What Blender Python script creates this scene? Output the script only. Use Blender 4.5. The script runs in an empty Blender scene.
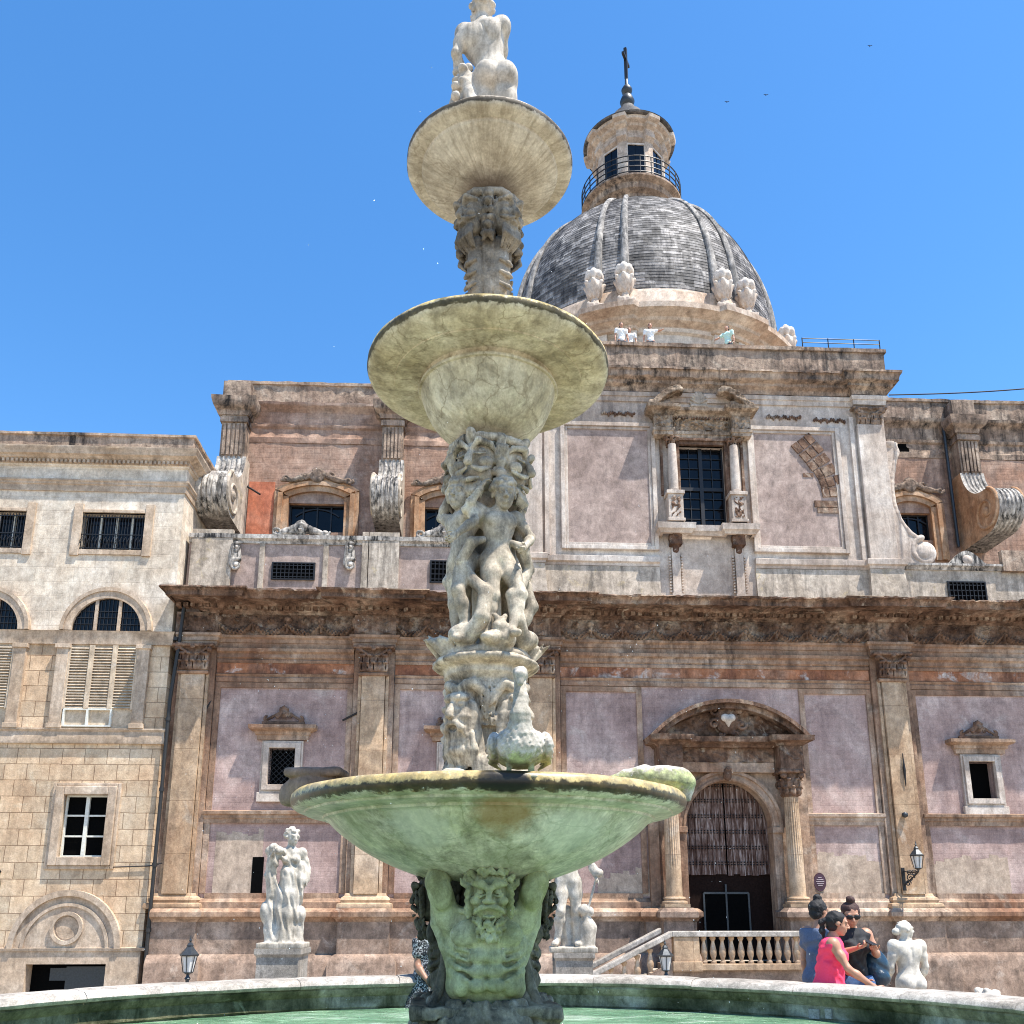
import bpy, math, random
import numpy as np
from mathutils import Vector, Matrix, noise
random.seed(7)
rng = np.random.default_rng(5)
R = math.radians
scene = bpy.context.scene
COL = scene.collection

# ------------------------------------------------------------------ camera model (used to lay out real distances)
TH, FPX, CYP, EYE = R(13.9), 900.0, 682.0, 1.6
def ray(px, py):
    v = CYP - py
    return (px - 512.0, FPX*math.cos(TH) - v*math.sin(TH), FPX*math.sin(TH) + v*math.cos(TH))
def at(px, py, D):
    r = ray(px, py); t = D/r[1]
    return (r[0]*t, D, EYE + r[2]*t)
AF = R(2.75)
OF = (0.0, 26.5)
UF = (math.cos(AF), math.sin(AF)); NF = (-math.sin(AF), math.cos(AF))
def fp(px, py, w=0.0):
    """point of the facade plane (shifted w into the building) seen along a direction -> (u, z)"""
    r = ray(px, py)
    t = (NF[0]*OF[0] + NF[1]*OF[1] + w)/(NF[0]*r[0] + NF[1]*r[1])
    x, y = r[0]*t - OF[0], r[1]*t - OF[1]
    return (x*UF[0] + y*UF[1], EYE + r[2]*t)
def fu(px, py, w=0.0): return fp(px, py, w)[0]
def fz(px, py, w=0.0): return fp(px, py, w)[1]

# ------------------------------------------------------------------ tagging
def tag(o, label=None, cat=None, group=None, kind=None):
    if label: o['label'] = label
    if cat: o['category'] = cat
    if group: o['group'] = group
    if kind: o['kind'] = kind
    return o
def empty(name, loc=(0,0,0), rz=0.0):
    o = bpy.data.objects.new(name, None); COL.objects.link(o)
    o.location = loc; o.rotation_euler = (0,0,rz); o.empty_display_size = .2
    return o
def copy_tree(o, parent=None):
    c = o.copy(); COL.objects.link(c)
    if parent is not None: c.parent = parent
    for ch in list(o.children): copy_tree(ch, c)
    return c
def link_mesh(name, me, mat, parent=None, loc=None):
    if mat is not None and not me.materials:
        me.materials.append(mat)
    o = bpy.data.objects.new(name, me); COL.objects.link(o)
    if parent is not None: o.parent = parent
    if loc is not None: o.location = loc
    return o

# ------------------------------------------------------------------ mesh collector
class MB:
    def __init__(s): s.v = []; s.f = []
    def add(s, vs, fs):
        n = len(s.v); s.v += [tuple(p) for p in vs]; s.f += [tuple(i+n for i in f) for f in fs]; return s
    def box(s, x0, x1, y0, y1, z0, z1):
        if x0 > x1: x0, x1 = x1, x0
        if y0 > y1: y0, y1 = y1, y0
        if z0 > z1: z0, z1 = z1, z0
        return s.add([(x0,y0,z0),(x1,y0,z0),(x1,y1,z0),(x0,y1,z0),(x0,y0,z1),(x1,y0,z1),(x1,y1,z1),(x0,y1,z1)],
            [(3,2,1,0),(4,5,6,7),(0,1,5,4),(1,2,6,5),(2,3,7,6),(3,0,4,7)])
    def frame(s, x0, x1, z0, z1, t, y0, y1, bottom=True):
        """rectangular surround of width t outside the opening x0..x1,z0..z1"""
        zb = z0-t if bottom else z0
        s.box(x0-t, x0, y0, y1, zb, z1+t); s.box(x1, x1+t, y0, y1, zb, z1+t)
        s.box(x0, x1, y0, y1, z1, z1+t)
        if bottom: s.box(x0, x1, y0, y1, z0-t, z0)
        return s
    def prism(s, pts, y0, y1):
        """pts: (x,z) counter-clockwise seen from -y, extruded from y0 (front) to y1"""
        n = len(pts)
        vs = [(x,y0,z) for x,z in pts] + [(x,y1,z) for x,z in pts]
        fs = [tuple(range(n)), tuple(range(2*n-1, n-1, -1))]
        for i in range(n):
            j = (i+1) % n; fs.append((i, i+n, j+n, j))
        return s.add(vs, fs)
    def strip(s, inner, outer, y0, y1):
        """solid band between two matching polylines of (x,z)"""
        n = len(inner)
        vs = []
        for (a, b) in zip(inner, outer):
            vs += [(a[0],y0,a[1]),(b[0],y0,b[1]),(b[0],y1,b[1]),(a[0],y1,a[1])]
        fs = []
        for i in range(n-1):
            p, q = 4*i, 4*i+4
            for k in range(4):
                l = (k+1) % 4
                fs.append((p+k, q+k, q+l, p+l))
        fs += [(0,1,2,3), (4*n-1,4*n-2,4*n-3,4*n-4)]
        return s.add(vs, fs)
    def arch(s, cx, cz, r0, r1, y0, y1, a0=0, a1=180, n=24, kz=1.0):
        inn = [(cx+r0*math.cos(R(a0+(a1-a0)*i/n)), cz+kz*r0*math.sin(R(a0+(a1-a0)*i/n))) for i in range(n+1)]
        out = [(cx+r1*math.cos(R(a0+(a1-a0)*i/n)), cz+kz*r1*math.sin(R(a0+(a1-a0)*i/n))) for i in range(n+1)]
        return s.strip(inn, out, y0, y1)
    def lathe(s, prof, c=(0,0,0), n=32, sx=1.0, cap=True):
        m = len(prof); vs = []; fs = []
        for i in range(n):
            a = 2*math.pi*i/n; ca, sa = math.cos(a), math.sin(a)
            for (r, z) in prof: vs.append((c[0]+r*ca*sx, c[1]+r*sa, c[2]+z))
        for i in range(n):
            j = (i+1) % n
            for k in range(m-1): fs.append((i*m+k, j*m+k, j*m+k+1, i*m+k+1))
        if cap and prof[0][0] > 1e-6: fs.append(tuple((n-1-i)*m for i in range(n)))
        if cap and prof[-1][0] > 1e-6: fs.append(tuple(i*m+m-1 for i in range(n)))
        return s.add(vs, fs)
    def tube(s, pts, r, n=8, cap=True):
        pts = [Vector(p) for p in pts]; m = len(pts)
        rs = r if isinstance(r, (list, tuple)) else [r]*m
        vs = []; fs = []
        up = None
        for i, p in enumerate(pts):
            t = (pts[min(i+1,m-1)] - pts[max(i-1,0)])
            if t.length < 1e-9: t = Vector((0,0,1))
            t.normalize()
            if up is None:
                up = t.orthogonal().normalized()
            else:
                up = (up - t*up.dot(t))
                up = up.normalized() if up.length > 1e-6 else t.orthogonal().normalized()
            b = t.cross(up)
            for k in range(n):
                a = 2*math.pi*k/n
                vs.append(p + up*(rs[i]*math.cos(a)) + b*(rs[i]*math.sin(a)))
        for i in range(m-1):
            for k in range(n):
                l = (k+1) % n
                fs.append((i*n+k, i*n+l, (i+1)*n+l, (i+1)*n+k))
        if cap: fs.append(tuple(range(n-1,-1,-1))); fs.append(tuple((m-1)*n+k for k in range(n)))
        return s.add(vs, fs)
    def moulding(s, prof, path, step=0.5, jit=0.0, seed=0, caps=True):
        """prof: (out, z) list, out = distance in front of the path; path: (x,y) polyline, front is on its right-hand side (-y for a path going +x).
        Mitred at corners, subdivided every `step`, with edge wear `jit`."""
        P = [Vector((p[0],p[1])) for p in path]
        nrm = []
        for i in range(len(P)-1):
            d = (P[i+1]-P[i]).normalized(); nrm.append(Vector((d.y, -d.x)))
        rows = []
        for i, p in enumerate(P):
            if i == 0: m = nrm[0]
            elif i == len(P)-1: m = nrm[-1]
            else:
                m = nrm[i-1]+nrm[i]
                m = m/max(1e-6, m.dot(nrm[i])) if m.length > 1e-6 else nrm[i]
            if i > 0:
                L = (p-P[i-1]).length; k = max(1, int(L/step))
                pm = rows[-1][1]; p0 = P[i-1]
                for q in range(1, k):
                    t = q/k; rows.append((p0.lerp(p, t), nrm[i-1], 1))
            rows.append((p, m, 0))
        # interior rows use the segment normal; corners use the mitre
        vs = []; fs = []; m_ = len(prof)
        for ri, (p, m, inner) in enumerate(rows):
            for k, (o, z) in enumerate(prof):
                oo, zz = o, z
                if jit and 0 < k < m_-1:
                    w = noise.noise(Vector((p.x*2.3+seed, p.y*2.3, k*3.7+z*.6)))
                    w2 = noise.noise(Vector((p.x*7.1+seed*2, p.y*7.1, k*1.9+7)))
                    oo += (w*.65 + w2*.6)*jit - abs(w2)*jit*.6; zz += (w2*.6)*jit*.6
                vs.append((p.x + m.x*oo, p.y + m.y*oo, zz))
        for i in range(len(rows)-1):
            for k in range(m_-1):
                fs.append((i*m_+k, (i+1)*m_+k, (i+1)*m_+k+1, i*m_+k+1))
        if caps:
            fs.append(tuple(range(m_-1,-1,-1))); b = (len(rows)-1)*m_
            fs.append(tuple(b+k for k in range(m_)))
        return s.add(vs, fs)
    def relief(s, x0, x1, z0, z1, y, fn, res, side=0.05):
        """carved panel facing -y: fn(X,Z in metres)->relief height towards -y"""
        nx = max(2, int((x1-x0)/res)); nz = max(2, int((z1-z0)/res))
        X, Z = np.meshgrid(np.linspace(x0, x1, nx+1), np.linspace(z0, z1, nz+1), indexing='ij')
        H = fn(X, Z)
        n0 = len(s.v)
        s.v += list(zip(X.ravel().tolist(), (y-H).ravel().tolist(), Z.ravel().tolist()))
        w = nz+1
        for i in range(nx):
            for k in range(nz):
                a = n0+i*w+k; s.f.append((a, a+w, a+w+1, a+1))
        return s
    def mesh(s, name, smooth=None):
        me = bpy.data.meshes.new(name)
        me.from_pydata(s.v, [], s.f)
        if smooth is not None:
            me.polygons.foreach_set('use_smooth', [True]*len(me.polygons))
            if smooth < 179: me.set_sharp_from_angle(angle=R(smooth))
        me.update()
        return me
    def build(s, name, mat, parent=None, smooth=None, loc=None, bevel=0.0):
        o = link_mesh(name, s.mesh(name, smooth), mat, parent, loc)
        if bevel > 0:
            m = o.modifiers.new('bevel', 'BEVEL'); m.width = bevel; m.segments = 2; m.limit_method = 'ANGLE'; m.angle_limit = R(40)
        return o

# ------------------------------------------------------------------ signed-distance sculpting
def rotm(rx=0, ry=0, rz=0):
    return np.array((Matrix.Rotation(R(rz),3,'Z') @ Matrix.Rotation(R(ry),3,'Y') @ Matrix.Rotation(R(rx),3,'X')))
class Sdf:
    def __init__(s, lo, hi, h):
        s.lo = np.array(lo, float); s.h = h
        s.n = np.ceil((np.array(hi)-s.lo)/h).astype(int)+1
        s.F = np.full(tuple(s.n), 9.0, np.float32)
        s.ax = [s.lo[i] + h*np.arange(s.n[i]) for i in range(3)]
        s.M = np.eye(3); s.T = np.zeros(3); s.S = 1.0     # current placement for figures
    def place(s, T=(0,0,0), rz=0, scale=1.0, M=None):
        s.T = np.array(T, float); s.M = rotm(0,0,rz) if M is None else M; s.S = scale; return s
    def w(s, p): return s.M @ (np.array(p, float)*s.S) + s.T
    def block(s, lo, hi):
        a = np.maximum(0, np.floor((np.array(lo)-s.lo)/s.h).astype(int)); b = np.minimum(s.n, np.ceil((np.array(hi)-s.lo)/s.h).astype(int)+1)
        if np.any(b <= a): return None, None
        sl = tuple(slice(a[i], b[i]) for i in range(3))
        X, Y, Z = np.meshgrid(s.ax[0][sl[0]], s.ax[1][sl[1]], s.ax[2][sl[2]], indexing='ij', sparse=True)
        return sl, (X, Y, Z)
    def _mix(s, sl, d, k, op):
        F = s.F[sl]; d = d.astype(np.float32)
        if op == 'u':
            if k <= 0: s.F[sl] = np.minimum(F, d)
            else:
                hh = np.clip(.5+.5*(F-d)/k, 0, 1); s.F[sl] = F*(1-hh)+d*hh - k*hh*(1-hh)
        else:
            k = max(k, 1e-5); hh = np.clip(.5-.5*(F+d)/k, 0, 1); s.F[sl] = F*(1-hh) - d*hh + k*hh*(1-hh)
    def cap(s, a, b, ra, rb=None, k=.02, op='u'):
        if rb is None: rb = ra
        a, b = s.w(a), s.w(b); ra *= s.S; rb *= s.S; k = k*s.S
        m = max(ra, rb)+k+2*s.h
        sl, g = s.block(np.minimum(a,b)-m, np.maximum(a,b)+m)
        if sl is None: return s
        ab = b-a; L = max(1e-9, ab@ab)
        t = np.clip(((g[0]-a[0])*ab[0]+(g[1]-a[1])*ab[1]+(g[2]-a[2])*ab[2])/L, 0, 1)
        d = np.sqrt((g[0]-a[0]-t*ab[0])**2+(g[1]-a[1]-t*ab[1])**2+(g[2]-a[2]-t*ab[2])**2) - (ra+(rb-ra)*t)
        s._mix(sl, d, k, op); return s
    def chain(s, pts, rs, k=.02, op='u'):
        for i in range(len(pts)-1): s.cap(pts[i], pts[i+1], rs[i], rs[i+1], k, op)
        return s
    def ell(s, c, r, rot=None, k=.02, op='u'):
        c = s.w(c); r = np.array(r, float)*s.S; k = k*s.S
        M = s.M if rot is None else s.M @ rot
        m = r.max()+k+2*s.h
        sl, g = s.block(c-m, c+m)
        if sl is None: return s
        x, y, z = g[0]-c[0], g[1]-c[1], g[2]-c[2]
        q = [(M[0,i]*x+M[1,i]*y+M[2,i]*z)/r[i] for i in range(3)]
        k0 = np.sqrt(q[0]**2+q[1]**2+q[2]**2)
        k1 = np.sqrt((q[0]/r[0])**2+(q[1]/r[1])**2+(q[2]/r[2])**2)+1e-9
        s._mix(sl, k0*(k0-1)/k1, k, op); return s
    def box(s, c, r, rot=None, rad=.01, k=.0, op='u'):
        c = s.w(c); r = np.array(r, float)*s.S; rad *= s.S; k = k*s.S
        M = s.M if rot is None else s.M @ rot
        m = np.linalg.norm(r)+k+2*s.h
        sl, g = s.block(c-m, c+m)
        if sl is None: return s
        x, y, z = g[0]-c[0], g[1]-c[1], g[2]-c[2]
        q = [np.abs(M[0,i]*x+M[1,i]*y+M[2,i]*z)-r[i]+rad for i in range(3)]
        d = np.sqrt(np.maximum(q[0],0)**2+np.maximum(q[1],0)**2+np.maximum(q[2],0)**2)+np.minimum(np.maximum(np.maximum(q[0],q[1]),q[2]),0)-rad
        s._mix(sl, d, k, op); return s
    def folds(s, c, r, amp, freq, direction=(1,0,0), swirl=1.5):
        """cloth folds / hair grooves pressed into the surface within an ellipsoidal zone"""
        c = s.w(c); r = np.array(r, float)*s.S; m = r.max(); dv = s.M @ np.array(direction, float)
        sl, g = s.block(c-r.max(), c+r.max())
        if sl is None: return s
        x, y, z = g[0]-c[0], g[1]-c[1], g[2]-c[2]
        msk = np.clip(1.3*(1-np.sqrt((x/r[0])**2+(y/r[1])**2+(z/r[2])**2)), 0, 1)
        ph = (x*dv[0]+y*dv[1]+z*dv[2])*freq/s.S + swirl*np.sin((x*1.3+y*.7+z*.9)*freq*.33/s.S) 
        s.F[sl] += (amp*s.S*msk*np.sin(ph)).astype(np.float32); return s
    def rough(s, amp, freq, seed=0):
        r = np.random.default_rng(seed)
        X, Y, Z = np.meshgrid(*s.ax, indexing='ij', sparse=True)
        acc = 0
        for o in range(5):
            v = r.normal(size=3); v = v/np.linalg.norm(v)*freq*(1+.5*o); p = r.uniform(0,6,3)
            acc = acc + np.sin(X*v[0]+p[0]+1.3*np.sin(Y*v[1]*.8+p[1]))*np.sin(Z*v[2]+p[2]+1.1*np.sin(X*v[0]*.7))/(1+.4*o)
        s.F += (amp*acc).astype(np.float32); return s
    def clip(s, z0=None, z1=None):
        Z = s.ax[2][None,None,:]
        if z0 is not None: s.F = np.maximum(s.F, (z0-Z).astype(np.float32))
        if z1 is not None: s.F = np.maximum(s.F, (Z-z1).astype(np.float32))
        return s
    def mesh(s, name, smooth_it=0):
        F = s.F.copy()
        F[0]=F[-1]=1; F[:,0]=F[:,-1]=1; F[:,:,0]=F[:,:,-1]=1
        nx, ny, nz = F.shape
        C = F < 0
        cnt = np.zeros((nx-1,ny-1,nz-1), np.int8)
        for dx in (0,1):
            for dy in (0,1):
                for dz in (0,1):
                    cnt += C[dx:nx-1+dx, dy:ny-1+dy, dz:nz-1+dz]
        act = (cnt > 0) & (cnt < 8)
        I, J, K = np.nonzero(act)
        idx = np.full(act.shape, -1, np.int64); idx[I,J,K] = np.arange(len(I))
        cor = [(0,0,0),(1,0,0),(0,1,0),(1,1,0),(0,0,1),(1,0,1),(0,1,1),(1,1,1)]
        V = np.stack([F[I+c[0],J+c[1],K+c[2]] for c in cor], 1)
        edges = [(0,1),(2,3),(4,5),(6,7),(0,2),(1,3),(4,6),(5,7),(0,4),(1,5),(2,6),(3,7)]
        P = np.zeros((len(I),3)); N = np.zeros(len(I))
        ca = np.array(cor, float)
        for a, b in edges:
            va, vb = V[:,a], V[:,b]; m = (va < 0) != (vb < 0)
            t = np.where(m, va/np.where(m, va-vb, 1), 0)
            P += np.where(m[:,None], ca[a]+(ca[b]-ca[a])*t[:,None], 0); N += m
        P = P/N[:,None] + np.stack([I,J,K],1)
        P = s.lo + P*s.h
        quads = []
        def q(m, d1, d2, flipv):
            i, j, k = np.nonzero(m)
            def g(o1, o2):
                a = [i, j, k]; a[d1] = a[d1]-o1; a[d2] = a[d2]-o2
                return idx[a[0], a[1], a[2]]
            A, B, D, E = g(1,1), g(0,1), g(0,0), g(1,0)
            Q = np.stack([A,B,D,E],1); fl = flipv[i,j,k]
            Q[fl] = Q[fl][:, ::-1]; quads.append(Q)
        m = np.zeros_like(C); m[:-1,1:-1,1:-1] = C[:-1,1:-1,1:-1] != C[1:,1:-1,1:-1]; q(m, 1, 2, ~C)
        m = np.zeros_like(C); m[1:-1,:-1,1:-1] = C[1:-1,:-1,1:-1] != C[1:-1,1:,1:-1]; q(m, 2, 0, ~C)
        m = np.zeros_like(C); m[1:-1,1:-1,:-1] = C[1:-1,1:-1,:-1] != C[1:-1,1:-1,1:]; q(m, 0, 1, ~C)
        Q = np.concatenate(quads)
        me = bpy.data.meshes.new(name)
        me.vertices.add(len(P)); me.vertices.foreach_set('co', P.astype(np.float32).ravel())
        me.loops.add(Q.size); me.loops.foreach_set('vertex_index', Q.astype(np.int32).ravel())
        me.polygons.add(len(Q)); me.polygons.foreach_set('loop_start', np.arange(0, Q.size, 4, dtype=np.int32))
        me.polygons.foreach_set('use_smooth', np.ones(len(Q), bool))
        me.update(calc_edges=True); me.validate()
        return me
    def build(s, name, mat, parent=None, loc=None):
        return link_mesh(name, s.mesh(name), mat, parent, loc)
# ------------------------------------------------------------------ materials
def new_mat(name):
    m = bpy.data.materials.new(name); m.use_nodes = True
    nt = m.node_tree; b = nt.nodes['Principled BSDF']
    return m, nt, b
class NT:
    """thin wrapper to wire nodes"""
    def __init__(s, nt): s.nt = nt; s.tc = None
    def n(s, t, **kw):
        x = s.nt.nodes.new(t)
        for k, v in kw.items(): setattr(x, k, v)
        return x
    def l(s, a, b): s.nt.links.new(a, b)
    def obj(s):
        if s.tc is None: s.tc = s.n('ShaderNodeTexCoord')
        return s.tc.outputs['Object']
    def mapped(s, scale=(1,1,1), loc=(0,0,0), rot=(0,0,0)):
        m = s.n('ShaderNodeMapping'); m.inputs['Scale'].default_value = scale; m.inputs['Location'].default_value = loc; m.inputs['Rotation'].default_value = rot
        s.l(s.obj(), m.inputs['Vector']); return m.outputs['Vector']
    def noise(s, vec, scale, detail=6, rough=.6, dist=0.0):
        t = s.n('ShaderNodeTexNoise'); t.inputs['Scale'].default_value = scale; t.inputs['Detail'].default_value = detail
        t.inputs['Roughness'].default_value = rough; t.inputs['Distortion'].default_value = dist
        s.l(vec, t.inputs['Vector']); return t.outputs['Fac']
    def ramp(s, fac, stops, interp='LINEAR'):
        r = s.n('ShaderNodeValToRGB'); cr = r.color_ramp; cr.interpolation = interp
        while len(cr.elements) > 1: cr.elements.remove(cr.elements[-1])
        cr.elements[0].position = stops[0][0]; c = stops[0][1]
        cr.elements[0].color = (*c,1) if isinstance(c, tuple) else (c,c,c,1)
        for p, c in stops[1:]:
            e = cr.elements.new(p); e.color = (*c,1) if isinstance(c, tuple) else (c,c,c,1)
        s.l(fac, r.inputs['Fac']); return r.outputs['Color']
    def mix(s, fac, a, b, mode='MIX'):
        m = s.n('ShaderNodeMix', data_type='RGBA', blend_type=mode)
        def put(i, v):
            if isinstance(v, (int,float)): m.inputs[i].default_value = v if i == 0 else (v,v,v,1)
            elif isinstance(v, tuple): m.inputs[i].default_value = (*v,1)
            else: s.l(v, m.inputs[i])
        put(0, fac); put(6, a); put(7, b); return m.outputs[2]
    def math(s, op, a, b=None, c=None, clamp=False):
        m = s.n('ShaderNodeMath', operation=op, use_clamp=clamp)
        for i, v in enumerate((a,b,c)):
            if v is None: continue
            if isinstance(v, (int,float)): m.inputs[i].default_value = v
            else: s.l(v, m.inputs[i])
        return m.outputs[0]
    def sep(s, vec):
        x = s.n('ShaderNodeSeparateXYZ'); s.l(vec, x.inputs[0]); return x.outputs
    def bump(s, h, strength, dist, normal=None):
        b = s.n('ShaderNodeBump'); b.inputs['Strength'].default_value = strength; b.inputs['Distance'].default_value = dist
        s.l(h, b.inputs['Height'])
        if normal is not None: s.l(normal, b.inputs['Normal'])
        return b.outputs['Normal']

ALB = (.82, .765, .71)
def big_noise(N, o): return N.noise(o, 1.1, 3, .5)
def stone(name, cols, scale=.8, dark=(.05,.045,.04), dark_amt=.45, streak=.35, pale=None, pale_amt=.3, rough=.85, bump=.5, bd=.02,
          grain=.25, seed=0.0, top=None, top_amt=.8, tex=1.0, joints=None, spots=0.0, zstain=None, bumpscale=1.0, patches=None, cracks=0.0, radial=0.0, mott=.6):
    """weathered masonry / marble: blotches, run-down streaks, lichen, pitting"""
    m, nt, b = new_mat(name); N = NT(nt)
    o = N.mapped(loc=(seed*3.1, seed*1.7, seed*2.3))
    blot = N.noise(o, scale, 8, .62, .4)
    k = len(cols)
    c = N.ramp(blot, [(.33+.34*i/(max(1,k-1)), tuple(v*q for v, q in zip(cols[i], ALB))) for i in range(k)])
    if pale is not None:
        pn = N.noise(N.mapped(loc=(seed+9,4,seed)), scale*1.9, 9, .68, .7)
        pf = N.ramp(pn, [(.62-.12*pale_amt, 0.0), (.70-.10*pale_amt, 1.0)])
        c = N.mix(N.math('MULTIPLY', pf, min(1.0, pale_amt+.35)), c, tuple(v*q for v, q in zip(pale, ALB)))
    if dark_amt > 0:
        sv = N.mapped(scale=(2.6*tex, 2.6*tex, .33*tex), loc=(seed*5,2,1))
        sn = N.noise(sv, 1.3, 9, .72, .25)
        big = N.noise(o, scale*.6, 3, .5)
        f = N.math('MULTIPLY', N.ramp(sn, [(.44, 0.0), (.66, 1.0)]), N.ramp(big, [(.35, .25), (.62, 1.0)]))
        c = N.mix(N.math('MULTIPLY', f, streak*1.6, clamp=True), c, dark)
        dn = N.noise(N.mapped(loc=(3,seed*2+1,8)), scale*3.3, 10, .75, .3)
        c = N.mix(N.math('MULTIPLY', N.ramp(dn, [(.50, 0.0), (.66, 1.0)]), dark_amt), c, dark)
    if spots > 0:
        v = N.n('ShaderNodeTexVoronoi'); v.inputs['Scale'].default_value = 9*tex; N.l(o, v.inputs['Vector'])
        c = N.mix(N.math('MULTIPLY', N.ramp(v.outputs['Distance'], [(.1, 1.0), (.22, 0.0)]), spots), c, dark)
    m1 = N.noise(N.mapped(loc=(seed*7+2,seed,5)), 2.7*tex, 10, .78, .5); m2 = N.noise(N.mapped(scale=(1,1,.45), loc=(2,seed*3,seed)), 7.5*tex, 8, .8, .2)
    c = N.mix(min(1.0, mott), c, N.ramp(m1, [(.34, .42), (.5, .95), (.66, 1.5)]), 'MULTIPLY'); c = N.mix(min(1.0, mott*.8), c, N.ramp(m2, [(.33, .5), (.5, 1.0), (.68, 1.4)]), 'MULTIPLY')
    fine = N.noise(o, 26*tex, 6, .7)
    c = N.mix(grain, c, N.ramp(fine, [(.3, .25), (.7, 1.0)]), 'OVERLAY')
    jh = None
    if joints:
        bw, bh, jc, ja = joints
        xyz = N.sep(N.obj()); cb = N.n('ShaderNodeCombineXYZ'); N.l(xyz[0], cb.inputs[0]); N.l(xyz[2], cb.inputs[1])
        bt = N.n('ShaderNodeTexBrick'); bt.inputs['Scale'].default_value = 1; bt.inputs['Brick Width'].default_value = bw; bt.inputs['Row Height'].default_value = bh
        bt.inputs['Mortar Size'].default_value = .012 if bw > .5 else .008; bt.inputs['Mortar Smooth'].default_value = .3; bt.inputs['Bias'].default_value = 0
        bt.inputs['Color1'].default_value = (.74,.74,.72,1); bt.inputs['Color2'].default_value = (1.16,1.12,1.05,1); bt.inputs['Mortar'].default_value = (*jc,1)
        wob = N.n('ShaderNodeVectorMath', operation='ADD')
        wn = N.n('ShaderNodeTexNoise'); wn.inputs['Scale'].default_value = 2.2; N.l(cb.outputs[0], wn.inputs['Vector'])
        ws = N.n('ShaderNodeVectorMath', operation='SCALE'); ws.inputs['Scale'].default_value = .03; N.l(wn.outputs['Color'], ws.inputs[0])
        N.l(cb.outputs[0], wob.inputs[0]); N.l(ws.outputs[0], wob.inputs[1]); N.l(wob.outputs[0], bt.inputs['Vector'])
        c = N.mix(ja, c, bt.outputs['Color'], 'MULTIPLY'); jh = N.math('SUBTRACT', 1.0, bt.outputs['Fac'])
    if cracks > 0:
        wv = N.n('ShaderNodeVectorMath', operation='ADD'); wn2 = N.n('ShaderNodeTexNoise'); wn2.inputs['Scale'].default_value = 5; wn2.inputs['Detail'].default_value = 6; N.l(o, wn2.inputs['Vector'])
        w2 = N.n('ShaderNodeVectorMath', operation='SCALE'); w2.inputs['Scale'].default_value = .35; N.l(wn2.outputs['Color'], w2.inputs[0]); N.l(o, wv.inputs[0]); N.l(w2.outputs[0], wv.inputs[1])
        vo = N.n('ShaderNodeTexVoronoi', feature='DISTANCE_TO_EDGE'); vo.inputs['Scale'].default_value = 2.6; N.l(wv.outputs[0], vo.inputs['Vector'])
        c = N.mix(N.math('MULTIPLY', N.ramp(vo.outputs['Distance'], [(.004, 1.0), (.018, 0.0)]), N.math('MULTIPLY', N.ramp(big_noise(N, o), [(.42, 0.0), (.55, 1.0)]), cracks)), c, dark)
    if radial > 0:
        xy = N.sep(N.obj()); an = N.math('ARCTAN2', xy[1], xy[0]); cbr = N.n('ShaderNodeCombineXYZ'); N.l(N.math('MULTIPLY', an, 7.0), cbr.inputs[0]); N.l(N.math('MULTIPLY', N.math('SQRT', N.math('ADD', N.math('MULTIPLY', xy[0], xy[0]), N.math('MULTIPLY', xy[1], xy[1]))), 1.4), cbr.inputs[1])
        rn = N.noise(cbr.outputs[0], 2.2, 8, .7)
        c = N.mix(N.math('MULTIPLY', N.ramp(rn, [(.45, 0.0), (.62, 1.0)]), radial), c, dark); c = N.mix(N.math('MULTIPLY', N.ramp(rn, [(.36, 1.0), (.46, 0.0)]), radial), c, tuple(v*q for v, q in zip(pale or cols[-1], ALB)))
    if top is not None:
        g = N.n('ShaderNodeNewGeometry'); nz = N.sep(g.outputs['Normal'])[2]
        tn = N.noise(o, 5*tex, 6, .7)
        tf = N.ramp(N.math('ADD', nz, N.math('MULTIPLY', N.math('SUBTRACT', tn, .5), 1.4)), [(.45, 0.0), (.8, 1.0)])
        c = N.mix(N.math('MULTIPLY', tf, top_amt), c, top)
    if zstain is not None:            # stain with a level of its own: (z0, z1, colour, amount)
        for (z0, z1, sc, am) in zstain:
            z = N.sep(N.obj())[2]
            e = N.math('MULTIPLY', N.math('SUBTRACT', N.noise(N.mapped(scale=(2,2,2), loc=(z0,0,0)), 7.0, 9, .8), .5), (z1-z0)*2.2)
            zz = N.math('ADD', z, e)
            mid = (z0+z1)/2; hw = abs(z1-z0)/2
            dd = N.math('ABSOLUTE', N.math('SUBTRACT', zz, mid))
            f = N.ramp(N.math('DIVIDE', dd, hw*2), [(.38, 1.0), (.56, 0.0)])
            c = N.mix(N.math('MULTIPLY', f, am), c, N.mix(1.0, sc, N.ramp(N.noise(N.mapped(loc=(z0,3,1)), 11, 10, .8), [(.36, .25), (.5, .9), (.62, 1.9)]), 'MULTIPLY'))
    for (pc, pr, pcol, pam) in (patches or ()):
        dv = N.n('ShaderNodeVectorMath', operation='DISTANCE'); N.l(N.obj(), dv.inputs[0]); dv.inputs[1].default_value = pc
        dd = N.math('ADD', N.math('DIVIDE', dv.outputs['Value'], pr), N.math('MULTIPLY', N.math('SUBTRACT', N.noise(o, 9, 8, .75), .5), 1.3))
        c = N.mix(N.math('MULTIPLY', N.ramp(dd, [(.55, 1.0), (1.0, 0.0)]), pam), c, pcol)
    N.l(c, b.inputs['Base Color'])
    b.inputs['Roughness'].default_value = rough
    b.inputs['Specular IOR Level'].default_value = .3 if rough < .5 else .08
    h = N.math('ADD', N.math('MULTIPLY', N.noise(o, 6*tex*bumpscale, 8, .7), .7), N.math('MULTIPLY', fine, .35))
    if jh is not None: h = N.math('ADD', h, N.math('MULTIPLY', jh, .9))
    N.l(N.bump(h, bump, bd), b.inputs['Normal'])
    return m
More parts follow.
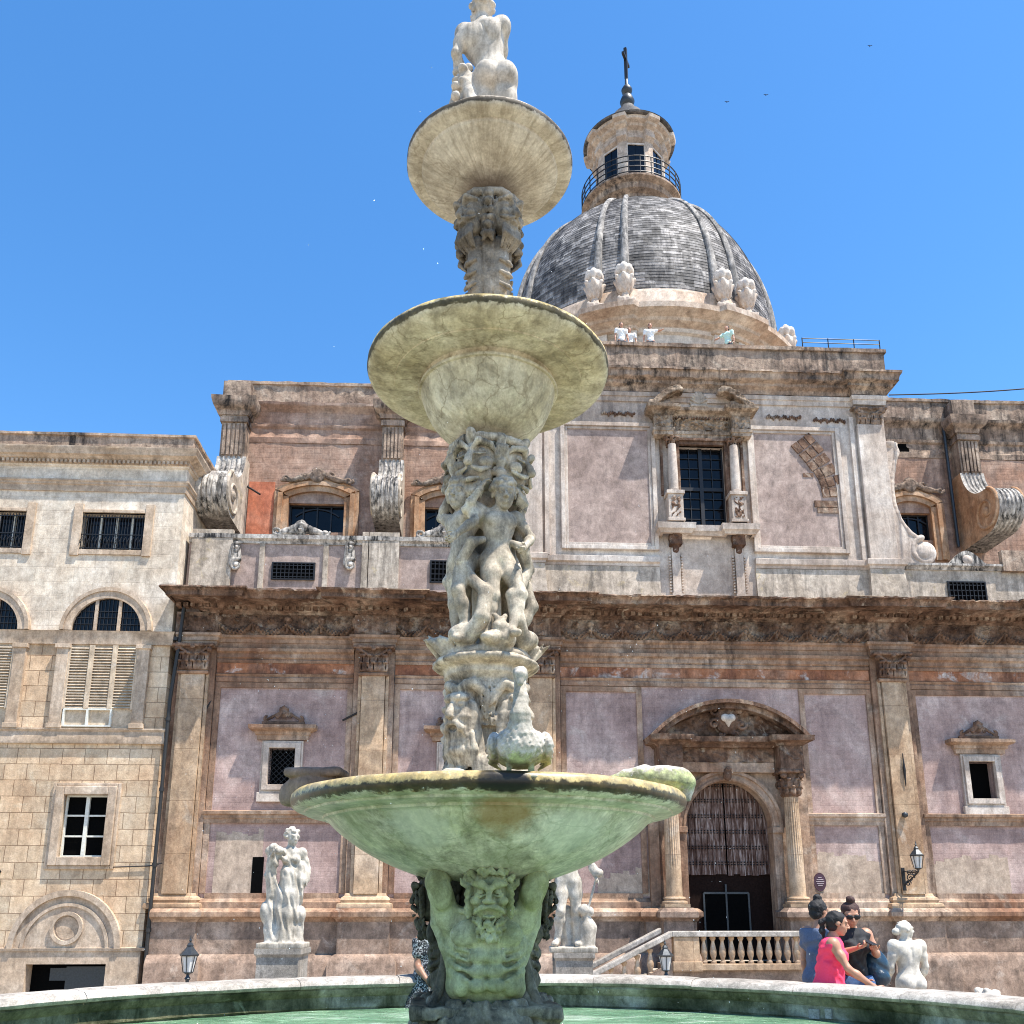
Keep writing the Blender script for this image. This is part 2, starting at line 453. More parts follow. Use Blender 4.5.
def plain(name, col, rough=.6, metal=0.0, grain=.3, sc=20.0, bump=.15, spec=.4, emis=None):
    m, nt, b = new_mat(name); N = NT(nt)
    n = N.noise(N.obj(), sc, 6, .65)
    c = N.mix(grain, col, N.ramp(n, [(.3, .15), (.7, .95)]), 'OVERLAY')
    N.l(c, b.inputs['Base Color']); b.inputs['Roughness'].default_value = rough; b.inputs['Metallic'].default_value = metal
    b.inputs['Specular IOR Level'].default_value = spec
    if bump: N.l(N.bump(n, bump, .01), b.inputs['Normal'])
    return m
M = {}
M['plaster'] = stone('mauve_plaster', [(.31,.22,.205),(.48,.365,.345),(.63,.525,.50)], .45, dark=(.13,.09,.085), dark_amt=.45, streak=.3, mott=.4, pale=(.62,.55,.52), pale_amt=.3, joints=(.42,.14,(.55,.5,.5),.13), bump=.35, bd=.02, grain=.35)
M['plaster_up'] = stone('pink_plaster', [(.33,.26,.235),(.42,.34,.31),(.49,.41,.375)], .6, dark=(.2,.15,.14), dark_amt=.22, streak=.2, bump=.3, grain=.25, seed=2)
M['trim'] = stone('ochre_stone', [(.26,.145,.095),(.43,.30,.215),(.62,.52,.435)], .35, dark=(.07,.045,.035), dark_amt=.6, streak=.55, pale=(.62,.55,.47), pale_amt=.22, bump=.7, bd=.03, seed=1)
M['pilaster'] = stone('pilaster_stone', [(.43,.29,.19),(.58,.44,.31),(.62,.52,.42)], .45, dark=(.14,.09,.065), dark_amt=.4, streak=.4, pale=(.66,.60,.52), pale_amt=.25, bump=.5, bd=.025, seed=3, joints=(3.0,1.5,(.45,.4,.35),.5))
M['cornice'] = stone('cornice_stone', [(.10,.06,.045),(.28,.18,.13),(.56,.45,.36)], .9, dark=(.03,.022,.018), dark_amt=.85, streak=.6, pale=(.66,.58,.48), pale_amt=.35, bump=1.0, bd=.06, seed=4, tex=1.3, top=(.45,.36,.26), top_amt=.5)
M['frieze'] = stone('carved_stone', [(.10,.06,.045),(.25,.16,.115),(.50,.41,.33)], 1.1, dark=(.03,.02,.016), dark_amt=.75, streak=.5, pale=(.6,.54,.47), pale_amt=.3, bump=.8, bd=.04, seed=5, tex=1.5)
M['attic'] = stone('grey_stone', [(.48,.40,.34),(.64,.57,.51),(.80,.76,.72)], .4, dark=(.15,.12,.105), dark_amt=.35, streak=.45, mott=.45, pale=(.68,.63,.58), pale_amt=.3, bump=.5, bd=.025, seed=6)
M['attic_dark'] = stone('blackened_stone', [(.26,.19,.15),(.44,.34,.27),(.58,.48,.39)], .7, dark=(.035,.03,.028), dark_amt=.75, streak=.75, pale=(.66,.58,.49), pale_amt=.25, bump=.8, bd=.04, seed=7, tex=1.2, top=(.06,.055,.05), top_amt=.9)
M['wing'] = stone('wing_plaster', [(.34,.20,.14),(.44,.30,.235),(.54,.42,.35)], .5, dark=(.13,.09,.075), dark_amt=.45, streak=.45, pale=(.55,.45,.39), pale_amt=.25, bump=.5, seed=8, joints=(.6,.2,(.5,.42,.37),.12))
M['red'] = stone('red_plaster', [(.50,.16,.09),(.60,.22,.13),(.66,.30,.2)], 1.2, dark=(.25,.1,.07), dark_amt=.3, streak=.3, bump=.3, seed=9)
M['orange'] = stone('orange_stone', [(.44,.24,.13),(.58,.38,.24),(.66,.50,.37)], .8, dark=(.16,.09,.06), dark_amt=.4, streak=.35, bump=.5, seed=10)
M['white_run'] = stone('limewashed_stone', [(.30,.28,.27),(.55,.53,.50),(.78,.76,.72)], 1.3, dark=(.03,.03,.03), dark_amt=.8, streak=1.0, pale=(.82,.80,.76), pale_amt=.5, bump=.6, seed=11, tex=2.2)
M['buff'] = stone('buff_stone', [(.46,.40,.33),(.56,.50,.43),(.64,.59,.52)], .9, dark=(.10,.085,.07), dark_amt=.5, streak=.6, pale=(.66,.55,.3), pale_amt=.25, bump=.5, seed=12)
M['pal_up'] = stone('cream_render', [(.62,.53,.43),(.74,.67,.58),(.84,.79,.72)], .5, dark=(.33,.27,.21), dark_amt=.25, streak=.35, pale=(.74,.70,.62), pale_amt=.3, bump=.35, seed=13, joints=(1.15,.46,(.72,.68,.62),.4))
M['pal_trim'] = stone('cream_trim', [(.46,.36,.265),(.56,.46,.36),(.63,.55,.46)], .8, dark=(.2,.14,.10), dark_amt=.35, streak=.4, bump=.4, seed=14)
M['ashlar'] = stone('sandstone_blocks', [(.60,.44,.31),(.70,.56,.42),(.78,.68,.56)], .55, dark=(.3,.21,.13), dark_amt=.3, streak=.25, pale=(.66,.61,.5), pale_amt=.3, bump=.6, bd=.03, seed=15, joints=(.63,.46,(.36,.30,.25),.8), mott=.45)
M['plinth'] = stone('plinth_stone', [(.24,.175,.14),(.36,.27,.215),(.46,.37,.31)], .9, dark=(.08,.06,.05), dark_amt=.6, streak=.4, pale=(.52,.44,.38), pale_amt=.3, bump=.7, seed=16, spots=.3)
M['marble'] = stone('white_marble', [(.44,.41,.35),(.60,.57,.51),(.72,.70,.65)], 2.2, dark=(.16,.14,.11), dark_amt=.4, streak=.6, bump=.4, bd=.008, grain=.2, seed=17, rough=.6, tex=3, mott=.55)
M['fig_grey'] = stone('grey_marble', [(.30,.27,.22),(.56,.51,.42),(.78,.73,.62)], 3.6, dark=(.04,.035,.03), dark_amt=.5, streak=.6, pale=(.80,.74,.58), pale_amt=.4, bump=.5, bd=.012, grain=.3, seed=18, rough=.7, tex=3, mott=.5)
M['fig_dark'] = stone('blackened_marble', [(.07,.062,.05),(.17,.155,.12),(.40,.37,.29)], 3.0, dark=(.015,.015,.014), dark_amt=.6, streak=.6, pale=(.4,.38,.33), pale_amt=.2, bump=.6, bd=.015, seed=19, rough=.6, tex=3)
M['fig_green'] = stone('algae_marble', [(.30,.32,.15),(.52,.55,.34),(.68,.70,.52)], 2.6, dark=(.12,.105,.05), dark_amt=.45, streak=.4, pale=(.56,.64,.48), pale_amt=.2, bump=.4, bd=.01, grain=.25, seed=20, rough=.6, tex=3, mott=.5)
M['bowl_low'] = stone('green_bowl_marble', [(.50,.50,.33),(.68,.67,.55),(.82,.80,.70)], 1.7, dark=(.20,.22,.10), dark_amt=.45, streak=.5, pale=(.60,.67,.52), pale_amt=.25, bump=.3, bd=.008, grain=.2, seed=21, rough=.35, tex=2.2, top=(.62,.52,.33), top_amt=.5,
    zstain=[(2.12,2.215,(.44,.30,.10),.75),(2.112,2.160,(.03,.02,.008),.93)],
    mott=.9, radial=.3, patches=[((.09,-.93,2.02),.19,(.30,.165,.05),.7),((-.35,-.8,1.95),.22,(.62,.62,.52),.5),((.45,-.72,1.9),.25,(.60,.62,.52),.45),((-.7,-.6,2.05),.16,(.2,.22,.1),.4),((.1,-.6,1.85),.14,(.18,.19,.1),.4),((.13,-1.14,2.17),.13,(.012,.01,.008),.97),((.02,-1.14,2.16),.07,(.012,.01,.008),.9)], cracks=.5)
M['bowl_mid'] = stone('cream_bowl_marble', [(.50,.45,.31),(.68,.64,.50),(.82,.79,.68)], 1.9, dark=(.17,.13,.07), dark_amt=.45, streak=.3, pale=(.64,.62,.46), pale_amt=.35, bump=.35, bd=.01, grain=.25, seed=22, rough=.6, tex=2.2, top=(.6,.5,.24), top_amt=.7,
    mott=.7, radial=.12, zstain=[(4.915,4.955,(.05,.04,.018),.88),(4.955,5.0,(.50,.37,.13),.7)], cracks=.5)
M['bowl_top'] = stone('grey_bowl_marble', [(.52,.47,.39),(.68,.63,.55),(.82,.78,.71)], 1.9, dark=(.2,.16,.11), dark_amt=.4, streak=.25, pale=(.62,.59,.52), pale_amt=.3, bump=.3, bd=.008, grain=.25, seed=23, rough=.6, tex=2.5,
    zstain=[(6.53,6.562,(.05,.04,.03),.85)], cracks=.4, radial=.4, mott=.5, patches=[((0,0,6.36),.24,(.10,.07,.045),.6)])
M['rim'] = stone('pool_rim_marble', [(.32,.30,.27),(.46,.44,.41),(.58,.56,.53)], 1.2, dark=(.1,.095,.085), dark_amt=.6, streak=.3, bump=.5, bd=.01, grain=.45, seed=24, rough=.7, tex=3)
M['moss'] = stone('mossy_marble', [(.06,.065,.035),(.24,.235,.15),(.58,.56,.47)], 1.2, dark=(.02,.025,.01), dark_amt=.6, streak=.5, pale=(.45,.5,.33), pale_amt=.15, bump=.8, bd=.02, seed=25, tex=2)
M['paving'] = stone('paving_stone', [(.35,.32,.28),(.44,.41,.36),(.5,.47,.42)], .6, dark=(.18,.16,.14), dark_amt=.3, streak=0, bump=.3, seed=26)
M['frieze_pale'] = stone('pale_carved_stone', [(.18,.13,.095),(.44,.35,.27),(.68,.58,.48)], 1.6, dark=(.04,.03,.022), dark_amt=.7, streak=.6, pale=(.7,.62,.5), pale_amt=.4, bump=.9, bd=.04, seed=47, tex=2)
M['tile'] = stone('dome_tile', [(.13,.13,.135),(.27,.27,.275),(.50,.49,.49)], .8, dark=(.03,.03,.034), dark_amt=.6, streak=.6, pale=(.66,.65,.63), pale_amt=.3, bump=.5, bd=.03, seed=27, tex=1.6, rough=.6)
def add_tone(m, amt):
    nt = m.node_tree; N = NT(nt); b = nt.nodes['Principled BSDF']; l = b.inputs['Base Color'].links[0]; src = l.from_socket
    a = N.n('ShaderNodeAttribute'); a.attribute_name = 'tone'
    N.l(N.mix(amt, src, N.ramp(a.outputs['Fac'], [(0.0, .3), (.5, .85), (1.0, 1.5)]), 'MULTIPLY'), b.inputs['Base Color'])
add_tone(M['tile'], .8)
M['rib'] = stone('dome_rib', [(.22,.22,.22),(.40,.395,.39),(.62,.61,.59)], 1.5, dark=(.07,.07,.07), dark_amt=.6, streak=.8, bump=.5, seed=28, tex=2)
M['drum'] = stone('drum_stone', [(.46,.35,.27),(.60,.51,.43),(.72,.65,.58)], .5, dark=(.22,.14,.1), dark_amt=.3, streak=.4, pale=(.70,.62,.54), pale_amt=.3, bump=.4, seed=29)
M['drum_pale'] = stone('drum_plaster', [(.62,.56,.52),(.70,.65,.60),(.74,.70,.66)], .5, dark=(.3,.24,.2), dark_amt=.25, streak=.3, bump=.3, seed=30)
M['black'] = plain('black_iron', (.018,.018,.02), .5, .3)
M['dark'] = plain('dark_interior', (.004,.004,.004), 1.0, bump=0, spec=0.0)
M['darkwood'] = plain('dark_door_wood', (.016,.009,.007), .8, grain=.5, spec=.05)
M['pipe'] = plain('drainpipe_paint', (.02,.018,.017), .5)
M['whitepaint'] = plain('white_window_paint', (.62,.60,.52), .6)
M['cream_shutter'] = stone('shutter_paint', [(.50,.42,.32),(.58,.49,.38),(.63,.56,.46)], 1.2, dark=(.3,.23,.16), dark_amt=.25, streak=.3, pale=(.75,.73,.68), pale_amt=.12, bump=.2, seed=31)
M['bluish'] = plain('lamp_metal', (.045,.05,.055), .45, .5)
M['lant_stone'] = stone('lantern_stone', [(.46,.38,.32),(.58,.50,.43),(.66,.60,.53)], .8, dark=(.2,.14,.11), dark_amt=.5, streak=.5, bump=.5, seed=46)
M['lampglass'] = plain('frosted_lamp_glass', (.62,.61,.58), .25, grain=.1, bump=0, spec=.5)
def glass_mat():
    m, nt, b = new_mat('dark_window_glass'); N = NT(nt)
    n = N.noise(N.obj(), 1.3, 3)
    N.l(N.ramp(n, [(.4,(.003,.003,.004)),(.7,(.006,.008,.012))]), b.inputs['Base Color'])
    b.inputs['Roughness'].default_value = .12; b.inputs['Specular IOR Level'].default_value = .22
    N.l(N.bump(N.noise(N.obj(), 2.0, 2), .08, .05), b.inputs['Normal'])
    return m
M['glass'] = glass_mat()
def wood_mat():
    m, nt, b = new_mat('weathered_planks'); N = NT(nt)
    g = N.noise(N.mapped(scale=(9,9,.8)), 2.0, 9, .75)
    c = N.ramp(g, [(.36,(.03,.014,.010)),(.5,(.125,.075,.058)),(.64,(.38,.30,.265))])
    N.l(c, b.inputs['Base Color']); b.inputs['Roughness'].default_value = .9; b.inputs['Specular IOR Level'].default_value = .05
    N.l(N.bump(g, .6, .02), b.inputs['Normal']); return m
M['planks'] = wood_mat()
def water_mat():
    m, nt, b = new_mat('green_water'); N = NT(nt)
    v = N.mapped(scale=(.6,1.6,1))
    n1 = N.noise(v, 2.2, 6, .6, .8); n2 = N.noise(v, 9, 5, .6, 1.2)
    c = N.ramp(n1, [(.35,(.11,.225,.12)),(.55,(.22,.37,.22)),(.66,(.50,.60,.46))])
    N.l(c, b.inputs['Base Color']); b.inputs['Roughness'].default_value = .08; b.inputs['IOR'].default_value = 1.33
    N.l(N.bump(N.math('ADD', n1, N.math('MULTIPLY', n2, .8)), 1.0, .12), b.inputs['Normal']); return m
M['water'] = water_mat()
def drop_mat():
    m, nt, b = new_mat('water_drops'); b.inputs['Base Color'].default_value = (.9,.93,.95,1); b.inputs['Roughness'].default_value = .15
    N = NT(nt); N.l(N.ramp(N.noise(N.obj(), 5), [(.3,(.8,.85,.9)),(.7,(.95,.97,1.0))]), b.inputs['Base Color']); return m
M['drop'] = drop_mat()
# ------------------------------------------------------------------ ornaments
def swags(x0, period=1.0, zc=9.8, amp=.07):
    def fn(X, Z):
        t = ((X-x0)/period) % 1.0; u = (t-.5)*2          # -1..1 in one swag
        zz = (Z-zc)
        sag = zc - .17 + .30*(u**2) - .12                 # garland centre line
        th = .075+.075*(1-np.abs(u))
        g = np.clip(1-((Z-sag)/th)**2, 0, 1)**.5
        g *= .8+.35*np.sin(X*58)*np.sin(Z*46+X*9)
        ro = np.clip(1-((u*period/2)**2+(zz-.12)**2)/.012, 0, 1)**.5*(.8+.3*np.sin(np.arctan2(zz-.12, u)*6))
        kn = np.clip(1-(((np.abs(u)-1)*period/2)**2+(zz-.14)**2)/.014, 0, 1)**.5
        tail = np.clip(1-((np.abs(u)-1)*period/2/.045)**2, 0, 1)*(zz < .1)*(zz > -.26)*.8
        n = .12*np.sin(X*31+Z*17)*np.sin(Z*39-X*11)
        return amp*np.maximum(np.maximum(g, ro), np.maximum(kn, tail)) + amp*n
    return fn
def foliage_relief(sx, sz, amp, seed=0):
    def fn(X, Z):
        a = np.sin(X*sx+1.7*np.sin(Z*sz*.6+seed))*np.cos(Z*sz+1.9*np.sin(X*sx*.45+seed*2))
        b = np.sin(X*sx*2.3+seed+1.3*np.sin(Z*sz*1.7))*np.sin(Z*sz*2.1+X*sx*.6)
        return amp*(np.clip(a*.8+.45*b, -.4, 1))
    return fn
def egg_dart(px_, zc, hz, amp):
    def fn(X, Z):
        t = ((X/px_) % 1)-.5
        return amp*np.clip(1-(t/.38)**2-((Z-zc)/hz)**2, 0, 1)**.5
    return fn

def capital_mesh(w, h, d, vs=.022, seed=0):
    """acanthus capital, centred in x, back at y=0, z 0..h"""
    S = Sdf((-w*.72,-d*2.1,-.06), (w*.72,.08,h+.06), vs)
    S.box((0,-d*.45,h*.5), (w*.42,d*.5,h*.5), rad=.02)
    S.box((0,-d*.75,h*.94), (w*.62,d*.85,h*.06), rad=.015)
    for row, (zc, n, rr) in enumerate(((h*.2, 5, .11),(h*.48, 4, .12))):
        for i in range(n):
            x = (-.5+(i+.5)/n)*w*.9
            S.ell((x,-d*.95,zc), (w*.5/n*.85, .05, h*.17), k=.01)
            S.ell((x,-d*1.15,zc+h*.14), (w*.5/n*.8, .06, .045), k=.01)
            S.ell((x,-d*1.15,zc-.02), (.012,.12,h*.14), k=.0, op='s')
    for sx in (-1,1):
        S.ell((sx*w*.47,-d*1.2,h*.78), (.075,.09,.085), k=.01)
        S.ell((sx*w*.47,-d*1.2-.09,h*.78), (.03,.03,.03), k=.005)
        S.cap((sx*w*.12,-d*1.05,h*.6), (sx*w*.4,-d*1.2,h*.84), .035, .05, k=.01)
    S.ell((0,-d*1.5,h*.86), (.07,.05,.07), k=.01)
    S.rough(.008, 30, seed)
    return S.mesh('capital')
def scroll_sdf(S, c, r, turns=1.6, thick=.05, dy=.08, rot0=0, flip=1):
    """spiral volute in the x-z plane"""
    n = int(26*turns); p = None
    for i in range(n+1):
        t = i/n; a = rot0+flip*2*math.pi*turns*t; rr = r*(1-t*.86)
        q = (c[0]+rr*math.cos(a), c[1], c[2]+rr*math.sin(a))
        if p is not None: S.cap(p, q, thick*(1-.45*t), k=.008)
        p = q
    S.ell(c, (thick*1.1,dy,thick*1.1), k=.01)

CH = empty('church', (OF[0], OF[1], 0), AF)
tag(CH, 'baroque church with mauve plaster front, dark carved cornice and tall grey dome behind the fountain', 'church')
WA = .25                    # attic wall plane
WW = 3.0                    # set-back wing plane
ZC, FR1, FR0, AR0, CP0, NK0 = 10.62, 10.14, 9.47, 9.12, 8.34, 8.08
ST1, ST0, PB1, PC1, PC0, BM = 4.23, 3.90, 1.80, 1.50, 1.16, .15
GZ = -1.0
uL = fu(164, 850, 0); uR = fu(1150, 770, 0)
P1, P2, P3, P4 = fu(187.5,770), fu(371,770), fu(540.5,770), fu(897.5,770)
P5 = P4 + (P2-P1)*1.02
UD = fu(726, 800, 0)         # portal axis
door_hw = 1.28
# ---- lower wall with openings left as recesses
mb = MB()
dz1 = fz(726,782,0); spring = fz(726,828,0); door_z0 = .06
win = []                     # (uc, half width, z0, z1)
def wbay(px0, px1, py0, py1): return ((fu(px0,(py0+py1)/2)+fu(px1,(py0+py1)/2))/2, (fu(px1,(py0+py1)/2)-fu(px0,(py0+py1)/2))/2, fz((px0+px1)/2,py1), fz((px0+px1)/2,py0))
w1 = wbay(268.7,295,748.5,785); w3 = wbay(968.7,994.7,762,799)
w2 = ((P2+P3)/2+.02, w1[1], w1[2], w1[3])
slit = (fu(257,880), .16, fz(257,903), fz(257,857))
def wall_with_holes(mb, u0, u1, z0, z1, holes, y0, y1):
    hs = sorted(holes); x = u0
    for (uc, hw, a, b) in hs:
        mb.box(x, uc-hw, y0, y1, z0, z1); mb.box(uc-hw, uc+hw, y0, y1, z0, a); mb.box(uc-hw, uc+hw, y0, y1, b, z1); x = uc+hw
    mb.box(x, u1, y0, y1, z0, z1)
wall_with_holes(mb, uL, UD-door_hw-.4, GZ, ZC-.1, [w1, (slit[0],slit[1],slit[2],slit[3])][0:1]+[w2], 0, .6)
wall_with_holes(mb, UD+door_hw+.4, uR, GZ, ZC-.1, [w3], 0, .6)
mb.box(UD-door_hw-.4, UD+door_hw+.4, 0, .6, dz1+.2, ZC-.1)
mb.build('wall', M['plaster'], CH)
b = MB(); b.box(uL+.05, uR-.05, 1.4, 3, GZ, ZC-.2); b.box(uL, uL+.3, .6, 3, GZ, ZC-.2); b.build('inner_wall', M['dark'], CH)
mb = MB(); mb.box(slit[0]-slit[1], slit[0]+slit[1], -.012, .02, slit[2], slit[3]); mb.build('slit_opening', M['dark'], CH)
# ---- borders of the plaster panels
bays = [(P1,P2),(P2,P3),(P3,UD-door_hw-1.15),(UD+door_hw+1.15,P4),(P4,P5)]
for i, (a, c) in enumerate(bays):
    t = MB()
    la = a+.62 if i not in (3,) else a
    rc = c-.62 if i not in (2,) else c
    e = .16
    for z0, z1 in ((ST1, NK0-.05), (PB1+.12, ST0)):
        t.box(la, la+e, -.05, .01, z0, z1); t.box(rc-e, rc, -.05, .01, z0, z1)
    t.box(la+e, rc-e, -.052, .01, NK0-.2, NK0-.05); t.box(la+e, rc-e, -.052, .01, PB1-.02, PB1+.12); t.build('panel_border', M['trim'], CH)
# ---- string course
def gaps(segs, z0, z1, prof, name, mat, jit=0, step=.5):
    for a, c in segs:
        m = MB(); m.moulding(prof, [(a,0),(c,0)], step=step, jit=jit); m.build(name, mat, CH, smooth=30)
segs = [(P1+.58,P2-.58),(P2+.58,P3-.58),(P3+.58,UD-door_hw-1.1),(UD+door_hw+1.1,P4-.58),(P4+.58,uR)]
gaps(segs, 0, 0, [(0,ST0-.02),(.07,ST0-.02),(.09,ST0+.1),(.12,ST0+.12),(.13,ST0+.2),(.19,ST0+.23),(.2,ST1-.02),(0,ST1+.02)], 'string_course', M['trim'], .012, .25)
# ---- repaired plaster with stepped edges; the left-bay sheet is sunlight painted in beige
M['repair_and_sun'] = stone('beige_repair_and_sunlight', [(.42,.34,.28),(.52,.43,.35),(.6,.52,.44)], .8, dark=(.2,.15,.12), dark_amt=.35, streak=.25, bump=.3, seed=50)
for (x0,x1,y0,y1,st) in ((598,655,872,897,1),(812,884,856,897,-1),(214,262,832,897,0),(928,1010,858,897,1)):
    a, c = fu(x0,(y0+y1)/2,0), fu(x1,(y0+y1)/2,0); zb, zt_ = fz((x0+x1)/2,y1,0)+.02, fz((x0+x1)/2,y0,0); pts = [(a,zb),(c,zb)]
    n_ = 9; rr_ = random.Random(x0)
    tops = [zt_+st*.28*(i/n_)-.14*st+rr_.uniform(-.1,.08) for i in range(n_)]
    for i in range(n_-1,-1,-1):
        xa, xb = a+(c-a)*i/n_, a+(c-a)*(i+1)/n_; pts += [(xb-.004,tops[i]),(xa+.004,tops[i]+rr_.uniform(-.05,.05))]
    m = MB(); m.prism(pts, -.006, .004); m.build('repair_and_sunlit_patch', M['repair_and_sun'], CH)
# ---- plinth with ressauts under each pilaster
def ressaut_path(off, half, extra, u0, u1, centres, lead=0.0):
    p = [(u0, -off)]
    for c in centres:
        if c-half > u0+.01: p += [(c-half, -off), (c-half, -off-extra)]
        else: p[-1] = (u0, -off-extra)
        p += [(c+half, -off-extra), (c+half, -off)]
    p.append((u1, -off)); return p
PL = [P1,P2,P3,P4,P5]
PLd = [P1,P2,P3,UD-door_hw-.85,UD+door_hw+.85,P4,P5]
m = MB()
def plinth_side(u0, u1, cs, e0=True):
    pth = ressaut_path(.25, .72, .18, u0, u1, cs)
    m.moulding([(-.3,GZ),(.22,GZ),(.22,BM-.1),(.2,BM-.06),(.16,BM+.02),(.12,BM+.06),(.05,BM+.12),(0,BM+.13),(0,PC0-.02),(-.3,PC0-.02)], pth, step=.4, jit=.012)
plinth_side(uL-.05, UD-door_hw-.05, [P1,P2,P3,UD-door_hw-.6]); plinth_side(UD+door_hw+.05, uR, [UD+door_hw+.6,P4,P5])
m.build('plinth', M['plinth'], CH, smooth=30)
m = MB()
for (u0,u1,cs) in ((uL-.05, UD-door_hw-.05, [P1,P2,P3,UD-door_hw-.6]), (UD+door_hw+.05, uR, [UD+door_hw+.6,P4,P5])):
    pth = ressaut_path(.25, .74, .18, u0, u1, cs)
    m.moulding([(-.3,PC0-.02),(.01,PC0-.02),(.05,PC0+.05),(.12,PC0+.10),(.15,PC0+.12),(.15,PC0+.24),(.08,PC0+.3),(.02,PC0+.34),(-.3,PC0+.36)], pth, step=.35, jit=.012)
m.build('plinth_cap', M['trim'], CH, smooth=30)
m = MB()
for (u0,u1) in ((uL, UD-door_hw-1.1), (UD+door_hw+1.1, uR)):
    m.moulding([(0,PC1+.01),(.16,PC1+.01),(.16,PC1+.17),(.1,PC1+.2),(.06,PC1+.27),(0,PB1)], [(u0,0),(u1,0)], step=.4, jit=.01)
m.build('base_band', M['trim'], CH, smooth=30)
# ---- giant pilasters
cap1 = capital_mesh(1.0, AR0-CP0, .26, .024, 1)
def pilaster(uc, sw=.34):
    b = MB()
    b.box(uc-sw-.26, uc+sw+.26, -.13, .02, PB1, AR0+.0)
    o = b.build('pilaster', M['trim'], CH)
    s = MB(); s.box(uc-sw, uc+sw, -.28, -.125, PB1+.1, CP0+.02)
    for sx in (-1,1): s.box(uc+sx*(sw+.02), uc+sx*(sw+.11), -.2, -.125, PB1+.1, CP0-.04)
    s.build('shaft', M['pilaster'], o)
    f = MB(); f.moulding([(0,PC1-.02),(.2,PC1-.02),(.22,PC1+.05),(.2,PC1+.13),(.1,PC1+.16),(.13,PC1+.23),(.1,PC1+.3),(.03,PC1+.34),(0,PB1+.12)], [(uc-sw-.22,.1),(uc-sw-.22,-.2),(uc+sw+.22,-.2),(uc+sw+.22,.1)], step=.5, jit=.01)
    f.build('base', M['pilaster'], o, smooth=30)
    c = link_mesh('capital', cap1, M['frieze'], o, (uc, -.12, CP0))
    n = MB(); n.moulding([(0,CP0-.12),(.05,CP0-.1),(.07,CP0-.05),(.03,CP0),(0,CP0+.01)], [(uc-sw-.05,0),(uc-sw-.05,-.285),(uc+sw+.05,-.285),(uc+sw+.05,0)], step=1); n.build('necking', M['trim'], o, smooth=30)
for p in PL: pilaster(p)
# ---- entablature
hb = .62
def seg_between(off):
    out = []; x = uL-.05
    for p in PL: out.append((x, p-hb)); x = p+hb
    out.append((x, uR)); return [s_ for s_ in out if s_[1]-s_[0] > .1]
m = MB()
for a, c in seg_between(0):
    m.moulding([(0,NK0-.02),(.06,NK0-.02),(.08,NK0+.1),(.05,NK0+.14),(.1,NK0+.2),(.1,CP0-.04),(0,CP0-.02)], [(a,0),(c,0)], step=.3, jit=.02)
m.build('necking_band', M['trim'], CH, smooth=30)
M['band_plaster'] = stone('red_brown_band', [(.22,.09,.06),(.44,.20,.11),(.54,.34,.24)], .55, dark=(.06,.035,.03), dark_amt=.5, streak=.45, pale=(.74,.72,.70), pale_amt=.5, bump=.6, bd=.03, seed=33)
m = MB()
for a, c in seg_between(0):
    m.box(a, c, -.045, .01, CP0-.02, CP0+.3)
m.build('plaster_band', M['band_plaster'], CH)
m = MB()
for a, c in seg_between(0):
    m.moulding([(0,CP0+.3),(.08,CP0+.3),(.1,CP0+.38),(.07,CP0+.42),(.12,CP0+.46),(.12,CP0+.58),(.2,CP0+.63),(.22,AR0-.06),(0,AR0-.04)], [(a,0),(c,0)], step=.3, jit=.025)
m.build('fascia', M['trim'], CH, smooth=30)
pth = ressaut_path(.1, hb, .2, uL-.1, uR, PL)
m = MB(); m.moulding([(-.3,AR0-.03),(.0,AR0-.03),(.02,AR0+.12),(.05,AR0+.13),(.06,AR0+.24),(.12,AR0+.28),(.13,FR0),(-.3,FR0+.01)], pth, step=.3, jit=.02)
m.build('architrave', M['trim'], CH, smooth=30)
m = MB(); y = -.14
xs = seg_between(0)
for a, c in xs:
    m.relief(a, c, FR0, FR1, y, swags((a+c)/2, (c-a)/max(1, round((c-a)/1.0)), (FR0+FR1)/2+.02, .19), .026)
for p in PL:
    m.box(p-hb+.0, p+hb, -.3, 0, FR0, FR1)
    m.relief(p-hb+.1, p+hb-.1, FR0+.08, FR1-.08, -.301, foliage_relief(14, 11, .09, p), .026)
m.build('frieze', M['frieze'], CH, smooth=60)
pth = ressaut_path(.16, hb+.02, .2, uL+.62, uR, PL)
m = MB()
m.moulding([(-.4,FR1-.01),(.02,FR1-.01),(.06,FR1+.05),(.14,FR1+.07),(.16,FR1+.15),(.3,FR1+.2),(.34,FR1+.22),(.36,FR1+.25),(.80,FR1+.26),(.82,FR1+.23),(.86,FR1+.23),(.88,FR1+.36),(.94,FR1+.4),(.99,FR1+.46),(1.02,FR1+.47),(1.02,ZC-.06),(.95,ZC-.03),(.5,ZC+.02),(-.4,ZC+.06)], [(uL+.62,.6)]+pth, step=.11, jit=.085)
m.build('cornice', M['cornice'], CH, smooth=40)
m = MB(); x = uL-.1
while x < uR:
    ex = .2 if any(abs(x-p) < hb for p in PL) else 0
    if random.random() < .93: m.box(x, x+.13, -.42-ex, -.14-ex, FR1+.085+random.uniform(-.01,.01), FR1+.20)
    x += .21
m.build('dentil_course', M['frieze'], CH)

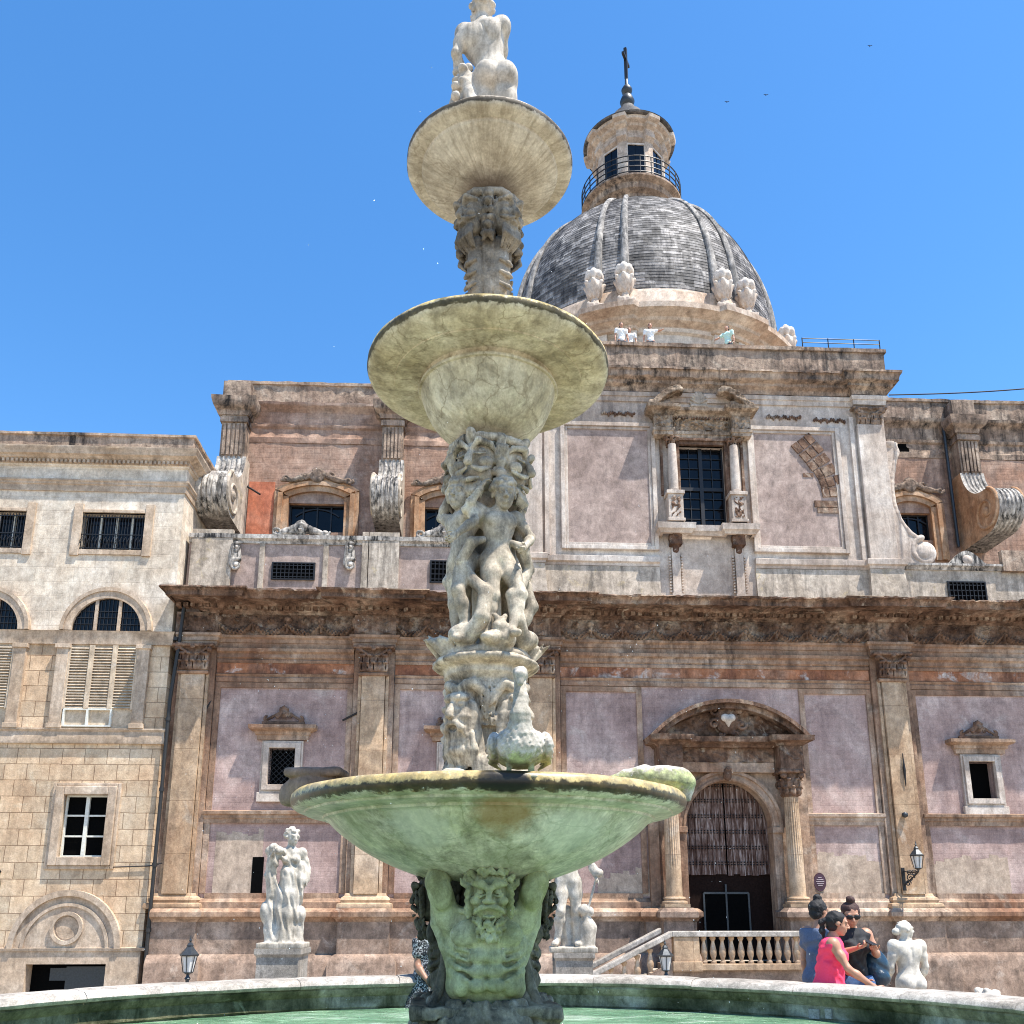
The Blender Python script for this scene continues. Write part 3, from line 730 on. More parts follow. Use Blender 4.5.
# ---- small pedimented windows of the lower storey
def crest_mesh(w, h, seed=0, vs=.02):
    S = Sdf((-w/2-.08,-.16,-.06),(w/2+.08,.06,h+.12), vs)
    S.box((0,-.03,.04),(w/2,.05,.05), rad=.02)
    S.ell((0,-.06,h*.62),(w*.11,.06,h*.28), k=.02)
    for sx in (-1,1):
        S.cap((sx*w*.06,-.05,h*.72),(sx*w*.27,-.05,h*.42),.05,.045,k=.02)
        S.cap((sx*w*.27,-.05,h*.42),(sx*w*.42,-.05,h*.22),.045,.04,k=.02)
        scroll_sdf(S, (sx*w*.4,-.06,h*.28), h*.16, 1.3, .035, .06, math.pi/2, -sx)
        scroll_sdf(S, (sx*w*.16,-.06,h*.42), h*.13, 1.0, .03, .06, math.pi/2, sx)
    S.ell((0,-.1,h*.62),(w*.055,.05,h*.14), k=.01)
    for i in range(5): S.ell(((i-2)*w*.045,-.07,h*.95-abs(i-2)*.03),(.028,.05,.07), k=.01)
    S.rough(.006, 28, seed)
    return S.mesh('crest')
crest_a = crest_mesh(1.25, .52, 2)
def small_window(w, cracked=False, grille=True):
    uc, hw, z0, z1 = w
    f = MB(); f.frame(uc-hw, uc+hw, z0, z1, .16, -.14, .12); f.frame(uc-hw-.16, uc+hw+.16, z0-.16, z1+.16, .06, -.09, .02)
    f.box(uc-hw-.28, uc+hw+.28, -.11, .01, z0-.5, z0-.225)
    o = f.build('window_frame', M['attic'], CH, bevel=.012)
    h = MB(); zt = z1+.24
    h.moulding([(0,zt),(.1,zt),(.12,zt+.14),(.16,zt+.15),(.18,zt+.24),(.3,zt+.28),(.34,zt+.32),(.34,zt+.42),(0,zt+.46)], [(uc-hw-.26,.02),(uc-hw-.26,-.02),(uc+hw+.26,-.02),(uc+hw+.26,.02)], step=.2, jit=.02)
    h.build('hood', M['trim'], o, smooth=30)
    link_mesh('crest', crest_a, M['frieze'], o, (uc,-.1,zt+.46))
    g = MB(); g.box(uc-hw, uc+hw, .3, .32, z0, z1); g.build('pane', M['dark'], o)
    if grille:
        g = MB(); d = .16; n = int((2*hw+z1-z0)/d)+1
        for s_ in (-1,1):
            for i in range(n+1):
                c = i*d; pts = []
                for t_ in (0,1):
                    pass
                # diagonal clipped to the opening
                x0, zz0 = 0, c; x1, zz1 = c, 0
                H = z1-z0; W = 2*hw
                if zz0 > H: x0, zz0 = c-H, H
                if x1 > W: x1, zz1 = W, c-W
                if x0 >= W or zz1 >= H: continue
                a = (uc-hw+(x0 if s_ == 1 else W-x0), .05+.01*s_, z0+zz0); b_ = (uc-hw+(x1 if s_ == 1 else W-x1), .05+.01*s_, z0+zz1)
                g.tube([a,b_], .010, 4)
        g.build('grille', M['black'], o)
small_window(w1); small_window(w2); small_window(w3, grille=False)
# tie rods and stains
for (px_, py_, dx, dz) in ((205,712,.35,.75),(352,716,-.55,-.28)):
    p = fp(px_, py_, -.1); mm = MB(); mm.tube([(p[0]-dx/2,-.18,p[1]-dz/2),(p[0]+dx/2,-.1,p[1]+dz/2)], .03, 6); mm.build('tie_rod', M['black'], CH)
p = fp(904,770,-.3); mm = MB(); mm.tube([(p[0],-.31,p[1]-.5),(p[0],-.33,p[1]),(p[0],-.31,p[1]+.5)], [.01,.04,.01], 6); mm.build('tie_anchor', M['black'], CH)
p = fp(904,815,-.3); mm = MB(); mm.lathe([(.0,-.09),(.08,-.05),(.09,.0),(.08,.05),(0,.09)], (p[0],-.36,p[1]), 12); mm.build('boss', M['bluish'], CH, smooth=60)

# ---- portal
def portal():
    hw = door_hw
    o = MB()
    o.arch(UD, spring, hw, hw+.28, -.22, .5, n=32, kz=(dz1-spring)/hw)
    for sx in (-1,1):
        o.box(UD+sx*hw, UD+sx*(hw+.28), -.22, .5, door_z0, spring)
        o.box(UD+sx*(hw-.02), UD+sx*(hw+.32), -.28, .45, spring-.16, spring+.02)
    po = o.build('portal', M['trim'], CH, bevel=.015)
    a = MB()
    kz = (dz1-spring)/hw
    for r0, r1, y in ((hw+.03,hw+.09,-.25),(hw+.21,hw+.30,-.28)): a.arch(UD, spring, r0, r1, y, -.2, n=32, kz=kz)
    a.build('archivolt', M['trim'], po)
    zE0 = fz(722,772,-.4); zE1 = fz(722,763,-.4); zF1 = fz(722,750,-.4); zC1 = fz(722,738,-.6)
    W = fu(790,760,-.4)-UD+.35
    s = MB()                               # spandrel wall and backing pilasters
    n = 24
    for sx in (-1,1):
        inner = [(UD+sx*(hw+.28)*math.cos(R(90*i/n)), spring+(hw+.28)*kz*math.sin(R(90*i/n))) for i in range(n+1)]
        outer = [(UD+sx*(hw+.95), spring+(zE0-spring)*min(1, i/(n*.5))) if i <= n/2 else (UD+sx*(hw+.95)*(1-(i-n/2)/(n/2)), zE0) for i in range(n+1)]
        s.strip(inner, outer, -.1, .3) if sx == 1 else s.strip(outer, inner, -.1, .3)
        s.box(UD+sx*(hw+.28), UD+sx*(hw+.95), -.1, .3, PC1, spring)
        s.box(UD+sx*(hw+.82), UD+sx*(hw+1.1), -.22, .3, PC1, zE0)
    s.build('backing', M['trim'], po)
    for sx in (-1,1):
        q = MB(); q.lathe([(0,0),(.13,0),(.16,-.02),(.16,-.05)][::-1], (0,0,0), 20)
        uc = UD+sx*(hw+.50); y = -.5
        c = MB(); prof = []; zb, zt = fz(uc and 788, 909, -.5), fz(788,655+42,-.5)
        zb = PC1+.05; zt = fz(784, 790, -.5)
        zt = zE0-.72
        nfl = 20; ns = 120; rows = 14
        vs = []; fs = []
        for k in range(rows+1):
            t_ = k/rows; z = zb+.22+(zt-zb-.22)*t_; r = .235*(1-.14*t_)
            for i in range(ns):
                a_ = 2*math.pi*i/ns; fl = .022*max(0, math.cos(a_*nfl)) if t_ > .33 else .004
                vs.append((uc+(r-fl)*math.cos(a_), y+(r-fl)*math.sin(a_), z))
        for k in range(rows):
            for i in range(ns):
                j = (i+1) % ns; fs.append((k*ns+i, k*ns+j, (k+1)*ns+j, (k+1)*ns+i))
        c.add(vs, fs)
        col = c.build('column', M['pilaster'], po, smooth=50)
        bb = MB(); bb.box(uc-.36, uc+.36, y-.36, y+.4, zb-.02, zb+.07)
        bb.lathe([(.36,.07),(.37,.1),(.36,.14),(.3,.16),(.29,.19),(.32,.21),(.31,.25),(.27,.27)], (uc,y,zb), 28); bb.build('base', M['pilaster'], col, smooth=40)
        S = Sdf((-.5,-.5,-.05),(.5,.5,.78),.024)
        S.cap((0,0,0),(0,0,.66),.22,.25,k=.0); S.box((0,0,.7),(.38,.38,.05), rad=.02)
        for row,(z_,nn,ph) in enumerate(((.14,8,0),(.36,8,.4))):
            for i in range(nn):
                a_ = 2*math.pi*i/nn+ph; ca, sa = math.cos(a_), math.sin(a_)
                S.ell((.25*ca,.25*sa,z_),(.085,.085,.14),k=.01); S.ell((.32*ca,.32*sa,z_+.11),(.065,.065,.04),k=.01)
        for a_ in (45,135,225,315):
            S.ell((.36*math.cos(R(a_)),.36*math.sin(R(a_)),.58),(.09,.09,.09),k=.01)
        S.rough(.008, 30, 3)
        link_mesh('capital', S.mesh('capital'), M['frieze'], col, (uc,y,zt))
        e = MB(); e.box(uc-.4,uc+.4,y-.4,0,PC0-.02,PC0+.0) ; e.box(uc-.42,uc+.42,-.9,-.1,GZ+.0,PC0-.02); e.moulding([(0,PC0),(.04,PC0+.06),(.12,PC0+.1),(.12,PC0+.24),(0,PC0+.36)], [(uc-.42,0),(uc-.42,-.92),(uc+.42,-.92),(uc+.42,0)], step=1); e.build('pedestal', M['plinth'], po, smooth=30)
        sh = MB(); sh.box(uc-.34,uc+.34,-.84,-.05,zE0-.02,zC1-.25); sh.build('entablature_block', M['frieze'], po)
    m = MB(); Wd = hw+.50+.34
    m.box(UD-Wd+.7, UD+Wd-.7, -.34, .0, zE0, zE1+.03); m.build('lintel', M['trim'], po, bevel=.01)
    m = MB(); m.relief(UD-Wd+.7, UD+Wd-.7, zE1+.03, zC1-.25, -.35, foliage_relief(9, 12, .05, 1), .03)
    for sx in (-1,1): m.relief(UD+sx*(hw+.50)-.3, UD+sx*(hw+.50)+.3, zE1+.05, zC1-.3, -.842, foliage_relief(11, 12, .04, 2), .03)
    m.build('frieze', M['frieze'], po, smooth=60)
    m = MB()
    m.moulding([(-.6,zC1-.26),(.02,zC1-.26),(.06,zC1-.2),(.1,zC1-.17),(.26,zC1-.13),(.28,zC1-.03),(.3,zC1+.02),(-.6,zC1+.04)],
        [(UD-Wd,0),(UD-Wd,-.86),(UD-Wd+.7,-.86),(UD-Wd+.7,-.5),(UD+Wd-.7,-.5),(UD+Wd-.7,-.86),(UD+Wd,-.86),(UD+Wd,0)], step=.2, jit=.03)
    m.build('cornice', M['frieze'], po, smooth=35)
    # segmental pediment
    zt = fz(722,703,-.6); H = zt-zC1; Wp = Wd+.2
    Rr = (Wp*Wp+H*H)/(2*H); cz = zt-Rr; amax = math.degrees(math.asin(Wp/Rr))
    m = MB(); m.arch(UD, cz, Rr-.2, Rr-.06, -.82, 0, 90-amax, 90+amax, 36); m.arch(UD, cz, Rr-.06, Rr+.05, -.98, 0, 90-amax-.3, 90+amax+.3, 36)
    m.build('pediment', M['cornice'], po, smooth=35)
    def tymp(X, Z):
        f = foliage_relief(6.5, 7, .10, 4)(X, Z) + foliage_relief(15, 14, .04, 1)(X, Z)
        return f
    m = MB(); nx = 110
    Xs = np.linspace(UD-Wp+.3, UD+Wp-.3, nx+1); vs = []; fs = []; nz = 26
    for x in Xs:
        top = cz+math.sqrt(max(0,(Rr-.2)**2-(x-UD)**2))
        for k in range(nz+1):
            z = zC1+(top-zC1)*k/nz
            vs.append((x, -.42-float(tymp(np.array(x), np.array(z))), z))
    for i in range(nx):
        for k in range(nz):
            a_ = i*(nz+1)+k; fs.append((a_, a_+nz+1, a_+nz+2, a_+1))
    m.add(vs, fs); m.build('tympanum', M['frieze'], po, smooth=60)
    S = Sdf((-.75,-.3,-.65),(.75,.1,.65),.022)
    S.ell((0,0,0),(.36,.16,.42),k=.02)
    for sx in (-1,1):
        scroll_sdf(S,(sx*.38,-.08,.3),.16,1.2,.05,.08,0,sx); scroll_sdf(S,(sx*.4,-.08,-.12),.17,1.2,.05,.08,0,-sx); scroll_sdf(S,(sx*.2,-.06,-.42),.1,1.0,.04,.08,0,sx)
        S.ell((sx*.1,-.06,.47),(.13,.1,.08),rotm(0,sx*30,0),k=.02)
    S.rough(.008,25,3)
    link_mesh('cartouche', S.mesh('cartouche'), M['frieze'], po, (UD,-.55,zC1+H*.5))
    S = Sdf((-.3,-.3,-.35),(.3,.1,.3),.018)
    S.ell((-.09,-.12,.08),(.13,.09,.12),k=.02); S.ell((.09,-.12,.08),(.13,.09,.12),k=.02); S.cap((0,-.12,.02),(0,-.1,-.17),.14,.03,k=.03)
    link_mesh('heart', S.mesh('heart'), M['drum_pale'], po, (UD,-.6,zC1+H*.48))
    S = Sdf((-.2,-.2,-.3),(.2,.15,.3),.02); S.ell((0,0,0),(.13,.12,.22)); scroll_sdf(S,(0,-.1,.12),.08,1,.035,.06,0,1); S.rough(.006,30)
    link_mesh('keystone', S.mesh('keystone'), M['frieze'], po, (UD,-.3,dz1+.2))
    for sx in (-1,1):
        m = MB(); m.lathe([(0,-.04),(.1,-.04),(.14,0),(.1,.04),(.06,.03),(0,.08)], (0,0,0), 16)
        ob = m.build('rosette', M['frieze'], po, smooth=50, loc=(UD+sx*(hw+.32),-.14,zE0-.35)); ob.rotation_euler = (R(90),0,0)
    # doors: weathered planks above, dark leaves and glazed lobby below
    zsp = fz(726,875,.2)
    m = MB(); pts = []
    nb = 14; bw = 2*hw/nb
    for i in range(nb):
        xa, xb = UD-hw+i*bw+.006, UD-hw+(i+1)*bw-.006
        if i == nb//2-1: xb -= .02
        if i == nb//2: xa += .02
        za = spring+kz*math.sqrt(max(0,hw*hw-(xa-UD)**2)); zb2 = spring+kz*math.sqrt(max(0,hw*hw-(xb-UD)**2))
        d = random.uniform(0,.02); zlo = zsp+random.uniform(-.03,.03)
        m.prism([(xa,zlo),(xb,zlo),(xb,zb2),(xa,za)], .24+d, .3)
    dr = m.build('door', M['planks'], po)
    m = MB()
    for z in np.arange(zsp+.3, dz1, .46):
        half = hw if z < spring else math.sqrt(max(0, hw*hw-((z-spring)/kz)**2))
        x = UD-half+.08
        while x < UD+half-.05:
            for dz_ in (0,.07):
                m.lathe([(0,-.028),(.028,0),(0,.028)], (x,.225,z+dz_), 6)
            x += .095
    m.build('studs', M['black'], dr)
    m = MB(); m.box(UD-hw, UD+hw, .32, .38, door_z0, zsp+.2); m.build('lobby', M['darkwood'], dr)
    m = MB(); la, lb = fu(705,910,.2), fu(750,910,.2); lz = fz(728,893,.2)
    for x in (la, (la+lb)/2, lb): m.box(x-.025, x+.025, .24, .3, door_z0, lz+.25 if x not in (la,lb) else lz)
    m.box(la, lb, .235, .29, lz-.03, lz+.03); m.build('lobby_frame', M['bluish'], dr)
    m = MB(); m.box(la+.03, lb-.03, .27, .275, door_z0, lz-.03); m.build('pane', M['dark'], dr)
    m = MB(); m.box(UD-hw-.2, UD+hw+.2, -1.6, .6, GZ, door_z0); m.build('threshold', M['paving'], po)
portal()

# ------------------------------------------------------------------ attic, central block
UC = fu(703, 490, WA)
AHW = fu(889, 470, WA)-UC
aT = fz(620, 343, WA-.2); aP = fz(620, 372, WA-.2); aC0 = fz(720, 392, WA)
A0 = ZC-.1
fzA = lambda y, x=703: fz(x, y, WA)
fuA = lambda x, y=490: fu(x, y, WA)
wz1, wz0 = fzA(446.6), fzA(527.5); whw = (fuA(726)-fuA(680.6))/2
pan = (fuA(568)+0, fuA(649), fzA(545), fzA(432.5))
Loff0, Loff1 = UC-pan[0], UC-pan[1]
m = MB(); wall_with_holes(m, UC-AHW, UC+AHW, A0, aC0+.1, [(UC, whw, wz0, wz1)], WA, WA+.6)
m.box(UC+AHW-.6, UC+AHW, WA+.6, 9, A0, aC0+.1); m.box(UC-AHW, UC-AHW+.6, WA+.6, 9, A0, aC0+.1); m.box(UC-AHW+.6, UC+AHW-.6, WA+2.5, 9, A0, aC0+.1)
m.build('attic_wall', M['attic'], CH)
for sx in (-1,1):
    a, c = (UC-Loff0, UC-Loff1) if sx < 0 else (UC+Loff1, UC+Loff0)
    m = MB(); m.box(a, c, WA-.03, WA+.01, pan[2], pan[3]); m.build('plaster_panel', M['plaster_up'], CH)
    m = MB(); m.frame(a, c, pan[2], pan[3], .1, WA-.07, WA+.01); m.frame(a-.1, c+.1, pan[2]-.1, pan[3]+.1, .14, WA-.12, WA+.01); m.build('panel_frame', M['attic'], CH, bevel=.015)
# blind arch remains in the right-hand panel
m = MB()
arc = [(797,441),(805,450),(813,459),(820,468),(826,478),(830,488),(832,498)]
pp = [fp(x, y, WA) for x, y in arc]
for i in range(len(pp)-1):
    (x0,z0),(x1,z1) = pp[i], pp[i+1]; L = math.hypot(x1-x0, z1-z0); dx, dz = (x1-x0)/L, (z1-z0)/L; nx_, nz_ = -dz, dx
    for k in range(3):
        a = k*.26-.3; b2 = a+.23
        j = random.uniform(-.03,.03)
        q = [(x0+dx*.02+nx_*(a+j), z0+dz*.02+nz_*(a+j)),(x0+dx*(L-.03)+nx_*(a+j), z0+dz*(L-.03)+nz_*(a+j)),(x0+dx*(L-.03)+nx_*(b2+j), z0+dz*(L-.03)+nz_*(b2+j)),(x0+dx*.02+nx_*(b2+j), z0+dz*.02+nz_*(b2+j))]
        m.prism(q, WA-.055-random.uniform(0,.03), WA)
x, z = fp(829,505,WA); m.box(x-.5,x+.25,WA-.07,WA,z-.1,z+.12); m.box(x-.42,x+.3,WA-.06,WA,z-.3,z-.12)
x, z = fp(816,476,WA); m.box(x-.45,x-.1,WA-.05,WA,z-.06,z+.08)
m.build('blind_arch', M['frieze'], CH)
# corner pilasters, capitals, mouldings
cap2 = capital_mesh(.98, .62, .16, .024, 5)
czb, czt = fzA(427,865), fzA(408,865)
zbm1, zbm0 = fzA(558), fzA(566)
for sx in (-1,1):
    uc = UC+sx*(AHW-.55)
    m = MB(); m.box(uc-.46, uc+.46, WA-.18, WA+.01, zbm1, czb); o = m.build('pilaster', M['attic'], CH, bevel=.015)
    link_mesh('capital', cap2, M['attic_dark'], o, (uc, WA-.02, czb))
    m = MB(); m.box(uc-sx*.62-.07, uc-sx*.62+.07, WA-.1, WA+.01, zbm1, czb+.3); m.build('strip', M['attic'], o)
pth = [(UC-AHW-.02,WA+3),(UC-AHW-.02,WA-.2),(UC-AHW+1.05,WA-.2),(UC-AHW+1.05,WA-.04),(UC-1.85,WA-.04),(UC-1.85,WA-.0),(UC-1.84,WA-.0)]
def seg_attic(prof, name, mat, breaks=True, jit=.015, step=.3, par=CH):
    m = MB(); l = UC-AHW; r = UC+AHW
    if breaks:
        m.moulding(prof, [(l,WA+3),(l,WA-.19),(l+1.05,WA-.19),(l+1.05,WA-.02),(UC-1.55,WA-.02)], step=step, jit=jit)
        m.build(name, mat, par, smooth=35); m = MB()
        m.moulding(prof, [(UC+1.55,WA-.02),(r-1.05,WA-.02),(r-1.05,WA-.19),(r,WA-.19),(r,WA+3)], step=step, jit=jit)
    else:
        m.moulding(prof, [(l,WA+3),(l,WA-.19),(l+1.05,WA-.19),(l+1.05,WA-.02),(r-1.05,WA-.02),(r-1.05,WA-.19),(r,WA-.19),(r,WA+3)], step=step, jit=jit)
    return m.build(name, mat, par, smooth=35)
seg_attic([(-.1,zbm0-.06),(.04,zbm0-.06),(.06,zbm0+.02),(.12,zbm0+.06),(.13,zbm1-.04),(.05,zbm1),(-.1,zbm1+.02)], 'base_moulding', M['attic'])
seg_attic([(-.1,A0),(.1,A0),(.1,A0+.55),(.03,zbm0-.07),(-.1,zbm0-.06)], 'base_course', M['buff'])
z1_ = czt
seg_attic([(-.1,z1_-.02),(.03,z1_),(.05,z1_+.16),(.08,z1_+.17),(.1,z1_+.3),(.06,z1_+.34),(-.1,z1_+.35)], 'architrave', M['attic'], False)
m = MB()
for (x0,x1,y) in ((601,635,414),(766,801,418),(813,845,421)):
    m = MB()
    a, c = fuA(x0,y), fuA(x1,y); z = fzA(y,(x0+x1)/2); 
    nb_ = int((c-a)/.07)
    for i in range(nb_):
        xx = a+(c-a)*(i+.5)/nb_; q = .5+.5*math.sin(i*2.4); hgt = .05+.05*q
        m.lathe([(0,-hgt),(.03,-hgt*.6),(.045,0),(.03,hgt*.6),(0,hgt)], (xx,WA-.03,z+.04*math.sin(i*1.7)), 8)
    m.build('garland', M['frieze'], CH, smooth=60)
seg_attic([(-.2,aC0-.1),(.06,aC0-.1),(.1,aC0+.04),(.2,aC0+.1),(.24,aC0+.12),(.26,aC0+.22),(.38,aC0+.26),(.41,aC0+.3),(.42,aC0+.46),(.47,aC0+.52),(.50,aC0+.58),(.50,aP-.02),(.2,aP+.03),(-.2,aP+.03)], 'attic_cornice', M['attic_dark'], False, .05, .13)
m = MB(); m.moulding([(0,aP-.05),(.0,aT-.16),(.07,aT-.15),(.08,aT-.02),(0,aT),(-.5,aT),(-.5,aP-.05)], [(UC-AHW-.1,4.5),(UC-AHW-.1,WA-.25),(UC+AHW+.12,WA-.25),(UC+AHW+.12,4.5)], step=.25, jit=.035)
m.build('parapet', M['attic_dark'], CH, smooth=35)
m = MB(); m.box(UC-AHW, UC+AHW, WA+.2, 24, aP-.3, aP-.12); m.build('roof_terrace', M['paving'], CH)
# thin rail on the parapet end
m = MB(); ra, rb = UC+AHW-2.6, UC+AHW+.1
for k in range(2): m.tube([(ra,WA-.1,aT+.3+.16*k),(rb,WA-.1,aT+.3+.16*k)], .016, 5)
for x in np.linspace(ra, rb, 4): m.tube([(x,WA-.1,aT-.02),(x,WA-.1,aT+.48)], .02, 5)
m.build('rail', M['black'], CH)
for (px_, sc) in ((683,.9),(757,.7),(800,.6)):
    pass

# big aedicule window
def aedicule():
    f = MB(); f.frame(UC-whw, UC+whw, wz0, wz1, .12, WA-.12, WA+.1, bottom=False); f.frame(UC-whw-.12, UC+whw+.12, wz0, wz1+.12, .1, WA-.18, WA, bottom=False)
    o = f.build('window', M['frieze'], CH, bevel=.012)
    g = MB(); g.box(UC-whw, UC+whw, WA+.22, WA+.24, wz0, wz1); g.build('pane', M['glass'], o)
    g = MB(); g.box(UC-.06, UC+.06, WA+.14, WA+.215, wz0, wz1)
    zm = wz0+(wz1-wz0)*.49; g.box(UC-whw, UC+whw, WA+.15, WA+.212, zm-.06, zm+.06)
    for sx in (-1,1): g.box(UC+sx*whw, UC+sx*(whw-.05), WA+.14, WA+.21, wz0, wz1)
    for k in range(1,8):
        if k == 4: continue
        z = wz0+(wz1-wz0)*k/8; g.box(UC-whw, UC+whw, WA+.17, WA+.208, z-.012, z+.012)
    for x in (-.5,.5): g.box(UC+x*whw-.012, UC+x*whw+.012, WA+.168, WA+.206, wz0, wz1)
    g.build('window_sash', M['black'], o)
    # sill on consoles
    cs = (fuA(740,560)-fuA(677,560))/2
    sill1, sill0 = fzA(527.8), fzA(538)
    s = MB(); SW = (fuA(758,532)-fuA(658,532))/2
    s.moulding([(0,sill0),(.1,sill0),(.14,sill0+.08),(.2,sill0+.12),(.22,sill1-.04),(0,sill1)], [(UC-SW+.2,WA+.1),(UC-SW+.2,WA-.3),(UC-SW+1.0,WA-.3),(UC-SW+1.0,WA-.1),(UC+SW-1.0,WA-.1),(UC+SW-1.0,WA-.3),(UC+SW-.2,WA-.3),(UC+SW-.2,WA+.1)], step=.2, jit=.01)
    s.build('sill', M['attic'], o, smooth=35)
    e1, e0 = fzA(414), fzA(441)
    S = Sdf((-.3,-.45,-.75),(.3,.05,.1),.022)
    S.box((0,-.12,-.16),(.2,.14,.2),rad=.03); S.cap((0,-.12,-.2),(0,-.06,-.5),.14,.11,k=.03); scroll_sdf(S,(0,-.2,-.12),.1,1,.05,.14)
    for i in range(4): S.cap((-.1+.066*i,-.3,-.02),(-.06+.04*i,-.12,-.5),.03,.02,k=.01)
    S.rough(.006,30); cons = S.mesh('console')
    for sx in (-1,1):
        uc = UC+sx*cs; zp1, zp0 = fzA(497), fzA(527)
        p = MB(); p.box(uc-.24, uc+.24, WA-.45, WA, zp0, zp1-.06); p.box(uc-.29, uc+.29, WA-.5, WA, zp1-.12, zp1); p.box(uc-.28, uc+.28, WA-.48, WA, zp0, zp0+.1)
        po = p.build('pedestal', M['attic'], o, bevel=.012)
        p = MB(); p.relief(uc-.15, uc+.15, zp0+.16, zp1-.2, WA-.455, foliage_relief(20,16,.04,3), .02); p.build('pedestal_carving', M['frieze'], o, smooth=60)
        c = MB(); c.lathe([(.19,0),(.2,.05),(.16,.08),(.17,.1),(.15,.12),(.155,.6),(.13,1.0*(e0-zp1)-.34),(.13,(e0-zp1)-.3)], (uc,WA-.24,zp1), 20); c.build('column', M['attic'], o, smooth=40)
        kk = capital_mesh(.42, .34, .16, .02, 3); link_mesh('capital', kk, M['frieze'], o, (uc,WA-.05,e0-.34))
        b_ = MB(); b_.box(uc-.36, uc-.28 if sx < 0 else uc-.3, WA-.09, WA, zp1, e0) if sx < 0 else b_.box(uc+.28, uc+.36, WA-.09, WA, zp1, e0); b_.build('backing_strip', M['frieze'], o)
        link_mesh('console', cons, M['frieze'], o, (uc,WA-.02,sill0+.02))
        l = MB(); l.box(uc-.13, uc+.13, WA-.13, WA, A0+.5, sill0-.4); l.box(uc-.2,uc+.2,WA-.2,WA,A0+.3,A0+.52); l.box(uc-.17,uc+.17,WA-.17,WA,A0+.53,A0+.62)
        n_ = 0
        z = A0+.66
        while z < sill0-.6:
            for q in (-1,1): l.box(uc+q*.19-.03, uc+q*.19+.03, WA-.09, WA, z, z+.06)
            z += .1
        l.build('hanging_strip', M['attic'], o)
    EW = (fuA(751,427)-fuA(656,427))/2
    m = MB(); cpath = [(UC-EW,WA+.1),(UC-EW,WA-.38),(UC-EW+.62,WA-.38),(UC-EW+.62,WA-.16),(UC+EW-.62,WA-.16),(UC+EW-.62,WA-.38),(UC+EW,WA-.38),(UC+EW,WA+.1)]
    m.moulding([(-.3,e0),(0,e0),(.01,e0+.12),(.04,e0+.13),(.05,e0+.24),(0,e0+.26),(0,e1-.26),(-.3,e1-.26)], cpath, step=.2, jit=.015)
    m.build('entablature', M['frieze_pale'], o, smooth=35)
    m = MB()
    for sx in (-1,1): m.relief(UC+sx*(EW-.31)-.29, UC+sx*(EW-.31)+.29, e0+.27, e1-.27, WA-.385, foliage_relief(15,14,.08,sx), .022)
    m.build('block_carving', M['frieze_pale'], o, smooth=60)
    m = MB(); m.relief(UC-EW+.7, UC+EW-.7, e0+.27, e1-.27, WA-.165, foliage_relief(12,22,.12,2), .022)
    x = UC-EW+.02
    m.build('carved_frieze', M['frieze_pale'], o, smooth=60)
    m = MB(); m.moulding([(-.3,e1-.27),(.02,e1-.27),(.1,e1-.16),(.2,e1-.13),(.24,e1-.1),(.26,e1),(.0,e1+.04),(-.3,e1+.04)], cpath, step=.12, jit=.025)
    m.build('hood', M['frieze_pale'], o, smooth=35)
    m = MB(); x = UC-EW+.65
    while x < UC+EW-.68: m.box(x, x+.05, WA-.26, WA-.17, e1-.33, e1-.26); x += .1
    m.build('dentil_course', M['frieze'], o)
    # broken pediment
    for sx in (-1,1):
        S = Sdf((-.62,-.55,-.12),(.62,.05,.85),.022)
        n = 14; p = None
        for i in range(n+1):
            t_ = i/n; a = R(205-105*t_)
            q = (sx*(.46+.78*math.cos(a)*1.0)*-1 if False else -sx*(-.42+.9*t_), -.22, .06+.62*math.sin(R(90*t_))**.9)
            if p: S.box(((p[0]+q[0])/2,-.22,(p[2]+q[2])/2),(.06,.22,.10), rotm(0,-math.degrees(math.atan2(q[2]-p[2],q[0]-p[0])),0), rad=.02, k=.03)
            p = q
        S.ell((p[0]+sx*-.02,-.24,p[2]-.04),(.13,.2,.12),k=.02)
        S.cap((sx*.4,-.2,.0),(-sx*.1,-.2,.22),.16,.12,k=.04)
        S.ell((sx*.46,-.34,.08),(.14,.12,.16),k=.03)
        S.rough(.012,22,3+sx)
        link_mesh('pediment_scroll', S.mesh('pediment_scroll'), M['frieze_pale'], o, (UC+sx*(EW-.42),WA-.02,e1+.02))
    S = Sdf((-.42,-.22,-.36),(.42,.05,.36),.018)
    S.ell((0,0,-.02),(.33,.08,.3),k=.01)
    for i in range(9):
        a = R(18*i+18); S.cap((.02*math.cos(a),-.08,-.18),(.27*math.cos(a),-.06,-.14+.38*math.sin(a)),.02,.045,k=.008)
    S.box((0,-.05,-.27),(.3,.08,.05),rad=.02,k=.01)
    link_mesh('shell', S.mesh('shell'), M['buff'], o, (UC,WA-.02,e1+.5))
aedicule()

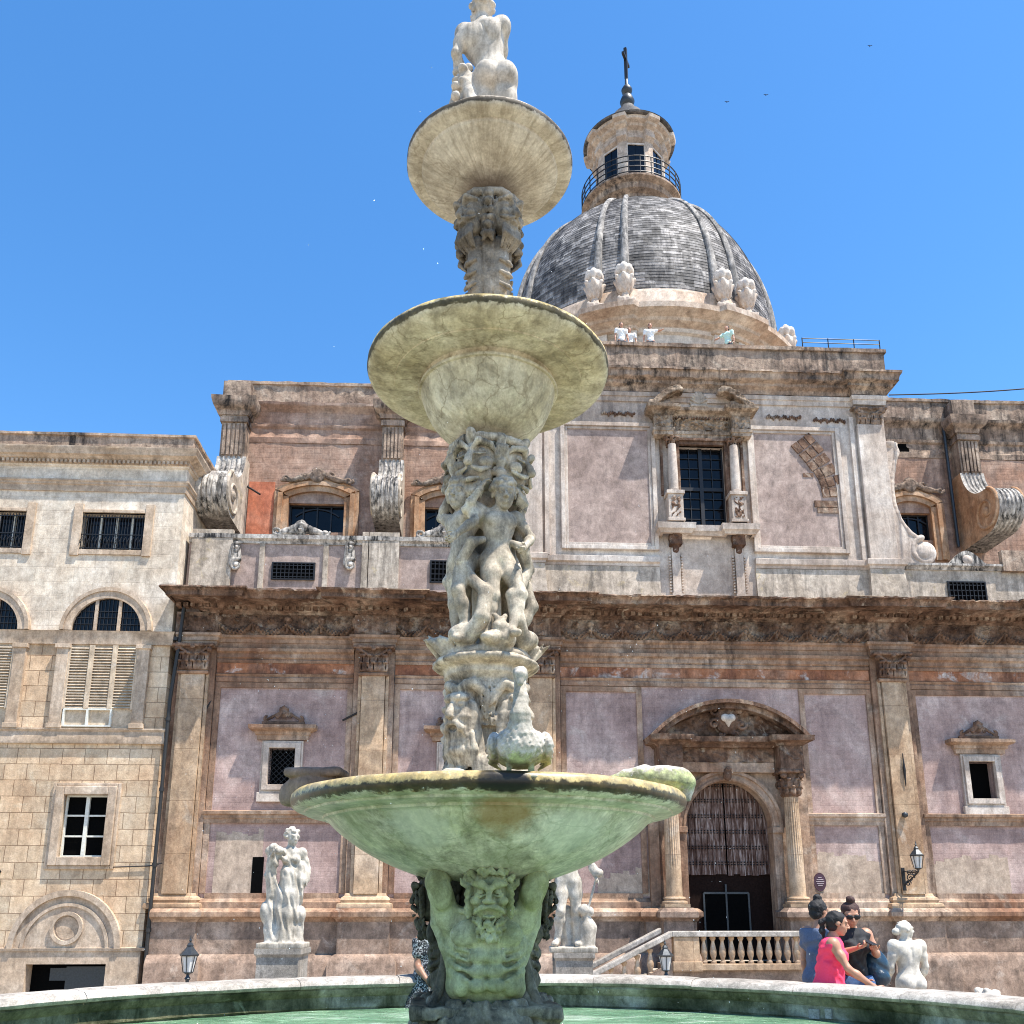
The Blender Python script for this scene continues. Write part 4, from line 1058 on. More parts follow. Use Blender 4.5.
# volutes flanking the central block
def volute(sx):
    top = (fu(889,437,WA)-UC, fz(889,437,WA)); bot = (fu(927,549,WA)-UC, fz(927,549,WA)); edge = AHW
    pts = [fp(x, y, WA) for x, y in ((897,444),(894,462),(893,485),(897,508),(906,526),(917,538))]
    outer = [(sx*(p[0]-UC)+UC, p[1]) for p in pts]
    m = MB()
    zs = [p[1] for p in outer]
    inner = [(UC+sx*(edge-.02), z) for z in zs]
    A = [(inner[i], outer[i]) for i in range(len(outer))]
    base_z = zbm1
    inner.append((UC+sx*(edge-.02), base_z)); outer.append((UC+sx*(bot[0]), base_z))
    if sx > 0: m.strip(inner, outer, WA+.12, WA+.55)
    else: m.strip(outer, inner, WA+.12, WA+.55)
    o = m.build('volute', M['attic'], CH)
    S = Sdf((-2.3,-.3,-3.7),(2.3,.45,1.1),.03)
    def q(x, y): p = fp(x, y, WA); return (sx*(p[0]-UC-edge), 0, p[1]-zT)
    zT = fz(889,470,WA)
    line = [q(896,441),q(899,450),q(896,462),q(894,475),q(894,490),q(897,505),q(903,519),q(912,531),q(922,538)]
    S.place((0,0,0))
    for a, b_ in zip(line, line[1:]): S.cap(a, b_, .1, k=.02)
    c = q(890.6,440.7); 
    n = 30; p = None
    for i in range(n+1):
        t_ = i/n; a = R(sx*0+60-470*t_); rr = .3*(1-.8*t_); w_ = (c[0]+rr*math.cos(a)*sx, 0, c[2]+rr*math.sin(a))
        if p: S.cap(p, w_, .07*(1-.4*t_), k=.01)
        p = w_
    S.ell(c,(.22,.16,.22),k=.02)
    c = q(928,550); p = None; n = 44
    for i in range(n+1):
        t_ = i/n; a = R(100+430*t_ if True else 0); rr = .50*(1-.78*t_); w_ = (c[0]-rr*math.cos(a)*sx*-1, -.02, c[2]+rr*math.sin(a))
        if p: S.cap(p, w_, .11*(1-.45*t_), k=.012)
        p = w_
    S.ell(c,(.36,.16,.36),k=.02)
    S.rough(.008,14,2)
    link_mesh('volute_scroll', S.mesh('volute_scroll'), M['attic'], o, (UC+sx*edge,WA+.2,zT))
volute(1); volute(-1)

# ------------------------------------------------------------------ wings
wzT = fz(330, 384, WW); wzC = fz(330, 402, WW-.3)
wL = fu(226, 430, WW); wR = fu(1150, 430, WW)
wo1 = (fu(316,520,WW), (fu(344,515,WW)-fu(288,515,WW))/2, fz(316,532,WW), fz(316,503.6,WW))   # arched window left wing
P2w = fu(385, 480, WW)
wo2x = fu(447, 515, WW)
def wing(u0, u1, holes, name='wing_wall'):
    m = MB(); wall_with_holes(m, u0, u1, A0, wzT-.3, holes, WW, WW+.5); m.box(u0, u1, WW+1.5, WW+9, A0, wzT-.4); m.box(u0,u0+.3,WW+.5,WW+1.5,A0,wzT-.4)
    return m.build(name, M['wing'], CH)
small_r = (fu(901,450,WW), .22, fz(901,457,WW), fz(901,442,WW)); big_r = (fu(1020,453,WW), .62, fz(1020,461,WW), fz(1020,446,WW))
wo3 = (fu(912,530,WW), wo1[1]*.75, fz(912,540,WW), fz(912,513,WW))
wing(wL, UC-AHW+.3, [wo1, (wo2x, wo1[1]*.8, wo1[2], wo1[3]-.05)])
wing(UC+AHW-.3, wR, [(small_r[0]-.9,.01,small_r[2],small_r[3]), wo3, big_r] if False else [wo3, big_r])
m = MB(); m.box(small_r[0]-.35, small_r[0]+.3, WW-.015, WW+.02, small_r[2], small_r[3]); m.build('small_opening', M['dark'], CH)
m = MB(); m.box(big_r[0]-.62, big_r[0]+.62, WW+.3, WW+.32, big_r[2], big_r[3]); m.build('attic_opening', M['dark'], CH)
# wing cornice and parapet
z = wzC
for (a, c) in ((wL-.05, UC-AHW), (UC+AHW, wR)):
    m = MB(); m.moulding([(-.2,z-1.5),(.03,z-1.5),(.05,z-1.3),(.02,z-1.26),(.02,z-.95),(.08,z-.9),(.1,z-.8),(.03,z-.76),(.03,z-.3),(.1,z-.2),(.2,z-.14),(.24,z-.1),(.26,z),(0,z+.03),(-.2,z+.03)], [(a,WW+2),(a,WW),(c,WW)] if a < 0 else [(a,WW),(c,WW)], step=.2, jit=.035)
    m.build('wing_cornice', M['attic_dark' if a > 0 else 'wing'], CH, smooth=35)
    m = MB(); m.moulding([(-.5,z),(.04,z),(.04,wzT-.14),(.1,wzT-.12),(.1,wzT),(-.5,wzT)], [(a+.1,WW+2),(a+.1,WW),(c,WW)] if a < 0 else [(a,WW),(c,WW)], step=.2, jit=.04)
    m.build('wing_parapet', M['attic_dark'], CH, smooth=35)
def arched_window(w, col, rise=.22, crest=True):
    uc, hw, z0, z1 = w
    segn = 16
    Rr = (hw*hw+rise*rise)/(2*rise)
    def arcp(e, y):
        r2 = Rr+e; am = math.degrees(math.asin(min(1,(hw+e)/r2)))
        return [(uc+r2*math.sin(R(-am+2*am*i/segn)), z1+.42-Rr+r2*math.cos(R(-am+2*am*i/segn))) for i in range(segn+1)]
    o = MB()
    for e0_, e1_, y in ((.0,.2,WW-.12),(.2,.36,WW-.2),(.36,.5,WW-.1)):
        a, b_ = arcp(e0_, 0), arcp(e1_, 0); o.strip(a, b_, y, WW+.02)
        for sx, i in ((-1,0),(1,-1)):
            xa, xb = a[i][0], b_[i][0]; o.box(xa, xb, y, WW+.02, z0-.8, min(a[i][1], b_[i][1]))
    ob = o.build('window_frame', M[col], CH)
    t_ = MB(); a = arcp(0, 0); t_.strip([(p[0], z1-.02) for p in a], a, WW+.06, WW+.1); t_.build('tympanum', M[col], ob)
    g = MB(); g.box(uc-hw, uc+hw, WW+.25, WW+.27, z0-.5, z1+.3); g.build('pane', M['glass'], ob)
    g = MB()
    for k in (-.5,0,.5): g.box(uc+k*hw-.025, uc+k*hw+.025, WW+.19, WW+.24, z0-.5, z1)
    g.arch(uc, z1-1.3, 1.15, 1.2, WW+.2, WW+.235, 50, 130, 10)
    for k in (-.97,.97): g.box(uc+k*hw-.03, uc+k*hw+.03, WW+.19, WW+.24, z0-.5, z1)
    g.box(uc-hw, uc+hw, WW+.195, WW+.238, z1-.06, z1); g.build('window_sash', M['black'], ob)
    if crest:
        S = Sdf((-1.5,-.25,-.1),(1.5,.06,.8),.028)
        for sx in (-1,1):
            S.cap((sx*.1,-.08,.45),(sx*.75,-.08,.2),.12,.1,k=.03); S.cap((sx*.75,-.08,.2),(sx*1.25,-.08,.16),.09,.06,k=.03)
            scroll_sdf(S,(sx*.45,-.12,.34),.15,1.1,.05,.09,0,sx); scroll_sdf(S,(sx*1.1,-.12,.2),.14,1.1,.045,.09,0,-sx)
        S.ell((0,-.1,.38),(.26,.14,.3),k=.04); S.ell((0,-.2,.4),(.13,.08,.16),k=.02); S.rough(.012,20,2)
        link_mesh('crest', S.mesh('crest'), M['attic_dark'], ob, (uc,WW-.08,z1+.62))
arched_window(wo1, 'orange'); arched_window((wo2x, wo1[1]*.8, wo1[2], wo1[3]-.05), 'orange'); arched_window(wo3, 'orange')
m = MB(); a = fu(245,500,WW-.05); m.box(a+.1, wo1[0]-wo1[1]-.52, WW-.035, WW, fz(250,540,WW), fz(250,482,WW)); m.build('red_plaster_patch', M['red'], CH)
p = fp(253,490,WW-.3); m = MB(); m.tube([(p[0]-.3,WW-.1,p[1]+.25),(p[0]+.3,WW-.5,p[1]-.25)], .035, 6); m.build('tie_rod', M['black'], CH)

# buttress piers with great fluted scrolls
def buttress(uc, hw, name_mat='white_run', side='orange', pier=True):
    zt = wzC-.1
    y_pier = WW-.55
    if pier:
        m = MB(); m.box(uc-hw*.85, uc+hw*.85, y_pier, WW+.05, zt-2.3, zt-.62)
        for i in range(5): x = uc-hw*.6+i*hw*.3; m.box(x-hw*.09, x+hw*.09, y_pier-.05, y_pier, zt-2.2, zt-1.0)
        m.box(uc-hw*.95, uc+hw*.95, y_pier-.08, WW, zt-.95, zt-.75)
        o = m.build('buttress', M['attic_dark'], CH)
        m = MB(); m.moulding([(-.3,zt-.66),(.03,zt-.66),(.08,zt-.5),(.2,zt-.42),(.24,zt-.38),(.3,zt-.18),(.3,zt-.05),(-.3,zt)], [(uc-hw*.95,WW+.3),(uc-hw*.95,y_pier-.02),(uc+hw*.95,y_pier-.02),(uc+hw*.95,WW+.3)], step=.2, jit=.03)
        m.build('cornice', M['attic_dark'], o, smooth=35)
        m = MB(); m.box(uc-hw*.95, uc+hw*.95, y_pier-.0, WW+.3, zt, wzT-.32); m.build('cap_block', M['attic_dark'], o)
    # profile in (w, z): concave slope then a rolled drum
    zd = fz(300, 494, 1.0); rd = .80; yd = 1.25
    prof = [(y_pier, zt-2.25)]
    for t_ in np.linspace(0.08, 1, 12):       # concave sweep
        prof.append((y_pier - (y_pier-yd-.1)*t_**1.6 , zt-2.25-(zt-2.25-(zd+rd*1.0))*(1-(1-t_)**1.7)))
    for a in np.linspace(85, -80, 22): prof.append((yd - rd*math.cos(R(a))*1.0 if False else yd-rd*math.cos(R(a)), zd+rd*math.sin(R(a))))
    prof.append((yd+.1, zd-rd)); prof.append((WW, zd-rd))
    prof.append((WW, zt-2.25))
    m = MB(); nu = 61; vs = []; fs = []; npf = len(prof)
    for i in range(nu):
        t_ = i/(nu-1); x = uc-hw+2*hw*t_
        fl = .05*max(0, math.cos(t_*2*math.pi*6))**.5 if .04 < t_ < .96 else 0
        for k, (y, z) in enumerate(prof):
            ctr = (yd, zd) if y < yd+.3 else None
            if ctr and k > 10 and k < npf-3:
                dx, dz = y-yd, z-zd; L = math.hypot(dx, dz) or 1; vs.append((x, y-dx/L*fl, z-dz/L*fl))
            elif 0 < k <= 10: vs.append((x, y+fl*.7, z-fl*.5))
            else: vs.append((x, y, z))
    for i in range(nu-1):
        for k in range(npf-1): fs.append((i*npf+k, i*npf+k+1, (i+1)*npf+k+1, (i+1)*npf+k))
    m.add(vs, fs)
    d = m.build('scroll_buttress', M[name_mat], CH, smooth=50)
    for sx in (-1,1):
        s = MB(); pts = [(x_, z_) for (x_, z_) in prof]
        n = len(pts); s.add([(uc+sx*hw*1.002, y, z) for y, z in pts], [tuple(range(n)) if sx > 0 else tuple(range(n-1,-1,-1))])
        s.build('buttress_side', M[side], d)
        S = Sdf((-.12,-1.1,-1.1),(.12,1.1,1.1),.03)
        p = None
        for i in range(40):
            t_ = i/39; a = R(70-560*t_); rr = .8*(1-.85*t_); q = (0, -rr*math.cos(a), rr*math.sin(a))
            if p: S.cap(p, q, .07*(1-.4*t_), k=.01)
            p = q
        S.ell((0,0,0),(.1,.16,.16),k=.02)
        link_mesh('volute_rib', S.mesh('volute_rib'), M[side], d, (uc+sx*hw,yd,zd))
    return zd-rd
b1 = fu(209,500,.4); b2 = fu(384.5,490,.4); b4 = fu(962,430,WW-.3)
zped = buttress(b1, .50, side='buff'); buttress(b2, .43, side='buff'); buttress(b4, .44)
# drainpipe on the right wing
m = MB(); q0, q1 = fp(945,425,WW-.2), fp(959,547,WW-.2); ux = fu(950,480,WW-.2); m.tube([(ux,WW-.2,q0[1]),(ux,WW-.2,q1[1])], .06, 8); m.build('drainpipe', M['bluish'], CH)

# parapet screen in front of the wings
pzT = fz(300, 536, .3); pz0 = A0
def screen(u0, u1, name):
    m = MB(); m.box(u0, u1, .28, .7, A0, pzT-.25); o = m.build('screen_wall', M['plaster_up'], CH)
    t_ = MB(); t_.moulding([(-.3,pzT-.3),(.04,pzT-.3),(.06,pzT-.22),(.14,pzT-.16),(.15,pzT-.03),(.0,pzT),(-.5,pzT+.01)], [(u0,.28),(u1,.28)], step=.2, jit=.02)
    t_.build('coping', M['white_run'], o, smooth=35)
    return o
sl0 = fu(189,550,.3); sl1 = UC-AHW; 
so = screen(sl0, sl1, 'a')
m = MB()
for (a, c) in ((fu(191,555,.2), fu(232,555,.2)), (fu(369,555,.2), fu(399,555,.2)), (fu(362,555,.2), fu(368,555,.2))):
    m = MB(); m.box(a, c, .16, .29, A0, pzT+.12); m.build('pedestal', M['buff'], so)
m = MB(); m.box(fu(259,560,.2), fu(264,560,.2), .2, .29, A0, pzT-.3); m.box(fu(323,560,.2), fu(328,560,.2), .2, .29, A0, pzT-.3); m.moulding([(0,A0),(.1,A0),(.12,A0+.3),(.05,A0+.42),(0,A0+.44)], [(sl0,.28),(sl1,.28)], step=.2, jit=.03)
m.build('screen_border', M['buff'], so)
def grated(u, hw, z0, z1, y, par):
    m = MB(); m.box(u-hw, u+hw, y, y+.02, z0, z1); o = m.build('grated_window', M['dark'], par)
    g = MB(); n = int(2*hw/.12)
    for i in range(n+1): x = u-hw+2*hw*i/n; g.box(x-.01, x+.01, y-.05, y-.03, z0, z1)
    for k in range(4): z = z0+(z1-z0)*(k+.5)/4; g.box(u-hw, u+hw, y-.03, y-.012, z-.012, z+.012)
    g.frame(u-hw, u+hw, z0, z1, .04, y-.04, y+.01)
    g.build('grille', M['black'], o)
grated(fu(293.5,571,.28), (fu(314,571,.28)-fu(273,571,.28))/2, fz(293,579,.28), fz(293,564,.28), .262, so)
grated(fu(447,575,.28), .5, fz(440,582,.28), fz(440,562,.28), .262, so)
S = Sdf((-1.0,-.25,-.1),(1.0,.1,.62),.026)
for sx in (-1,1):
    S.cap((0,0,.34),(sx*.55,0,.16),.16,.12,k=.04); S.cap((sx*.55,0,.14),(sx*.9,0,.04),.1,.06,k=.03); scroll_sdf(S,(sx*.78,-.06,.14),.13,1.1,.05,.08,0,-sx)
S.ell((0,-.04,.3),(.22,.14,.27),k=.04); scroll_sdf(S,(0,-.16,.28),.14,1.3,.04,.06); S.rough(.012,20,4)
cre = S.mesh('screen_crest')
link_mesh('screen_crest', cre, M['white_run'], so, (fu(301,530,.3),.36,pzT-.02)); link_mesh('screen_crest', cre, M['white_run'], so, (wo2x,.36,pzT-.02))
S = Sdf((-.3,-.25,-.6),(.3,.05,.55),.024)
for (c_, r_) in (((0,-.08,.3),.16),((.03,-.1,-.28),.2)): scroll_sdf(S, c_, r_, 1.4, .055, .1, 1.0, 1)
S.cap((-.1,-.08,.25),(-.14,-.08,-.25),.07,k=.02); S.ell((0,-.02,0),(.16,.08,.4),k=.03)
sc = S.mesh('scroll_corbel')
for px_ in (236,350): link_mesh('scroll_corbel', sc, M['white_run'], so, (fu(px_,557,.2),.24,fz(px_,557,.2)))
# right screen
sr = UC+AHW+.02
m = MB(); zrs = fz(960,566,.28); m.box(sr, uR, .28, .7, A0, zrs); ro = m.build('screen_wall', M['buff'], CH)
t_ = MB(); t_.moulding([(-.3,zrs-.16),(.04,zrs-.16),(.08,zrs-.08),(.14,zrs-.04),(.14,zrs+.04),(-.42,zrs+.08)], [(sr,.28),(uR,.28)], step=.2, jit=.02); t_.build('coping', M['white_run'], ro, smooth=35)
grated(fu(967,593,.28), (fu(985,593,.28)-fu(949,593,.28))/2, fz(967,604,.28), fz(967,583,.28), .262, ro)
m = MB(); a0_, a1_ = fu(944,558,.5), fu(988,558,.5)
pts = [(a0_+(a1_-a0_)*i/12, zrs+.06+.55*math.sin(math.pi*i/12)**1.3) for i in range(13)]
m.strip([(p[0], zrs+.03) for p in pts], pts, .45, .65); m.build('screen_gable', M['white_run'], ro)
m = MB(); m.lathe([(0,-.06),(.12,-.06),(.17,0),(.12,.05),(0,.07)], (0,0,0), 16); rr_ = m.build('medallion', M['attic'], ro, smooth=50, loc=((a0_+a1_)/2,.43,zrs+.28)); rr_.rotation_euler = (R(90),0,0)
m = MB(); m.box(fu(1003,575,.2), fu(1040,575,.2), .12, .3, zrs-.2, fz(1010,560,.2)+.3); m.build('pedestal', M['attic_dark'], ro)

# ------------------------------------------------------------------ dome
DU, DW = 6.92, 13.2
SH0, SHR, SHH, SHE = 27.0, 6.6, 8.95, 2.3
dm = MB()
prof = []
for i in range(37):
    t_ = i/36*.945; prof.append((SHR*math.sqrt(1-t_**SHE), SH0+SHH*t_))
n = 192; mm_ = len(prof); vs = []; fs = []
# overlapping tile courses: fine steps in the profile
rows = 52; pr = []
for i in range(rows):
    t0 = i/rows*.945; t1 = (i+1)/rows*.945
    r0 = SHR*math.sqrt(1-t0**SHE); r1 = SHR*math.sqrt(1-t1**SHE)
    pr += [(r0+.010, SH0+SHH*t0), (r1+.0, SH0+SHH*t1)]
for k, (r, z) in enumerate(pr):
    for i in range(n):
        a = 2*math.pi*i/n; j = .03*((i*7919+k//2*104729) % 13)/13
        vs.append(((r+j)*math.cos(a), (r+j)*math.sin(a), z))
for k in range(len(pr)-1):
    for i in range(n):
        j = (i+1) % n; fs.append((k*n+i, k*n+j, (k+1)*n+j, (k+1)*n+i))
dm.add(vs, fs)
dome = dm.build('dome', M['tile'], CH, loc=(DU,DW,0))
at_ = dome.data.attributes.new('tone', 'FLOAT', 'FACE'); tr = np.random.default_rng(3)
br_ = np.repeat(tr.random((len(pr)-1, n//2))**1.0, 2, axis=1); br_[1::2] = br_[0:-1:2] if br_[1::2].shape == br_[0:-1:2].shape else br_[1::2]
vals = np.full(len(dome.data.polygons), .5, np.float32); vals[:br_.size] = br_.ravel(); at_.data.foreach_set('value', vals)
pair_angles = []
for c in range(8):
    for s_ in (-1,1): pair_angles.append(-90+2.5+22.5+45*c + s_*5.2)
for a in pair_angles:
    m = MB(); pts = []
    for i in range(30):
        t_ = i/29*.945; r = SHR*math.sqrt(1-t_**SHE)+.04; pts.append((r*math.cos(R(a)), r*math.sin(R(a)), SH0+SHH*t_))
    m.tube(pts, [.21-.11*i/29 for i in range(30)], 6); m.build('rib', M['rib'], dome, smooth=60)
# urns
S = Sdf((-.5,-.5,-.05),(.5,.5,2.0),.035)
S.box((0,0,.12),(.36,.36,.13),rad=.03); S.cap((0,0,.2),(0,0,.62),.26,.13,k=.05); S.ell((0,0,.95),(.36,.36,.36),k=.06); S.cap((0,0,1.1),(0,0,1.45),.3,.2,k=.05)
for i in range(7):
    a = 2*math.pi*i/7; S.ell((.26*math.cos(a),.26*math.sin(a),1.42),(.15,.15,.2),k=.02); S.cap((.2*math.cos(a),.2*math.sin(a),.6),(.38*math.cos(a),.38*math.sin(a),1.1),.05,.09,k=.02)
S.ell((0,0,1.68),(.16,.16,.16),k=.03); S.rough(.014,14)
urn = S.mesh('urn')
for a in pair_angles:
    o = link_mesh('urn', urn, M['attic'], dome, (7.2*math.cos(R(a)), 7.2*math.sin(R(a)), 25.95)); o.scale = (1.05,1.05,1.25)
# drum
d = MB(); d.lathe([(6.75,18.0),(6.75,24.9),(6.9,24.95),(6.95,25.1)], (0,0,0), 96); d.build('drum', M['drum_pale'], dome, smooth=30)
d = MB(); nseg = 240; pr = [(6.75,25.0),(6.9,25.02),(6.95,25.15),(7.1,25.22),(7.25,25.27),(7.3,25.4),(7.6,25.5),(7.75,25.55),(7.75,25.8),(7.6,25.9),(6.9,25.96),(6.85,26.95),(6.75,27.15),(6.4,27.2)]
vs = []; fs = []
for i in range(nseg):
    a = 360*i/nseg; near = min(abs(((a-c+180) % 360)-180) for c in [(-90+25+45*k) % 360 for k in range(8)])
    ex = .22 if near < 9.5 else 0
    for (r, z) in pr:
        e = ex if z < 25.9 else ex*.4
        vs.append(((r+e)*math.cos(R(a)), (r+e)*math.sin(R(a)), z))
for i in range(nseg):
    j = (i+1) % nseg
    for k in range(len(pr)-1): fs.append((i*len(pr)+k, j*len(pr)+k, j*len(pr)+k+1, i*len(pr)+k+1))
d.add(vs, fs); d.build('drum_cornice', M['drum'], dome, smooth=30)
for a in pair_angles:
    m = MB(); m.box(-.42,.42,-.2,.2,18,25.0); o = m.build('drum_pilaster', M['drum_pale'], dome, loc=(6.8*math.cos(R(a)),6.8*math.sin(R(a)),0)); o.rotation_euler = (0,0,R(a+90))
for k in range(8):
    a = -90+2.5+45*k
    m = MB(); m.box(-1.0,1.0,-.06,.3,18,24.2); o = m.build('drum_window', M['dark'], dome, loc=(6.78*math.cos(R(a)),6.78*math.sin(R(a)),0)); o.rotation_euler = (0,0,R(a+90))
# lantern
LZ = 37.0
d = MB(); d.lathe([(1.9,35.2),(2.15,35.5),(2.1,35.9),(2.0,36.0),(2.05,36.3),(2.3,36.45),(2.35,36.75),(2.62,36.9),(2.62,LZ),(1.0,LZ)], (0,0,0), 48); d.build('balcony', M['attic_dark'], dome, smooth=30)
d = MB()
for k in range(4): d.tube([(2.58*math.cos(R(i*6)), 2.58*math.sin(R(i*6)), LZ+.12+.31*k) for i in range(61)], .03, 5, cap=False)
for i in range(28): a = R(i*360/28); d.tube([(2.58*math.cos(a),2.58*math.sin(a),LZ-.02),(2.58*math.cos(a),2.58*math.sin(a),LZ+1.08)], .03, 5)
d.build('railing', M['black'], dome)
d = MB(); vs = []; fs = []
pr = [(1.5,LZ),(1.72,LZ),(1.72,LZ+.3),(1.62,LZ+.35),(1.6,39.75),(1.68,39.85),(1.8,39.95),(1.8,40.2),(1.72,40.22),(1.74,40.45),(1.95,40.55),(2.0,40.68),(2.22,40.75),(2.25,40.92),(2.15,41.0)]
nseg = 144
for i in range(nseg):
    a = 360*i/nseg; near = min(abs(((a-c+180) % 360)-180) for c in [(-90+22.5+45*k) % 360 for k in range(8)])
    for (r, z) in pr:
        vs.append(((r+(.22 if near < 8 else 0))*math.cos(R(a)), (r+(.22 if near < 8 else 0))*math.sin(R(a)), z))
for i in range(nseg):
    j = (i+1) % nseg
    for k in range(len(pr)-1): fs.append((i*len(pr)+k, j*len(pr)+k, j*len(pr)+k+1, i*len(pr)+k+1))
d.add(vs, fs); d.build('lantern', M['lant_stone'], dome, smooth=30)
for k in range(8):
    a = -90+45*k
    m = MB(); m.box(-.42,.42,-.05,.2,LZ+.3,39.55); m.box(-.02,.02,-.08,-.04,LZ+.3,39.55); o = m.build('lantern_window', M['glass'], dome, loc=(1.63*math.cos(R(a)),1.63*math.sin(R(a)),0)); o.rotation_euler = (0,0,R(a+90))
    m = MB(); m.frame(-.42,.42,LZ+.3,39.55,.1,-.1,.1,bottom=False); o = m.build('window_frame', M['drum_pale'], dome, loc=(1.63*math.cos(R(a)),1.63*math.sin(R(a)),0)); o.rotation_euler = (0,0,R(a+90))
d = MB(); d.lathe([(2.4,40.94),(2.45,41.02),(2.35,41.08),(1.9,41.5),(1.45,42.0),(1.1,42.5),(.85,42.95),(.55,43.2),(.4,43.6)], (0,0,0), 48); d.build('lantern_roof', M['tile'], dome, smooth=30)
d = MB(); d.lathe([(.36,43.45),(.44,43.5),(.36,43.6),(.2,43.7),(.32,43.8),(.4,44.05),(.3,44.35),(.15,44.55),(.27,44.7),(.3,44.85),(.2,45.05),(.1,45.2),(.08,45.7)], (0,0,0), 24); d.build('finial', M['bluish'], dome, smooth=60)
d = MB(); d.box(-.08,.08,-.08,.08,45.6,47.7); d.box(-.5,.5,-.07,.07,46.85,47.0)
o = d.build('cross', M['black'], dome); o.rotation_euler = (0,0,R(62))
# ------------------------------------------------------------------ palazzo on the left
PW = -.3
PA = empty('palazzo', (OF[0], OF[1], 0), AF)
tag(PA, 'cream stone palazzo with block-jointed lower walls and shuttered arched windows left of the church', 'palazzo')
uf = lambda x, y: fu(x, y, PW)
zf = lambda y, x=100: fz(x, y, PW)
pr0, pr1 = fu(-160, 700, PW), uf(173, 640)-.06
zTop, zCor1, zDen, zB1, zB0 = zf(437), zf(452), zf(466), zf(481), zf(492)
zBand1, zBand0 = zf(632), zf(645); zS1, zS0 = zf(729), zf(744)
ctr = uf(104, 660); per = ctr-uf(-20, 660)
ctrs = [ctr-per, ctr]
upw = (uf(145,530)-uf(82,530))/2; uz0, uz1 = zf(550), zf(513); uctr = uf(113, 530)
m = MB(); wall_with_holes(m, pr0, pr1+.0, zBand0, zTop-.4, [(c+(uctr-ctr), upw, uz0, uz1) for c in ctrs], PW, PW+.5)
m.box(pr0, pr1, PW+1.2, 8, GZ, zTop-.4); m.box(pr1-.3, pr1, PW+.5, PW+1.2, GZ, zTop-.4)
m.build('wall', M['pal_up'], PA)
wc = (uf(84, 826)); whw2 = (uf(106,826)-uf(62,826))/2; wzz0, wzz1 = zf(857), zf(795)
dC = uf(66, 930); dz_ = zf(964); dhw = uf(105,980)-uf(65,980)
m = MB(); wall_with_holes(m, pr0, pr1, zf(951), zBand0, [(wc-per, whw2, wzz0, wzz1), (wc, whw2, wzz0, wzz1)], PW, PW+.5)
m.build('block_wall', M['ashlar'], PA)
m = MB(); wall_with_holes(m, pr0, pr1, GZ, zf(951), [(uf(65,980), dhw, GZ+.02, dz_)], PW-.06, PW+.5)
m.build('base_wall', M['pal_trim'], PA)
m = MB(); m.box(uf(65,980)-dhw, uf(65,980)+dhw, PW+.35, PW+.4, GZ, dz_); m.build('doorway', M['dark'], PA)
m = MB(); m.box(uf(65,980)-.1, uf(65,980)+dhw-.04, PW+.25, PW+.32, GZ, dz_-.08); m.box(uf(65,980)-.55, uf(65,980)-.05, PW+.3, PW+.33, dz_-.45, dz_-.12); m.build('door', M['bluish'], PA)
# entablature
def pm(prof, name, mat, jit=.008, step=.4, z=None):
    m = MB(); m.moulding(prof, [(pr0,PW),(pr1,PW),(pr1,PW+4)], step=step, jit=jit); return m.build(name, mat, PA, smooth=35)
pm([(-.1,zB0),(.04,zB0),(.05,zB0+.2),(.08,zB0+.22),(.09,zB1-.08),(.12,zB1-.05),(.12,zB1),(-.1,zB1)], 'band', M['pal_trim'])
pm([(-.1,zB1),(.03,zB1),(.03,zDen-.08),(.08,zDen-.05),(.1,zDen),(-.1,zDen)], 'frieze', M['pal_up'])
pm([(-.1,zDen),(.12,zDen),(.14,zDen+.1),(.24,zDen+.16),(.26,zDen+.2),(.34,zDen+.24),(.36,zCor1-.12),(.40,zCor1-.06),(.40,zCor1),(-.1,zCor1+.04)], 'cornice', M['pal_trim'], .015, .2)
m = MB(); x = pr0
while x < pr1+.1: m.box(x, x+.07, PW-.22, PW-.13, zDen+.01, zDen+.11); x += .135
m.build('dentil_course', M['pal_trim'], PA)
pm([(-.5,zCor1),(.2,zCor1),(.2,zTop-.1),(.26,zTop-.08),(.26,zTop),(-.5,zTop+.02)], 'parapet', M['attic_dark'], .02, .25)
# mezzanine windows
for c in ctrs:
    u = c+(uctr-ctr)
    m = MB(); m.box(u-upw-.26, u-upw, PW-.07, PW+.1, uz0-.2, uz1+.28); m.box(u+upw, u+upw+.26, PW-.07, PW+.1, uz0-.2, uz1+.28); m.box(u-upw, u+upw, PW-.05, PW+.1, uz0-.16, uz0); m.box(u-upw, u+upw, PW-.05, PW+.1, uz1, uz1+.1)
    o = m.build('window_frame', M['pal_trim'], PA, bevel=.01)
    g = MB(); g.box(u-upw, u+upw, PW+.32, PW+.34, uz0, uz1); g.build('pane', M['glass'], o)
    g = MB()
    for k in range(-1,2): g.box(u+k*upw*.5-.03, u+k*upw*.5+.03, PW+.24, PW+.3, uz0, uz1)
    g.build('mullion', M['whitepaint'], o)
    g = MB(); n = 22
    for i in range(n+1):
        x = u-upw+2*upw*i/n; g.box(x-.009, x+.009, PW+.02, PW+.038, uz0, uz1-.05)
    for z in (uz0+.06, uz1-.14, uz0+(uz1-uz0)*.42): g.box(u-upw, u+upw, PW+.0, PW+.018, z-.014, z+.014)
    n = 16
    for i in range(n): x = u-upw+2*upw*(i+.5)/n; g.tube([(x,PW+.01,uz0+.05),(x-.03,PW-.1,uz0+.25),(x,PW-.02,uz0+.42)], .01, 4)
    g.build('grille', M['black'], o)
